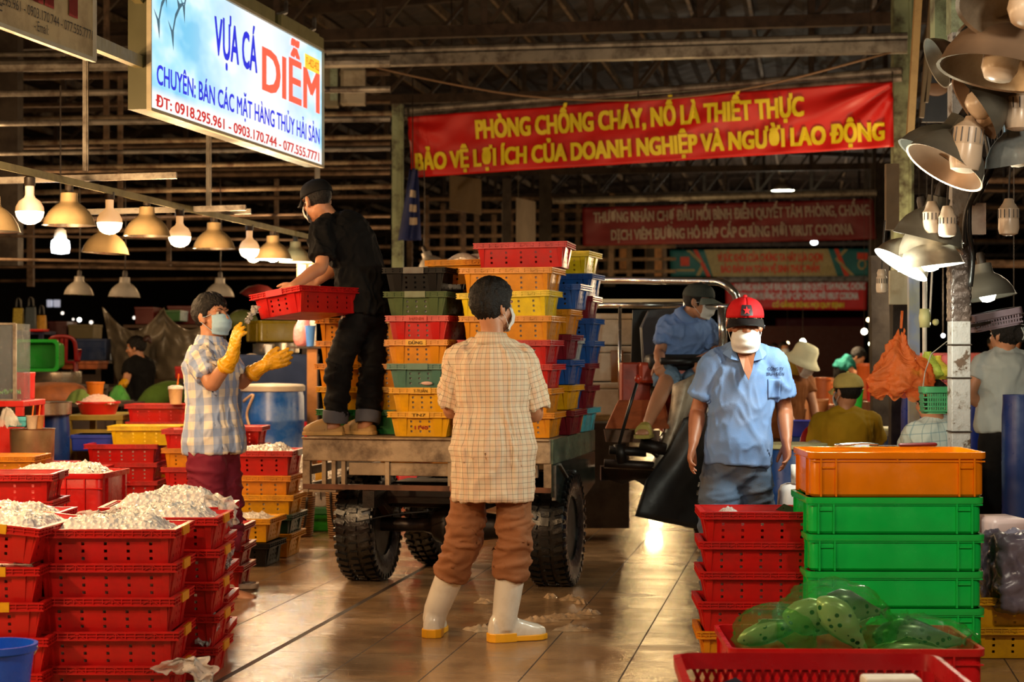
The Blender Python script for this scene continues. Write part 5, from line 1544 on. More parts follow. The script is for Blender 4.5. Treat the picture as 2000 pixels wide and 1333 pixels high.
mb = MB(); mb.box(P(1190, 820, 13.3) + V((-.1, .25, -.42)), (.5, .44, .78)); tag(mb.build('box_stand', M_DARKSTEEL), 'dark stand under the white foam boxes behind the cart', 'stand')
# ================================================================ PEOPLE
def joints(Y, fwd, **kw):
    J = {}
    for k, v in kw.items():
        J[k] = P(v[0], v[1], Y + (v[2] if len(v) > 2 else 0))
    J['fwd'] = V(fwd).normalized()
    return J
def person(label, at, z=0.0):
    return thing('person', label, 'person', (at.x, at.y, z))
def boot(root, J, s, toe, topt, mat, sole_mat, r=(.073, .066, .062), heel_lift=0.0, lo=None):
    kn, an = J['kn' + s], J['an' + s]
    top = kn.lerp(an, topt)
    d = V((toe[0], toe[1], 0)).normalized()
    z = lo if lo is not None else 0.0
    heel = V((an.x, an.y, 0)) - d * .01
    mb = MB()
    ax = (an - top).normalized()
    x, y = frame_from(ax)
    st = [(top - ax * .0, x, y, r[0], r[0]), (top + ax * .02, x, y, r[0] * .99, r[0] * .99), (top.lerp(an, .5), x, y, r[1] * 1.03, r[1] * 1.03), (top.lerp(an, .85), x, y, r[2], r[2]), (an + V((0, 0, -.03)), x, y, r[2] * .9, r[2] * .95)]
    mb.ell_loft(st, 22)
    mb.loft(foot_rings(heel, d, [(-.068, .02, .06), (-.055, .042, .10), (-.01, .048, .13), (.04, .046, .11), (.09, .047, .085), (.14, .052, .068), (.19, .046, .055), (.225, .022, .035)], z + .022))
    b = mb.build('boot', mat, root, True, root.location, remesh=.007, smit=3)
    mb = MB(); mb.ell_loft([(top - ax * .004, x, y, r[0] + .004, r[0] + .004), (top + ax * .012, x, y, r[0] + .004, r[0] + .004)], 22); mb.build('boot_top_band', mat, b, True, root.location, angle=.6)
    mb = MB(); side = V((-d.y, d.x, 0))
    pl = [(-.070, .022), (-.05, .047), (0, .050), (.06, .046), (.12, .052), (.16, .056), (.20, .047), (.232, .02)]
    out = [heel + d * t + side * w for t, w in pl] + [heel + d * t - side * w for t, w in reversed(pl)]
    mb.loft([[V((p.x, p.y, z + q)) for p in out] for q in (.002, .030)])
    heelp = [heel + d * t + side * w for t, w in pl[:4]] + [heel + d * t - side * w for t, w in reversed(pl[:4])]
    mb.loft([[V((p.x, p.y, z + q)) + (p - heel) * .03 for p in heelp] for q in (.0, .044)])
    mb.build('sole', sole_mat, b, False, root.location, bevel=.004)
    return b
M_BOOT = plain('white_rubber_boot', '#d9d2c4', .22, 0, .04, 4, coat=.4, dirt='#a8957a', damt=.35)
M_BSOLE = plain('yellow_boot_sole', '#e0a018', .4)
M_MASKB = cloth('pale_blue_mask', '#9fc0d4', .8); M_MASKW = cloth('white_mask', '#d8d6d2', .8)

# ---- the man in the plaid shirt, seen from behind
J = joints(8.7, (.3, .95, 0), neck=(960, 668), head=(963, 600), shL=(899, 702, .0), shR=(1022, 706, .03), elL=(880, 800, .08), elR=(1046, 806, .06), wrL=(925, 795, .31), wrR=(1012, 812, .30),
    hipL=(925, 888), hipR=(1000, 890), knL=(905, 1062, .05), knR=(1006, 1056, -.02), anL=(846, 1206, .16), anR=(984, 1217, 0))
J['toeL'] = V((.1, 1, 0)); J['toeR'] = V((.93, .36, 0))
pa = person('man seen from behind in a cream plaid shirt, brown trousers and white boots', G(962, 8.75))
Rh = local(None, V((.74, .67, -.06)), V((0, 0, 1)))
hA = dict(d=V((-.1, .8, .3)), nrm=V((.3, .2, -.9)))
body(pa, J, Rh, 1.04, 1.0, .0065, hands={'L': dict(d=V((.6, .8, .1)), nrm=V((.6, -.3, .6)), thumb=-1, curl=(.5, .5, .5, .5)), 'R': dict(d=V((-.6, .8, .1)), nrm=V((-.6, -.3, .6)), thumb=1, curl=(.5, .5, .5, .5))}, feet=False)
face_parts(pa, J['head'], Rh, 1.04)
hair(pa, J['head'], Rh, 1.06, front=.055, side=-.022, back=-.082, vol=1.17, top=.08)
mask(pa, J['head'], Rh, 1.04, M_MASKW)
M_PLAIDA = check_cloth('cream_plaid_shirt', '#dcc9ad', [(0, .052, .020, 0, '#d0a688', .45), (1, .052, .020, .2, '#d8b08e', .35), (0, .026, .0026, .1, '#5a5044', .55), (1, .026, .0026, .05, '#5a5044', .6)])
shA = shirt(pa, J, M_PLAIDA, .95, 1.05, .026, sl=.92, hem=.40, hemw=.030, vox=.008, amp=.011, seed=2, sr=.070, fx=(9, 9, 3.0))
M_BROWN = cloth('brown_trouser_cloth', '#8a5a3a', .7, .1, 6)
J2 = dict(J); 
trousers(pa, J2, M_BROWN, 1.0, 1.0, (.096, .088, .088), .012, end=.46, vox=.009, amp=.013, seed=5)
boot(pa, J, 'R', J['toeR'], .36, M_BOOT, M_BSOLE)
boot(pa, J, 'L', J['toeL'], .34, M_BOOT, M_BSOLE)

# ---- the man in black standing on the cart
J = joints(10.85, (-.72, .68, 0), neck=(648, 432), head=(619, 392, .0), shL=(628, 452, -.14), shR=(682, 440, .14), elL=(628, 520, -.26), elR=(655, 520, .18), wrL=(573, 559, -.40), wrR=(618, 552, .12),
    hipL=(694, 612, -.06), hipR=(728, 612, .06), knL=(661, 724, -.08), knR=(727, 722, .05), anL=(655, 822, -.08), anR=(718, 824, -.02), spine=(695, 505, .02))
J['toeL'] = V((-1, -.05, 0)); J['toeR'] = V((-.78, .6, 0))
pc = person('man in black cap, black t-shirt and black jeans standing on the cart', V((P(700, 600, 10.85).x, 10.85, 0)), BEDZ)
Rh = local(None, V((-.62, .74, -.28)), V((-.1, 0, 1)))
SK = skin()
body(pc, J, Rh, 1.02, .96, .0065, hands={'L': dict(d=V((-.80, .05, -.55)), nrm=V((.25, .9, -.35)), thumb=-1, curl=(.35, .35, .4, .4), spread=.12), 'R': dict(d=V((-.7, -.3, -.4)), nrm=V((0, -.8, -.4)), thumb=1)}, feet=False)
face_parts(pc, J['head'], Rh, 1.02)
hair(pc, J['head'], Rh, 1.02, front=.06, side=-.03, back=-.075, vol=1.05, amp=.3)
mask(pc, J['head'], Rh, 1.02, M_MASKW)
M_BLKCLOTH = cloth('black_cotton', '#0e0d0d', .9, .2, 10)
cap(pc, J['head'], Rh, 1.04, cloth('black_cap_cloth', '#0c0c0e', .8))
shirt(pc, J, M_BLKCLOTH, 1.0, 1.05, .024, sl=.78, hem=.02, hemw=.02, vox=.009, amp=.013, seed=9, collar=False, sr=.068, name='t_shirt', fx=(9, 9, 6))
M_BLKJEAN = cloth('black_denim', '#0b0b0d', .85, .2, 10)
trousers(pc, J, M_BLKJEAN, .96, 1.0, (.098, .078, .070), .012, end=.92, vox=.009, amp=.011, seed=11)
M_CUFF = cloth('grey_denim_cuff', '#565862', .85, .1, 10)
SC8 = lambda L: [(t * .86, w, h) for t, w, h in L]
M_CROC = plain('tan_clog_rubber', '#b08a52', .6, 0, .1, 5)
for s in 'LR':
    kn, an = J['kn' + s], J['an' + s]; d = (an - kn).normalized(); x, y = frame_from(d)
    mb = MB(); c = kn.lerp(an, .80); mb.ell_loft([(c, x, y, .074, .076), (c + d * .004, x, y, .079, .081), (c + d * .06, x, y, .078, .080), (c + d * .075, x, y, .072, .074), (c + d * .07, x, y, .05, .05)], 20)
    mb.build('trouser_cuff', M_CUFF, pc, True, pc.location, angle=.8)
    dd = J['toe' + s].normalized(); heel = V((an.x, an.y, 0)); side = V((-dd.y, dd.x, 0))
    mb = MB(); mb.limb([an + V((0, 0, .02)), an, V((an.x, an.y, BEDZ + .05)) + dd * .02, V((an.x, an.y, BEDZ + .045)) + dd * .10], [.036, .036, .038, .036], 12); fo_ = mb.build('foot', SK, pc, True, pc.location)
    mb = MB(); mb.loft(foot_rings(heel, dd, SC8([(.055, .044, .075), (.085, .046, .082), (.12, .048, .074), (.165, .048, .058), (.20, .040, .042), (.222, .018, .025)]), BEDZ + .022))
    mb.loft(foot_rings(heel, dd, SC8([(-.06, .02, .03), (-.05, .036, .045), (-.02, .042, .035), (.06, .044, .03)]), BEDZ + .02))
    cl = mb.build('clog', M_CROC, pc, True, pc.location, angle=.9)
    mb = MB(); pl = [(-.066, .02), (-.05, .042), (0, .046), (.08, .048), (.15, .053), (.20, .045), (.23, .018)]; pl = [(t * .86, w) for t, w in pl]
    out = [heel + dd * t + side * w for t, w in pl] + [heel + dd * t - side * w for t, w in reversed(pl)]
    mb.loft([[V((p.x, p.y, BEDZ + q)) for p in out] for q in (.003, .026)]); mb.build('sole', plain('pale_tan_sole', '#c29a5c', .6), cl, False, pc.location, bevel=.004)
    mb = MB()
    for k in range(8): mb.tube([heel + dd * (.064 + .012 * k) + side * .046 + V((0, 0, BEDZ + .035)), heel + dd * (.070 + .012 * k) + V((0, 0, BEDZ + .106 - .0075 * k)), heel + dd * (.064 + .012 * k) - side * .046 + V((0, 0, BEDZ + .035))], .0035, 5, 4)
    mb.build('woven_strap', M_CROC, cl, True, pc.location)
# the crate he hands down
yw = math.radians(56)
ld, sd = V((math.cos(yw), math.sin(yw), 0)), V((-math.sin(yw), math.cos(yw), 0))
cc_ = P(590, 600, 10.22) + sd * .195 + ld * .28; cc_.z = 1.615
hc_ = crate('red', cc_, yw, 1.0, 'red slotted fish crate held in the air by the man in black', plate='pink', tilt=(-.13, 0))
ice(hc_, 'ice in the crate held by the man in black', .01, 21, lo=-.03)
rag('strip of clear film hanging from the held red crate', [P(500, 598, 10.3), P(492, 615, 10.28), P(482, 630, 10.28)], .05, 21)

# ---- the man with yellow gloves
J = joints(10.2, (.85, -.40, 0), neck=(409, 672), head=(414, 618), shL=(389, 696, -.15), shR=(440, 692, .13), elL=(413, 752, -.27), elR=(468, 748, .16), wrL=(455, 697, -.36), wrR=(512, 716, .10),
    hipL=(404, 872, -.08), hipR=(432, 872, .08), knL=(403, 1025, -.08), knR=(440, 1022, .08), anL=(396, 1143, -.08), anR=(432, 1143, .1))
J['toeL'] = V((.9, -.4, 0)); J['toeR'] = V((.9, -.3, 0))
pb = person('man in a blue and cream checked shirt reaching up with yellow rubber gloves', G(415, 10.2))
Rh = local(None, V((.84, -.52, .06)), V((0, 0, 1)))
body(pb, J, Rh, 1.03, .95, .0065, hands=None)
face_parts(pb, J['head'], Rh, 1.03)
hair(pb, J['head'], Rh, 1.05, front=.050, side=-.008, back=-.07, vol=1.12, top=.05)
mask(pb, J['head'], Rh, 1.05, M_MASKB)
M_PLAIDB = check_cloth('blue_cream_check_shirt', '#ece2d0', [(0, .088, .044, 0, '#86a2d2', .75), (1, .088, .044, .3, '#86a2d2', .5)])
shirt(pb, J, M_PLAIDB, .92, 1.05, .030, sl=.72, hem=.06, hemw=.03, vox=.008, amp=.012, seed=15, sr=.068, fx=(10, 10, 4))
trousers(pb, J, cloth('maroon_shorts_cloth', '#7c2438', .75, .1, 8), 1.0, 1.05, (.112, .10, .09), .018, end=.45, amp=.018, seed=17, name='shorts')
M_GLOVE = plain('yellow_rubber_glove', '#e0a41a', .38, 0, .06, 6, .2, 60)
for s, kw in (('L', dict(d=V((.16, -.1, 1)), nrm=V((.75, .6, -.1)), thumb=1, curl=(.25, .22, .3, .4), spread=.16, th=(.7, .6, .5))), ('R', dict(d=V((.93, -.05, .33)), nrm=V((.1, .9, .25)), thumb=1, curl=(.18, .2, .22, .3), spread=.14, th=(.75, .55, .3)))):
    mb = MB(); w, e = J['wr' + s], J['el' + s]; dd = kw['d'].normalized()
    hand_mb(mb, w + dd * .015, s=1.10, fat=1.25, **kw)
    fd = (w - e).normalized()
    mb.limb([w - fd * .075, w - fd * .02, w + dd * .03], [.047, .040, .036], 16)
    g_ = mb.build('glove', M_GLOVE, pb, True, pb.location, remesh=.0055, smit=2)
    wrinkle(g_, pb.location, .0025, (40, 40, 40), 3)
    x, y = frame_from(fd); mb = MB(); mb.ell_loft([(w - fd * .085, x, y, .050, .050), (w - fd * .08, x, y, .053, .053), (w - fd * .068, x, y, .053, .053), (w - fd * .06, x, y, .048, .048)], 18); mb.build('glove_cuff', M_GLOVE, g_, True, pb.location)

# ---- the driver
J = joints(12.25, (.55, -.82, 0), neck=(1342, 620, -.02), head=(1366, 590, -.08), shL=(1304, 638, .0), shR=(1380, 640, .06), elL=(1288, 690, -.06), elR=(1402, 692, .0), wrL=(1288, 707, -.28), wrR=(1362, 705, -.26),
    hipL=(1306, 722, .08), hipR=(1346, 722, .16), knL=(1300, 748, -.33), knR=(1362, 750, -.25), anL=(1266, 826, -.58), anR=(1362, 830, -.4))
J['toeL'] = V((-.3, -.95, 0)); J['toeR'] = V((.1, -1, 0))
pd_ = person('driver in a blue polo and grey cap sitting on the red tractor', G(1326, 12.3), .9)
Rh = local(None, V((.86, -.45, -.16)), V((.1, 0, 1)))
body(pd_, J, Rh, 1.0, .95, .0075, hands={'L': dict(d=V((-.15, -.8, -.5)), nrm=V((.5, .1, -.8)), thumb=-1, curl=(1.0, 1.0, 1.0, 1.0), s=.95), 'R': dict(d=V((.1, -.8, -.5)), nrm=V((-.5, .1, -.8)), thumb=1, curl=(1.0, 1.0, 1.0, 1.0), s=.95)}, feet=True)
face_parts(pd_, J['head'], Rh)
hair(pd_, J['head'], Rh, 1.03, front=.06, side=-.05, back=-.10, vol=1.09, amp=.35)
mask(pd_, J['head'], Rh, 1.0, M_MASKW)
cap(pd_, J['head'], Rh, 1.04, cloth('charcoal_cap_cloth', '#3f4440', .8), cloth('grey_brim_cloth', '#70776e', .8))
M_BLUED = cloth('blue_polo_cloth', '#7a9ad4', .85, .1, 8)
shirt(pd_, J, M_BLUED, .98, 1.0, .026, sl=.70, hem=.03, hemw=.02, vox=.009, amp=.012, seed=23, sr=.066)
trousers(pd_, J, cloth('faded_denim_shorts', '#6d87a0', .85, .15, 10), 1.0, 1.0, (.095, .085, .08), .018, end=-.02, amp=.008, seed=29, name='shorts')
mb = MB(); an = J['anL']; h0 = V((an.x, an.y, 0)); sole_mb(mb, h0, J['toeL'], an.z - .095, an.z - .072, 1.0)
mb.loft(foot_rings(h0, J['toeL'], [(.09, .050, .085), (.12, .052, .078), (.155, .054, .066)], an.z - .075))
mb.build('sandal', plain('yellow_green_sandal', '#a89a4a', .5), pd_, True, pd_.location, angle=.8)

# ---- the man in the pale blue polo and red cap
J = joints(8.7, (-.12, -.99, 0), neck=(1452, 684, .02), head=(1455, 632, -.05), shL=(1391, 712, .0), shR=(1513, 710, .0), elL=(1364, 802, .04), elR=(1532, 800, .05), wrL=(1354, 866, -.06), wrR=(1536, 862, -.06),
    hipL=(1408, 915, 0), hipR=(1470, 915, .02), knL=(1402, 1075, -.10), knR=(1474, 1068, .08), anL=(1402, 1222, -.05), anR=(1474, 1206, .2))
J['toeL'] = V((-.2, -1, 0)); J['toeR'] = V((.1, -1, 0))
pe = person('man in a pale blue polo, jeans and red starred cap walking toward the camera', G(1440, 8.7))
Rh = local(None, V((-.05, -.97, -.13)), V((0, 0, 1)))
SKT = skin('tanned_skin', (.31, .115, .055))
body(pe, J, Rh, 1.03, .86, .0065, SKT, hands={'L': dict(d=V((-.22, -.25, -.95)), nrm=V((.85, -.2, -.2)), thumb=-1, curl=(.3, .35, .4, .45)), 'R': dict(d=V((.0, -.25, -.95)), nrm=V((-.85, -.2, -.1)), thumb=1, curl=(.3, .35, .4, .45))})
face_parts(pe, J['head'], Rh, 1.03)
hair(pe, J['head'], Rh, 1.02, front=.075, side=-.0, back=-.06, vol=1.03, amp=.3)
mask(pe, J['head'], Rh, 1.0, M_MASKW, drop=.026)
cp = cap(pe, J['head'], Rh, 1.05, cloth('red_cap_cloth', '#b01016', .75), cloth('black_brim_cloth', '#0f0d0e', .75))
mb = MB(); mb2 = MB()
def cpt(a, z, o=.0):
    rr = math.sqrt(max(0, 1 - ((z - .036) / .087) ** 2))
    return J['head'] + Rh @ (V((math.sin(a) * (.086 + o) * rr, -.012 + math.cos(a) * (.107 + o) * rr + .012 * math.cos(a) * rr, z)) * 1.05)
mb.grid(lambda u, v: cpt((u - .5) * .62, .048 + v * .046, .007), 6, 5); em = mb.build('cap_badge', plain('dark_cap_badge', '#221018', .6), cp, True, pe.location, recalc=False)
st_ = []
for i in range(10):
    r_ = 1 if i % 2 == 0 else .42; a = PI / 2 + i * PI / 5; st_.append(cpt(.20 * r_ * math.cos(a), .071 + .019 * r_ * math.sin(a), .0115))
mb2.add(st_ + [cpt(0, .071, .0115)], [[i, (i + 1) % 10, 10] for i in range(10)]); mb2.build('star', plain('red_star', '#d01820', .5), em, False, pe.location)
mb = MB(); mb.grid(lambda u, v: cpt(PI + (u - .5) * 3.3, .034 + v * .07, .004), 12, 5); mb.build('cap_mesh_back', cloth('black_cap_mesh', '#121012', .8), cp, True, pe.location)
M_POLO = cloth('pale_blue_polo_cloth', '#6685b8', .85, .06, 6, dirt='#7d7f86', damt=.35, dscale=3)
shE = shirt(pe, J, M_POLO, .86, 1.0, .022, sl=.72, hem=-.03, hemw=.010, vox=.008, amp=.010, belly=.025, seed=31, sr=.072, collar=False)
# open collar, placket, chest pocket, badge lettering
nb = J['neck']
M_POLO2 = cloth('pale_blue_polo_collar', '#6c8bbc', .85, .06, 6)
for s in (-1, 1):
    mb = MB()
    mb.add([nb + V(p) for p in ((s * .068, .01, .035), (s * .060, -.075, .02), (s * .032, -.115, -.055), (s * .075, -.120, -.045), (s * .108, -.06, -.018), (s * .085, .02, .0))], [[0, 1, 4, 5], [1, 2, 3, 4]])
    mb.build('collar', M_POLO2, shE, False, pe.location, solid=.006)
mb = MB(); mb.add([nb + V(p) for p in ((-.042, -.108, -.015), (.042, -.108, -.015), (.022, -.150, -.10), (.004, -.162, -.145), (-.018, -.152, -.10), (0, -.085, .0))], [[0, 4, 3, 2, 1, 5]])
mb.build('open_neck', SKT, pe, False, pe.location, solid=.004)
def chest(u, v, o=.0):
    # front of the shirt by ray from the camera side
    p = P(1478 + u * 50, 765 - v * 45, 8.7)
    hit, loc, nr, _ = shE.ray_cast(V((p.x, 7.5, p.z)) - pe.location, V((0, 1, 0)))
    return (loc + pe.location if hit else V((p.x, 8.52, p.z))) + V((0, -.004 - o, 0))
bpy.context.view_layer.update()
mb = MB()
try:
    letter(mb, 'CÔNG TY', .35, .98, .92, .13, lambda u, v: chest(u, v), .02); letter(mb, 'BÌNH ĐIỀN', .30, 1.0, .70, .13, lambda u, v: chest(u, v), .02)
    mb.build('chest_lettering', plain('navy_thread', '#26365a', .8), shE, False, pe.location)
    mb = MB(); mb.grid(lambda u, v: chest(.36 + .5 * u, -.30 + .85 * v, .002), 8, 8); mb.build('pocket', M_POLO, shE, True, pe.location, solid=.003)
except Exception as ex: print('chest', ex)
M_JEAN = cloth('dirty_blue_denim', '#4b5d78', .85, .15, 8, dirt='#4e4840', damt=.75, dscale=4)
trousers(pe, J, M_JEAN, .90, 1.0, (.112, .098, .088), .018, end=.95, amp=.015, seed=37, hi=.14)

# ---- people in the background
def simple(label, Y, fwd, hf, g, colr, pants, J, k=1.0, sl=.6, hem=.06, hairkw=None, capc=None, vox=.013, z=0.0, maskc=None, feet=False, up=(0, 0, 1), pend=.95, sh=True, vs=.012, face=True):
    J = joints(Y, fwd, **J)
    at = (J['hipL'] + J['hipR']) / 2
    t = person(label, V((at.x, at.y, 0)), z)
    R = local(None, V(hf), V(up))
    J['toeL'] = J['toeR'] = V((fwd[0], fwd[1], 0))
    hd = {'L': dict(d=(J['wrL'] - J['elL']), nrm=V((.7, 0, -.5)), thumb=-1), 'R': dict(d=(J['wrR'] - J['elR']), nrm=V((-.7, 0, -.5)), thumb=1)}
    body(t, J, R, k, g, vox * .8, hands=hd, feet=feet)
    if face: face_parts(t, J['head'], R, k)
    if hairkw is not None: hair(t, J['head'], R, 1.04 * k, **hairkw)
    if maskc: mask(t, J['head'], R, k, maskc)
    if capc: cap(t, J['head'], R, 1.04 * k, capc)
    shirt(t, J, colr, g, 1.0, .024, sl=sl, hem=hem, hemw=.015, vox=vs, amp=.007, seed=int(Y * 7), collar=False, sr=.064)
    trousers(t, J, pants, g, 1.0, (.10, .085, .075), .016, end=pend, vox=.014, amp=.008, seed=int(Y * 3))
    return t, J, R
M_DPANTS = cloth('dark_trouser_cloth', '#191716', .85, .2, 8)
# seated man in yellow (back to the camera)
ph, JH, RH = simple('man in a yellow shirt and pale cap sitting on the red plastic chair', 12.3, (-.35, .93, 0), (-.45, .88, -.05), 1.05, cloth('mustard_shirt_cloth', '#a8861c', .85, .1, 8), cloth('brown_work_trousers', '#4d3a2a', .85),
    dict(neck=(1652, 803), head=(1655, 766), shL=(1604, 828, 0), shR=(1700, 825, 0), elL=(1592, 885, .08), elR=(1716, 880, .08), wrL=(1600, 905, .30), wrR=(1690, 905, .32), hipL=(1630, 928, 0), hipR=(1680, 928, 0), knL=(1600, 905, .45), knR=(1690, 915, .45), anL=(1552, 905, .15), anR=(1690, 1040, .45)), 1.05, sl=.75, hairkw=dict(front=.05, side=-.03, back=-.075, vol=1.04, amp=.3), capc=cloth('pale_yellow_cap_cloth', '#c2b268', .8), maskc=M_MASKW)
mb = MB(); a, b = P(1592, 876, 12.2), P(1534, 900, 12.0); mb.limb([a, a.lerp(b, .6), b], [.062, .058, .052], 14); mb.limb([b, b + V((-.02, -.05, -.06)), b + V((.0, -.09, -.14))], [.05, .045, .035], 12)
bo = mb.build('boot', M_BOOT, ph, True, ph.location, remesh=.01, smit=2)
mb = MB(); mb.limb([b + V((-.05, .02, .0)), b + V((-.055, -.04, -.07)), b + V((-.03, -.10, -.15))], [(.012, .04)] * 3, 10); mb.build('sole', M_BSOLE, bo, True, ph.location)
# seated person in pale check shirt behind the post
pi, JI, RI = simple('person in a pale checked shirt sitting behind the scarred steel post', 10.3, (.5, .86, 0), (-.5, .8, -.2), .98, check_cloth('pale_check_shirt', '#b9c2ba', [(0, .05, .006, 0, '#6d8a92', .6), (1, .05, .006, 0, '#6d8a92', .6)]), M_DPANTS,
    dict(neck=(1826, 822), head=(1818, 785), shL=(1785, 848, -.05), shR=(1858, 842, .08), elL=(1772, 905, .05), elR=(1880, 905, .1), wrL=(1795, 915, .28), wrR=(1860, 915, .3), hipL=(1812, 945, 0), hipR=(1862, 945, 0), knL=(1810, 935, .45), knR=(1870, 935, .45), anL=(1810, 1080, .4), anR=(1870, 1080, .4)), 1.0, sl=.8, hairkw=dict(front=.05, side=-.03, back=-.08))
# standing woman in grey
pj, JJ, RJ = simple('woman in a grey t-shirt standing at the right with hand on hip', 10.9, (-.1, .99, 0), (-.55, .8, 0), .92, cloth('pale_grey_tee', '#a9b0ae', .85, .05, 6), M_DPANTS,
    dict(neck=(1965, 687), head=(1963, 655), shL=(1918, 712, 0), shR=(2010, 712, 0), elL=(1893, 772, -.02), elR=(2030, 775, 0), wrL=(1928, 800, .06), wrR=(2020, 830, .1), hipL=(1940, 842, 0), hipR=(1988, 842, 0), knL=(1930, 985, .02), knR=(1985, 985, .05), anL=(1922, 1108, .0), anR=(1985, 1108, .05)), .98, sl=.5, hem=.02, hairkw=dict(front=.05, side=-.03, back=-.07, vol=1.12), feet=True)
mb = MB(); hc = JJ['head']; mb.ell(hc + RJ @ V((0, -.125, .01)), (.05, .045, .055)); mb.build('hair_bun', M_HAIR, pj, True, pj.location)
mb = MB()
for k in range(6): mb.tube([hc + RJ @ V((-.05 + .018 * k, -.165, .045)), hc + RJ @ V((-.04 + .016 * k, -.18, .0)), hc + RJ @ V((-.04 + .016 * k, -.165, -.03))], .004, 5, 2)
mb.build('hair_clip', plain('pale_hair_clip', '#b8c0bc', .3), pj, True, pj.location)
# bending person in white bucket hat
pg, JG, RG = simple('person in a white brimmed hat and brown shirt bending over the tubs', 15.2, (.75, -.6, 0), (.75, -.55, -.45), 1.0, cloth('rust_brown_shirt', '#7a4a26', .85, .15, 8), cloth('rust_brown_trousers', '#5a3a22', .85),
    dict(neck=(1545, 722), head=(1568, 708, -.1), shL=(1516, 745, -.1), shR=(1572, 742, .1), elL=(1530, 800, -.2), elR=(1588, 790, .05), wrL=(1556, 840, -.3), wrR=(1596, 838, -.05), hipL=(1508, 842, .0), hipR=(1548, 842, .1), knL=(1508, 940, 0), knR=(1548, 940, .1), anL=(1508, 1000, 0), anR=(1548, 1000, .1)), 1.0, sl=.55, hem=.1, hairkw=dict(front=.05, side=-.03, back=-.08), maskc=M_MASKW)
mb = MB(); prof = [(.165, -.045), (.13, -.01), (.108, .02), (.102, .085), (.085, .115), (.03, .125), (.001, .126)]
Mh = RG @ Matrix.Rotation(.0, 3, 'X'); mb.lathe(prof, 28, Mh, JG['head'] + RG @ V((0, -.01, .035)), cap=False); mb.build('sun_hat', cloth('pale_hat_cloth', '#d9d8b8', .8, .05, 6), pg, True, pg.location, solid=.005)
mb = MB(); nb = JG['neck']; mb.limb([nb + V((-.12, .04, -.03)), nb + V((0, -.06, .02)), nb + V((.1, -.02, .02))], [.07, .085, .06], 14); mb.build('neck_scarf', cloth('yellow_scarf', '#b89a3a', .85), pg, True, pg.location)
# worker in black on the left, back turned
pf, JF, RF = simple('worker in a black t-shirt with yellow gloves crouched deep in the left stalls', 19.5, (-.85, .2, 0), (-.95, .1, -.15), .98, M_BLKCLOTH, M_DPANTS,
    dict(neck=(272, 699), head=(265, 680), shL=(254, 712, -.12), shR=(288, 712, .12), elL=(246, 745, -.25), elR=(276, 748, .1), wrL=(238, 752, -.35), wrR=(252, 755, .0), hipL=(266, 790, -.08), hipR=(288, 790, .08), knL=(258, 800, -.2), knR=(270, 815, .2), anL=(270, 925, -.1), anR=(280, 925, .1)), 1.0, sl=.62, hairkw=dict(front=.06, side=-.02, back=-.05, vol=1.1))
mb = MB(); mb.limb([JF['head'] + RF @ V(p) for p in ((0, -.10, .06), (0, -.15, .085), (.0, -.17, .04))], [.03, .035, .02], 10); mb.build('hair_knot', plain('red_brown_hair', '#3a1a0e', .5), pf, True, pf.location)
for s in 'LR':
    mb = MB(); d = (JF['wr' + s] - JF['el' + s]).normalized(); hand_mb(mb, JF['wr' + s], d, V((.5, 0, -.5)), 1, s=1.1, fat=1.3); mb.limb([JF['wr' + s] - d * .08, JF['wr' + s]], [.045, .04], 12); mb.build('glove', M_GLOVE, pf, True, pf.location, remesh=.01, smit=1)
# small far figures down the alley
simple('small distant person in a teal shirt bending over a tub', 24, (-.9, .3, 0), (.6, -.2, -.6), .95, cloth('teal_shirt', '#1f6f68', .85), M_DPANTS,
    dict(neck=(1668, 705), head=(1676, 698, -.1), shL=(1652, 712, -.12), shR=(1668, 716, .15), elL=(1668, 728, -.2), elR=(1672, 730, .2), wrL=(1680, 735, -.25), wrR=(1684, 735, .2), hipL=(1642, 722, -.08), hipR=(1648, 722, .08), knL=(1648, 800, -.08), knR=(1652, 800, .08), anL=(1648, 880, -.08), anR=(1652, 880, .08)), 1.0, hairkw=dict(front=.06, side=-.02, back=-.07), vox=.02, vs=.016, face=False)
for px, Y, c, lb, hx in ((1532, 31, '#3a4a5a', 'distant masked person standing behind the white hatted worker', 682), (1512, 34, '#7a3a2a', 'distant person in a rust shirt left of the far masked one', 684), (1985, 27, '#8a2f22', 'distant person in a red shirt at the right edge behind the hanging tray', 668), (1940, 30, '#2a3350', 'distant person in navy seen between the post and the grey shirt woman', 672)):
    s = FPX / Y
    simple(lb, Y, (0, -1, 0), (.1, -1, 0), 1.0, cloth('far_shirt_' + c, c, .85), M_DPANTS, dict(neck=(px, hx + .16 * s), head=(px, hx), shL=(px - .17 * s, hx + .24 * s), shR=(px + .17 * s, hx + .24 * s), elL=(px - .22 * s, hx + .5 * s), elR=(px + .22 * s, hx + .5 * s), wrL=(px - .2 * s, hx + .72 * s, -.1), wrR=(px + .2 * s, hx + .72 * s, -.1), hipL=(px - .09 * s, hx + .75 * s), hipR=(px + .09 * s, hx + .75 * s), knL=(px - .1 * s, hx + 1.1 * s), knR=(px + .1 * s, hx + 1.1 * s), anL=(px - .1 * s, 690 + 1.31 * s), anR=(px + .1 * s, 690 + 1.31 * s)), 1.0, hairkw=dict(front=.06, side=-.02, back=-.07), vox=.02, vs=.018, maskc=M_MASKW if px == 1532 else None, face=False)
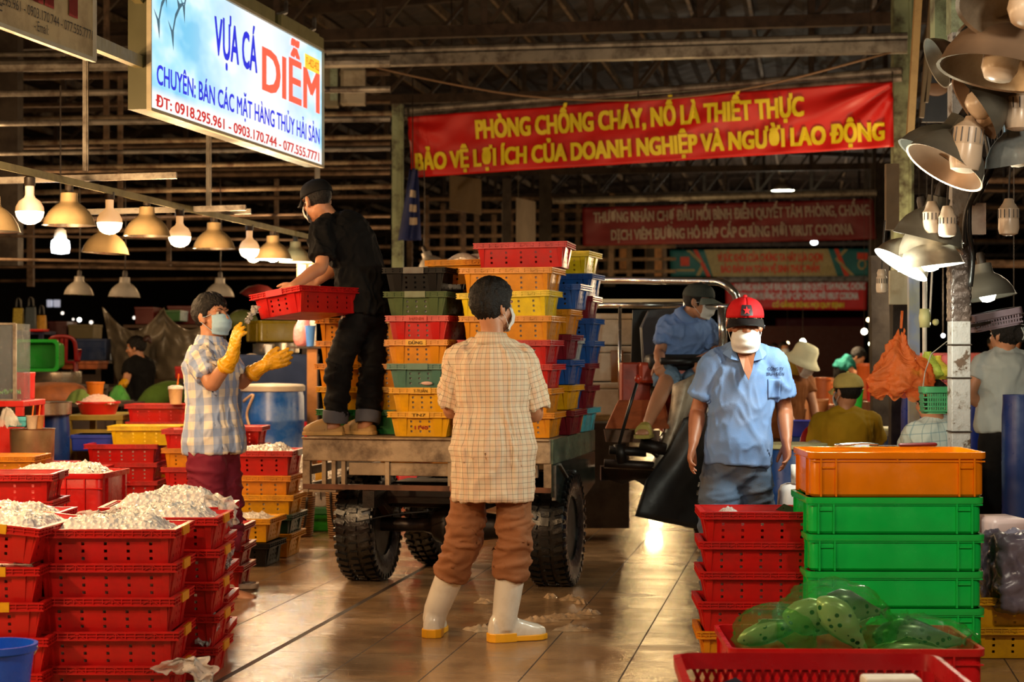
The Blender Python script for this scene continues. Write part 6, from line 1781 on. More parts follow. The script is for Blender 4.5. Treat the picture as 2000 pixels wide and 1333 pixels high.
# ================================================================ LEFT BACKGROUND STALLS
def stand(x0, x1, Y, py, dep, mat, label, name='stall_table', cat='table'):
    a, b = P(x0, py, Y), P(x1, py, Y)
    w = b.x - a.x; z = a.z
    t = thing(name, label, cat, ((a.x + b.x) / 2, Y + dep / 2, 0))
    mb = MB(); mb.box((0, 0, z - .02), (w, dep, .04)); mb.build('table_top', mat, t, bevel=.004)
    for sx in (-1, 1):
        for sy in (-1, 1):
            mb = MB(); mb.box((sx * (w / 2 - .03), sy * (dep / 2 - .03), (z - .04) / 2), (.05, .05, z - .04)); mb.build('leg', mat, t)
    mb = MB(); mb.box((0, -dep / 2 + .03, z * .5), (w - .1, .02, z * .75)); mb.build('front_panel', mat, t)
    return t, z
def vessel(name, label, cat, px, Y, z, prof, mat, n=28, part='bowl', k=1.0, extra=None):
    t = thing(name, label, cat, G(px, Y, z))
    mb = MB(); mb.lathe([(r * k, h * k) for r, h in prof], n); mb.build(part, mat, t, True, angle=.6)
    return t
POT = [(.30, 0), (.31, .02), (.31, .24), (.325, .25), (.30, .25), (.30, .03), (.001, .025)]
def barrel(label, px, Y, wpx, col, lid=None, z=0.0, h=.92, rope=False, group=None):
    R = wpx / FPX * Y / 2
    t = thing('plastic_barrel', label, 'barrel', G(px, Y, z), group=group)
    m = plastic('barrel_' + col, col, .32, dirt='#8fa6c0' if lid else None, damt=.35)
    mb = MB(); mb.lathe([(R * .90, 0), (R * .97, .05), (R, .2), (R * .985, h * .34), (R * 1.01, h * .355), (R * .985, h * .37), (R, h * .66), (R * 1.012, h * .675), (R, h * .69), (R * .99, h * .9), (R * .94, h * .96), (R * .94, h), (R * .88, h), (R * .88, h * .93), (.001, h * .92)], 36); mb.build('barrel_body', m, t, True, angle=.5)
    if lid:
        mb = MB(); mb.lathe([(R * .97, h - .045), (R * 1.03, h - .04), (R * 1.03, h), (R * .97, h + .015), (R * .6, h + .02), (.001, h + .025)], 36); mb.build('lid', plastic('lid_' + lid, lid, .4), t, True, angle=.5)
    if rope:
        mb = MB(); mb.tube([V((-.86 * R, -.55 * R, h * .86)), V((-.5 * R, -.9 * R, h * .92)), V((-.72 * R, -.78 * R, h * .75)), V((-.62 * R, -.86 * R, h * .60)), V((-.8 * R, -.68 * R, h * .50))], .012, 8, 5); mb.build('rope', plain('pale_rope', '#b99b7c', .8), t, True)
    return t
M_STEEL = plain('polished_steel_pan', '#b5aa98', .25, .9, .15, 3, dirt='#6a5138', damt=.4)
M_DTAB = plain('dark_stall_wood', '#3c2a1c', .7, 0, .3, 4, dirt='#1c120a', damt=.6)
barrel('big blue plastic drum with pale lid and rope behind the gloved man', 533, 15.2, 122, '#1d58ae', '#b9ac9a', .22, .90, True)
crate('black', G(533, 15.0, 0) + V((0, .15, 0)), 0, 1.45, 'black crate raising the big blue roped drum off the floor', solid=True, name='base_crate')
# long counter with dark blue cloth, pots and the warm lit stand
tcn, zc = stand(392, 606, 17.2, 697, .8, M_DTAB, 'dark stall counter behind the blue drum under a navy cloth')
mb = MB()
def clo(u, v):
    a, b = P(388, 696, 17.12), P(606, 696, 17.12)
    p = a.lerp(b, u); z = p.z + .012 - max(0, v - .35) * 1.05
    y = 17.9 - .8 * min(1, v / .35) - (.05 * math.sin(u * 22) * max(0, v - .35))
    return V((p.x, y, z + .012 * noise.noise(V((u * 9, v * 5, 0)))))
mb.grid(clo, 60, 24); tag(mb.build('counter_cloth', cloth('navy_sheet', '#26304a', .8, .15, 5), None, True, solid=.006), 'navy blue sheet draped over the counter behind the blue drum', 'cloth')
for px, r, h, lb in ((520, .13, .10, 'steel pan on the navy counter, left of two'), (556, .14, .11, 'steel pan on the navy counter, right of two')):
    vessel('steel_pan', lb, 'pan', px, 17.45, zc + .02, [(r * .9, 0), (r, .02), (r, h), (r + .01, h + .005), (r - .01, h), (r - .01, .02), (.001, .015)], M_STEEL)
mb = MB(); mb.ell(P(491, 697, 17.25), (.07, .05, .03)); tag(mb.build('folded_rag', cloth('pale_rag', '#b9a58c'), None, True), 'pale rag lying on the navy counter above the blue drum', 'rag')
mb = MB(); mb.lathe([(.03, 0), (.04, .09), (.036, .09), (.001, .01)], 16); o = mb.build('small_cup', M_WHITE, None, True, angle=.6); o.location = P(524, 707, 17.15); o.location.z = zc + .024; tag(o, 'small white cup on the navy counter before the steel pans', 'cup')
cy = tote('low_tub', 'dull yellow tub piled deep behind the steel pans', '#8a7410', P(545, 668, 19), .5, .62, .45, .22)
stand(500, 600, 18.9, 668, .8, M_DTAB, 'dark table carrying the dull yellow tub deep in the stall')
mb = MB(); Mh = Matrix.Rotation(.4, 3, 'Y'); mb.lathe([(.26, 0), (.2, .10), (.10, .17), (.001, .19)], 24, Mh); o = mb.build('red_dome_cover', plain('dull_red_cover', '#6a1512', .6), None, True); o.location = P(510, 590, 20); tag(o, 'dull red domed cover hanging in the dark behind the held crate', 'cover')
mb = MB(); mb.ell(P(474, 628, 20), (.17, .1, .13)); tag(mb.build('hanging_green_bag', plain('grey_green_bag', '#55602f', .6, 0, .3, 6), None, True), 'grey green bag hanging in the dark right of the gloved man', 'bag')
# warm lit post with fluorescent tubes, blue cup, pink bag
mb = MB(); a = P(610, 845, 15.6); b = P(610, 676, 15.6); a.z = 0; mb.bar(a, b, .085, .07, V((0, 1, 0))); tag(mb.build('wooden_post', plain('orange_wood', '#b07438', .65, 0, .25, 5, .2, 30, dirt='#6a4420', damt=.5)), 'orange brown wooden post left of the cart load', 'post')
t = thing('tube_lamp', 'warm glowing tube lamp fixture behind the forearm of the man in black', 'lamp', P(600, 552, 16.2))
for dx in (-.045, .05):
    mb = MB(); mb.tube([V((dx, 0, -.16)), V((dx, 0, .16))], .032, 12); mb.build('tube', glow('warm_tube', (1, .78, .42), 1.8), t, True)
mb = MB(); mb.box((0, .06, 0), (.2, .02, .40)); mb.build('backplate', plain('tan_backplate', '#8a7650', .6), t)
mb = MB(); mb.tube([V((.09, .06, -.2)), V((.09, .06, 1.1))], .02, 8); mb.build('hanger', M_GREYSTEEL, t)
lamp_light('tube_lamp_light', P(598, 620, 15.8), 14, (1, .75, .42), .12)
mb = MB(); mb.bar(P(612, 700, 16.3), P(612, 480, 16.3), .05, .05, V((0, 1, 0))); tag(mb.build('shelf_upright', M_GREYSTEEL), 'pale upright behind the tube lamp by the man in black', 'upright')
mb = MB(); mb.box(P(598, 679, 15.65), (.32, .24, .02)); tag(mb.build('small_shelf', M_DTAB), 'small shelf on the wooden post holding a blue cup', 'shelf')
mb = MB(); mb.lathe([(.032, 0), (.046, .17), (.050, .18), (.044, .18), (.001, .01)], 20); o = mb.build('plastic_cup', plastic('cup_blue', '#4a7ec8', .3), None, True, angle=.6); o.location = P(606, 677, 15.55); tag(o, 'blue plastic cup on the little shelf by the wooden post', 'cup')
mb = MB(); mb.limb([V((0, 0, .0)), V((.01, 0, .08)), V((.03, 0, .17)), V((.05, 0, .24))], [.07, .075, .05, .02], 14); o = mb.build('pink_bag', film('pink_bag_film', (.85, .35, .33), .8), None, True); o.location = P(588, 674, 15.6); o.location.z = P(598, 677, 15.6).z + .06; tag(o, 'pink plastic bag on the little shelf beside the blue cup', 'plastic bag')
# grey tarp
t = thing('plastic_tarp', 'grey brown plastic tarp strung up behind the crouching worker', 'tarp', P(290, 690, 21))
M_TARP = plain('grey_tarp', '#6a6152', .35, 0, .2, 2, .2, 8)
def tarp(u, v):
    x = 200 + u * 195
    ytop = 600 + 46 * math.sin(min(1, u / .62) * PI) if u < .62 else 610 + 30 * math.sin((u - .62) / .38 * PI * .8) + 20 * (u - .62)
    y = ytop + (742 - ytop) * v + (0 if u > .1 else 0)
    xx = x + (1 - u) * v * 26
    return P(xx, y, 21 + .22 * math.sin(u * 12 + v * 3) * (.2 + v) + .14 * noise.noise(V((u * 10, v * 5, 0))))
mb = MB(); mb.grid(tarp, 60, 24); mb.build('sheet', M_TARP, t, True, t.location, solid=.006)
stand(30, 390, 20.1, 752, .45, M_DTAB, 'long dark table under the tarp and pans at the left')
# stall clutter
def boxthing(name, label, cat, x0, y0, x1, y1, Y, dep, mat, rim=True, z0=None):
    a, b = P(x0, y1, Y), P(x1, y0, Y)
    t = thing(name, label, cat, ((a.x + b.x) / 2, Y + dep / 2, a.z))
    w, h = b.x - a.x, b.z - a.z
    mb = MB(); mb.box((0, 0, h / 2), (w * .94, dep * .94, h), top=(1.04, 1.04)); mb.build('box_body', mat, t, bevel=.01)
    if rim:
        mb = MB(); mb.box((0, 0, h - .015), (w, dep, .03)); mb.build('rim', mat, t, bevel=.005)
    return t
# green tote on its side: open mouth towards the viewer
t = thing('big_green_tub', 'bright green tub tipped on its side at the far left', 'tub', P(72, 725, 18.6))
mb = MB(); L_, H_ = .44, .30
def rr(a, b, y, z0): return [V((p.x, y, p.y + z0)) for p in rrect(a, b, .05, 0)]
mb.loft([rr(L_ * .45, H_ * .45, .35, .16), rr(L_ * .5, H_ * .5, 0, .16), rr(L_ * .53, H_ * .56, 0, .16), rr(L_ * .53, H_ * .56, -.03, .16), rr(L_ * .46, H_ * .46, -.03, .16), rr(L_ * .42, H_ * .42, .32, .16)]); mb.build('tub_body', plastic('tub_green', '#159a28', .35), t, True, angle=.5)
def plastic_chair(label, at, yaw, col='#8a1418', k=1.0, cat='chair'):
    t = thing('plastic_chair', label, cat, at, (0, 0, yaw)); t.scale = (k, k, k)
    m = plastic('chair_' + col, col, .35)
    for sx in (-1, 1):
        for sy in (-1, 1):
            mb = MB(); mb.limb([V((sx * .24, sy * .23, .01)), V((sx * .20, sy * .19, .42))], [.025, .03], 10, 2); mb.build('leg', m, t, True)
    mb = MB(); mb.loft([rrect(.23, .22, .07, .41), rrect(.24, .23, .07, .43), rrect(.23, .22, .07, .445), rrect(.18, .17, .05, .435)]); mb.build('seat', m, t, True, angle=.6)
    # back: arched frame, centre slats with carved oval
    def bk(u, h): return V((u, .205 + .10 * h - .05 * (1 - (u / .24) ** 2) * 0, .44 + .42 * h))
    fr = [bk(-.235, 0), bk(-.23, .5), bk(-.20, .86), bk(-.10, 1.0), bk(.10, 1.0), bk(.20, .86), bk(.23, .5), bk(.235, 0)]
    mb = MB(); mb.tube(fr, [(.035, .018)] * 8, 10, 4); mb.build('back_frame', m, t, True)
    for sx in (-.075, 0, .075):
        mb = MB(); mb.bar(bk(sx * .8, 0), bk(sx * 1.0, .97), .056, .012, V((0, 1, 0))); mb.build('back_slat', m, t, bevel=.004)
    mb = MB(); mb.ell(bk(0, .55) + V((0, -.004, 0)), (.02, .012, .045)); mb.build('back_emboss', m, t, True)
    for sx in (-1, 1):
        mb = MB(); mb.tube([bk(sx * .225, .5), V((sx * .27, .1, .64)), V((sx * .27, -.16, .63)), V((sx * .235, -.2, .43))], [(.026, .014)] * 4, 10, 4); mb.build('arm', m, t, True)
    return t
plastic_chair('dark red plastic chair standing on the far left table beside the green tub', G(124, 19.2, P(0, 752, 20.5).z), PI + .15, '#7a1216', .62)
t = thing('plastic_stool', 'small red plastic stool in front of the tipped green tub', 'stool', G(88, 18.1, .98)); m = plastic('stool_red', '#c42018')
mb = MB(); mb.loft([rrect(.13, .12, .03, .14), rrect(.115, .105, .03, .155), rrect(.11, .1, .03, .16)]); mb.build('seat', m, t, True, angle=.6)
for sx in (-1, 1):
    for sy in (-1, 1):
        mb = MB(); mb.box((sx * .12, sy * .11, .07), (.05, .03, .145), top=(.8, .8)); mb.build('leg', m, t)
stand(-20, 170, 17.8, 762, 1.7, M_DTAB, 'dark table with stool and pans at the far left')
vessel('steel_pan', 'wide dark steel pan below the small red stool', 'pan', 108, 17.3, P(0, 752, 17.3).z, [(.24, 0), (.25, .02), (.25, .12), (.26, .125), (.24, .12), (.24, .03), (.001, .02)], M_STEEL)
stand(50, 175, 16.9, 754, .8, M_DTAB, 'dark table under the wide steel pan at left')
mb = MB(); mb.lathe([(.33, 0), (.34, .03), (.32, .08), (.27, .14), (.2, .17), (.001, .18)], 28); o = mb.build('woven_mat', plain('brown_woven_cover', '#8a4a1c', .7, 0, .25, 12, .4, 80), None, True); o.location = G(104, 16.3, P(0, 785, 16.3).z); tag(o, 'brown woven basket cover below the wide steel pan', 'basket')
stand(20, 220, 15.9, 787, .9, M_DTAB, 'dark table under the woven cover and orange bucket')
vessel('orange_bucket', 'small orange bucket behind the basket of shrimp', 'bucket', 186, 16.2, P(0, 787, 15.9).z, [(.062, 0), (.078, .16), (.084, .165), (.084, .18), (.074, .18), (.058, .01), (.001, .01)], plastic('bucket_orange', '#d8741a'), part='bucket_body')
vessel('red_basket', 'round red plastic basket heaped with pale shrimp', 'basket', 192, 14.6, P(0, 812, 14.6).z, [(.135, 0), (.165, .09), (.178, .10), (.178, .115), (.16, .11), (.12, .01), (.001, .01)], plastic('basket_red', '#c01c18'), part='basket_body')
mb = MB(); mb.grid(lambda u, v: G(192, 14.6, P(0, 812, 14.6).z + .10) + V(((u - .5) * .31, (v - .5) * .31, (.07 * max(0, 1 - ((u - .5) ** 2 + (v - .5) ** 2) * 4.2) + .02 * noise.noise(V((u * 20, v * 20, 0)))))), 30, 30); tag(mb.build('shrimp_heap', plain('pale_pink_shrimp', '#d8a88c', .35, 0, .2, 60, .5, 80), None, True), 'heap of pale pink shrimp in the round red basket', 'shrimp', kind='stuff')
mb = MB(); mb.grid(lambda u, v: P(130 + 55 * u, 790, 15.3) + V((0, (v - .5) * .3, .02 + .10 * math.sin(u * PI) * math.sin(v * PI) + .03 * noise.noise(V((u * 6, v * 4, 1))))), 20, 16); tag(mb.build('green_sack', cloth('olive_sack', '#5c6a2c'), None, True, solid=.01), 'crumpled olive green sack left of the shrimp basket', 'sack')
stand(125, 240, 14.3, 812, .9, plain('yellowish_crate_wood', '#8a7420', .6, 0, .2, 4), 'dull yellow stall bench under the shrimp basket')
boxthing('blue_box', 'flat dark blue box at the foot of the yellow bench', 'box', 137, 850, 222, 882, 13.9, .35, plastic('box_navy', '#17329a'))
mb = MB(); mb.grid(lambda u, v: P(212 + 40 * u, 785, 17.4) + V((0, (v - .5) * .25, .16 * math.sin(u * PI) ** .6 * math.sin(v * PI) ** .6 + .02 * noise.noise(V((u * 8, v * 8, 2))))), 20, 20); tag(mb.build('green_net_bag', film('green_bag_film', (.10, .45, .06), .75), None, True), 'green translucent bag held by the crouching worker', 'plastic bag')
stand(205, 262, 17.2, 787, .5, M_DTAB, 'dark bench under the green bag of the crouching worker')
mb = MB(); pts = [P(258, 815, 18.6), P(270, 772, 18.2), P(290, 770, 18.0), P(300, 792, 18.4)]; mb.limb(pts, [.07, .08, .09, .09], 12)
mb2 = MB(); mb2.limb([P(284, 790, 18.0), P(305, 775, 18.1), P(335, 768, 18.4), P(352, 780, 18.6)], [.09, .12, .13, .10], 12); tag(mb2.build('green_cloth_bundle', cloth('green_cloth', '#4f6a24', .8), None, True), 'green cloth bundle to the right of the crouching worker', 'cloth')
stand(262, 372, 17.9, 797, .9, M_DTAB, 'dark bench under the green cloth bundle')
t = thing('iced_drink', 'tall plastic cup of milky drink with orange straw by the gloved man', 'cup', G(343, 14.2, st5b[-1].location.z + .155)); 
mb = MB(); mb.lathe([(.045, 0), (.058, .12), (.062, .125), (.056, .125), (.001, .01)], 20); mb.build('cup_body', plain('milky_drink', '#d8b48a', .3), t, True, angle=.6)
mb = MB(); mb.lathe([(.062, .12), (.06, .14), (.03, .15), (.001, .15)], 20); mb.build('lid', M_WHITE, t, True, angle=.6); mb = MB(); mb.tube([V((.01, 0, .1)), V((.025, 0, .24))], .006, 8); mb.build('straw', plastic('straw_orange', '#e07030'), t)
# pot, cups and tanks at far left
vessel('steel_pot', 'big dull steel pot in front of the stalls at far left', 'pot', 63, 12.2, .62, [(.135, 0), (.142, .01), (.15, .26), (.156, .265), (.14, .262), (.13, .02), (.001, .015)], plain('warm_dull_steel', '#b09878', .35, .7, .15, 4, dirt='#7a6240', damt=.5))
stand(-40, 110, 12.0, 912, .7, plastic('bench_red', '#b01812'), 'red bench carrying the big steel pot at far left')
for px, lb, c in ((75, 'plastic cup of brown drink with straw on the steel pot, right one', '#b07a4a'), (62, 'pale plastic cup with straw on the steel pot, left one', '#c9b29a')):
    t = thing('iced_drink', lb, 'cup', G(px, 12.15 + (px - 62) * .004, .885)); mb = MB(); mb.lathe([(.030, 0), (.040, .085), (.043, .09), (.038, .09), (.001, .01)], 18); mb.build('cup_body', plain('drink_' + c, c, .3), t, True, angle=.6); mb = MB(); mb.tube([V((0, 0, .05)), V((.012, 0, .16))], .005, 8); mb.build('straw', plastic('straw_orange', '#e07030'), t)
boxthing('blue_basin', 'sky blue food box beside the drinks at far left', 'box', 8, 815, 50, 835, 12.1, .2, plastic('box_sky', '#4aa8b8'), z0=0)
vessel('steel_pan', 'shallow steel pan with dark rim behind the plastic drinks', 'pan', 88, 13.8, P(0, 812, 13.8).z, [(.19, 0), (.2, .01), (.2, .1), (.21, .105), (.19, .1), (.19, .02), (.001, .015)], M_STEEL)
barrel('dark blue drum under the shallow steel pan at left', 108, 13.8, 56, '#12306e', None, 0, P(0, 812, 13.8).z)
mb = MB(); mb.grid(lambda u, v: P(-5 + 40 * u, 832, 12.0) + V((0, (v - .5) * .2, .12 * math.sin(u * PI) ** .7 * math.sin(v * PI) + .03 * noise.noise(V((u * 8, v * 8, 5))))), 20, 14); tag(mb.build('plastic_bag', M_BAGW, None, True), 'crumpled clear plastic bag by the sky blue box at far left', 'plastic bag')
gt = thing('glass_tank', 'glass display tank with greens at the left photo edge', 'tank', P(-10, 783, 12.6)); o0 = gt.location
M_GLASS = film('tank_glass', (.35, .40, .45), .22, .05)
a, b = P(-60, 783, 12.6), P(29, 632, 12.6); mb = MB(); mb.box(((a.x + b.x) / 2, 12.8, (a.z + b.z) / 2), (b.x - a.x, .4, b.z - a.z)); mb.build('glass_panel', M_GLASS, gt, ofs=o0)
mb = MB(); mb.bar(P(29, 632, 12.6), P(29, 783, 12.6), .022, .022, V((0, 1, 0))); mb.bar(P(-60, 633, 12.6), P(29, 633, 12.6), .015); mb.bar(P(-60, 783, 12.6), P(40, 783, 12.6), .02); mb.build('frame', M_GREYSTEEL, gt, ofs=o0)
mb = MB(); mb.grid(lambda u, v: P(-4 + 30 * u, 780, 12.65) + V((0, v * .2, .07 * abs(noise.noise(V((u * 7, v * 7, 1)))) + .03)), 16, 12); tag(mb.build('leafy_greens', plain('leafy_green', '#5f9a3a', .5, 0, .4, 40), None, True), 'pile of leafy greens inside the glass tank', 'greens', kind='stuff')
stand(-70, 45, 12.5, 784, .6, plastic('stand_red2', '#b81c14'), 'red cabinet under the glass display tank at far left')
boxthing('red_box', 'bright red box beside the glass tank at far left', 'box', 30, 728, 48, 782, 12.9, .3, plastic('box_red', '#c8221a'))
crate('orange', V((*fx(-22, 10.9), .62)) + V((0, .2, 0)), 0, 1.0, 'orange crate above a green one at the left photo edge')
crate('green', V((*fx(-22, 10.9), .48)) + V((0, .2, 0)), 0, 1.0, 'green crate under the orange one at the left photo edge')
for i in range(3): crate('red', V((*fx(-22, 10.9), .04 + .14 * i)) + V((0, .22, 0)), 0, 1.0, 'red crate below the green one at left edge, %s' % ('lowest', 'middle', 'upper')[i])
# low red crates spread between the steel pot and the yellow topped stack
for i, (px, Y, n_) in enumerate(((140, 11.9, 3), (98, 11.2, 3), (128, 12.9, 4))):
    stack(['red'] * n_, fx(px, Y), .06 * (i - 1), ('low pile in front of the blue box', 'low pile behind the big ice tub', 'pile beside the steel pot')[i], pitch=.142)
# hung bags and racks, dark back row
for (x0, y0, x1, y1, Y, c, lb) in ((26, 602, 46, 646, 20.8, '#8a7a18', 'yellow patterned shopping bag hung at far left'), (50, 600, 70, 644, 20.8, '#22313a', 'dark teal shopping bag hung beside the yellow one'), (72, 616, 90, 645, 21, '#a8780e', 'amber bag hung right of the dark teal one')):
    t = thing('shopping_bag', lb, 'bag', P((x0 + x1) / 2, y1, Y)); w = (x1 - x0) / FPX * Y; h = (y1 - y0) / FPX * Y
    mb = MB(); mb.box((0, 0, h / 2), (w, .12, h), top=(.94, .4)); mb.build('bag_body', plain('bag_' + c, c, .6, 0, .3, 40), t, bevel=.01)
    mb = MB(); mb.tube([V((-w * .25, 0, h * .98)), V((-w * .15, 0, h + .10)), V((w * .15, 0, h + .10)), V((w * .25, 0, h * .98))], .012, 8, 4); mb.build('handle', M_BLACK, t, True)
stand(20, 84, 20.7, 647, .6, plain('slate_cloth_table', '#2b2b48', .8), 'slate blue covered table under the hung shopping bags')
boxthing('red_lid_box', 'flat red lid lying under the amber bag', 'lid', 56, 643, 84, 648, 20.5, .3, plastic('box_red', '#c8221a'), False)
boxthing('dark_cooler', 'dark blue cooler left of the grey tarp', 'cooler', 148, 662, 208, 705, 20.9, .6, plastic('cooler_navy', '#13284e'))
boxthing('khaki_box', 'khaki cardboard box above the dark blue cooler', 'box', 132, 634, 182, 662, 21.2, .5, plain('khaki_card', '#5a5034', .8))
boxthing('maroon_box', 'dark maroon tub left of the khaki box', 'tub', 92, 628, 131, 662, 21.4, .5, plastic('tub_maroon', '#3a0c10'))
boxthing('brown_tray', 'brown wooden tray with pots below the dark red chair', 'tray', 118, 706, 192, 722, 19.4, .5, plain('brown_tray_wood', '#8a4416', .6))
stand(90, 196, 20.7, 704, 1.0, M_DTAB, 'dark shelf table under the cooler and boxes at left')
boxthing('red_box', 'red box right of the grey tarp behind the gloved man', 'box', 341, 716, 366, 740, 19.6, .4, plastic('box_red', '#c8221a'))
stand(338, 372, 19.6, 740, .6, M_DTAB, 'dark bench behind the gloved man under a red box')
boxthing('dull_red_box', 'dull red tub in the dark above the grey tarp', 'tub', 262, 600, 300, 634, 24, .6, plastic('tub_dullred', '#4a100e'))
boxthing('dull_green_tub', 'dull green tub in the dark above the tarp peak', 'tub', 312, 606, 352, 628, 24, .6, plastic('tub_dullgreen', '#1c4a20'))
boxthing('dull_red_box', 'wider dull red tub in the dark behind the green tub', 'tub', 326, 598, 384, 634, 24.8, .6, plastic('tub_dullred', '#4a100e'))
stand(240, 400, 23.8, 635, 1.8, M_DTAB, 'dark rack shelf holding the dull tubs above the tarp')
random.seed(11)
for i, (px, py, r, c, lb) in enumerate(((155, 625, 4, (1, .97, .9), 'bright'), (122, 612, 3, (1, .9, .8), 'dim'), (97, 632, 3, (1, .9, .85), 'low'), (178, 630, 3.5, (1, .9, .85), 'rightmost'), (143, 624, 2, (1, .8, .6), 'tiny'), (287, 630, 3.5, (1, .85, .7), 'solitary tarp'), (262, 621, 3, (1, .9, .8), 'tarp left'))):
    mb = MB(); mb.ell((0, 0, 0), (r / FPX * 32,) * 3, None, 12, 8); o = mb.build('far_lamp', glow('far_white_lamp' if i == 0 else 'far_dim_lamp', c, 6 if i == 0 else 1.6), None, True); o.location = P(px, py, 32); tag(o, '%s far lamp spot glinting deep in the left stalls' % lb, 'lamp')
for i, (x0, y0, x1, y1) in enumerate(((91, 586, 101, 600), (104, 586, 116, 600))):
    boxthing('far_window_panel', ('left', 'right')[i] + ' of two pale lit panels deep in the left stalls', 'panel', x0, y0, x1, y1, 40, .1, glow('far_pale_panel', (.75, .8, 1), .35), False)

# ---------------------------------------------------------------- ice baskets, scale, tubs behind the cart
def wicker(label, px, Y, r=.13, h=.34, z=0.0, ice_h=.32):
    t = thing('wicker_basket', label, 'basket', G(px, Y, z))
    mb = MB(); mb.lathe([(r * .72, 0), (r * .8, .02), (r, h), (r * 1.04, h + .01), (r * .94, h), (r * .7, .03), (.001, .02)], 28)
    n = NT('wicker') if 'wicker' not in MATS else None
    if n:
        co = n.coord('Object'); w = n.n('ShaderNodeTexWave'); n.l(co, w.inputs[0]); w.bands_direction = 'Z'; w.inputs['Scale'].default_value = 18; w.inputs['Distortion'].default_value = 2; w.inputs['Detail'].default_value = 3
        n.l(n.ramp(w.outputs['Fac'], [(.2, (.16, .075, .025)), (.8, (.46, .27, .11))]), n.b.inputs['Base Color']); n.b.inputs['Roughness'].default_value = .6; n.bump(w.outputs['Fac'], .8, .01); MATS['wicker'] = n.m
    mb.build('basket_body', MATS['wicker'], t, True, angle=.7)
    mb = MB(); mb.tube([V((r * .5, -r * .9, h * .9)), V((r * .35, -r * 1.0, h * .3)), V((0, -r * 1.02, h * .12)), V((-r * .45, -r * .98, h * .35)), V((-r * .6, -r * .85, h * .9))], .009, 8, 4); mb.build('rope_handle', M_BLACK, t, True)
    mb = MB()
    def fn(u, v):
        a = 2 * PI * u; rr = r * .98 * math.sqrt(max(0, 1 - v ** 3.0)) + .012 * noise.noise(V((math.cos(a) * 2 + px, math.sin(a) * 2, v * 4)))
        return V((rr * math.cos(a), rr * math.sin(a), h - .03 + v * ice_h + .008 * noise.noise(V((a * 5, v * 18, px)))))
    mb.grid(fn, 36, 18); o = mb.build('ice_block', M_ICE, None, True); o.location = t.location; tag(o, 'white ice piled above the ' + label.split(' with ')[0].replace('wicker basket', 'basket'), 'ice', kind='stuff')
wicker('wicker basket with ice just left of the cart', 588, 13.7, .115)
wicker('wicker basket behind the left cart tyre with ice', 668, 13.6, .13, .40, 0, .34)
wicker('wicker basket under the rear beam with ice', 720, 13.9, .12, .36, 0, .32)
t = thing('weighing_scale', 'round faced weighing scale beside the wicker baskets', 'scale', G(627, 14.1, .13)); 
Mx = Matrix.Rotation(PI / 2, 3, 'X'); mb = MB(); mb.lathe([(.085, -.03), (.09, 0), (.086, .02)], 28, Mx, (0, 0, .14)); mb.build('dial_case', plain('pale_scale_body', '#c4b4ac', .4), t, True, angle=.6)
mb = MB(); mb.lathe([(.078, .022), (.078, .025)], 28, Mx, (0, 0, .14)); mb.build('dial', plain('scale_dial', '#d8cfcc', .4), t)
mb = MB(); mb.box((.0, -.03, .15), (.006, .004, .06)); mb.build('needle', M_BLACK, t)
mb = MB(); mb.box((0, .02, .03), (.18, .14, .06), top=(.8, .8)); mb.build('base', plain('scale_green_base', '#3a7a4a', .4), t, bevel=.01)
mb = MB(); mb.box((0, .02, .24), (.2, .18, .012)); mb.box((0, .02, .225), (.04, .04, .03)); mb.build('pan', M_STEEL, t)
tote('green_tub', 'bright green tub under the weighing scale', '#2a9a30', G(626, 14.1), 0, .22, .2, .13, ribs=False, cat='tub')
for i, (px, Y, c, h, lb) in enumerate(((648, 16.8, 'red', .75, 'red tub glimpsed through the rear rail of the cart'), (640, 15.5, 'yellow', .45, 'yellow crate glimpsed below the cart rail'), (832, 17, 'red', .3, 'red tub seen under the cart beyond the axle'))):
    tote('floor_tub', lb, CRATECOL[c], G(px, Y), .1, .6, .4, h, ribs=False, cat='tub')
vessel('blue_bucket', 'blue bucket on the wet floor seen under the cart', 'bucket', 868, 16.8, 0, [(.09, 0), (.13, .3), (.14, .31), (.12, .3), (.001, .01)], plastic('bucket_blue2', '#1648c0'), part='bucket_body')
for i, px in enumerate((690, 760, 820, 900, 960)):
    stack(['red', 'orange', 'red', 'orange'][:3 + i % 2], fx(px, 18.5 + (i % 3) * .6), .05 * i, ('far pile behind the cart, first from left', 'far pile behind the cart, second from left', 'far pile behind the cart, third from left', 'far pile behind the cart, fourth from left', 'far pile behind the cart, rightmost')[i], pitch=.14)
# ================================================================ RIGHT FOREGROUND
rs = stack(['orange', 'red', 'red', 'red', 'red'], fx(1492, 8.02), -.04, 'right foreground stack before the polo shirt man', pitch=.1345, jit=.006)
for i, c in enumerate(rs): c.location += V((-.012 * (4 - i) * .5, 0, 0))
fill(rs[:-1])
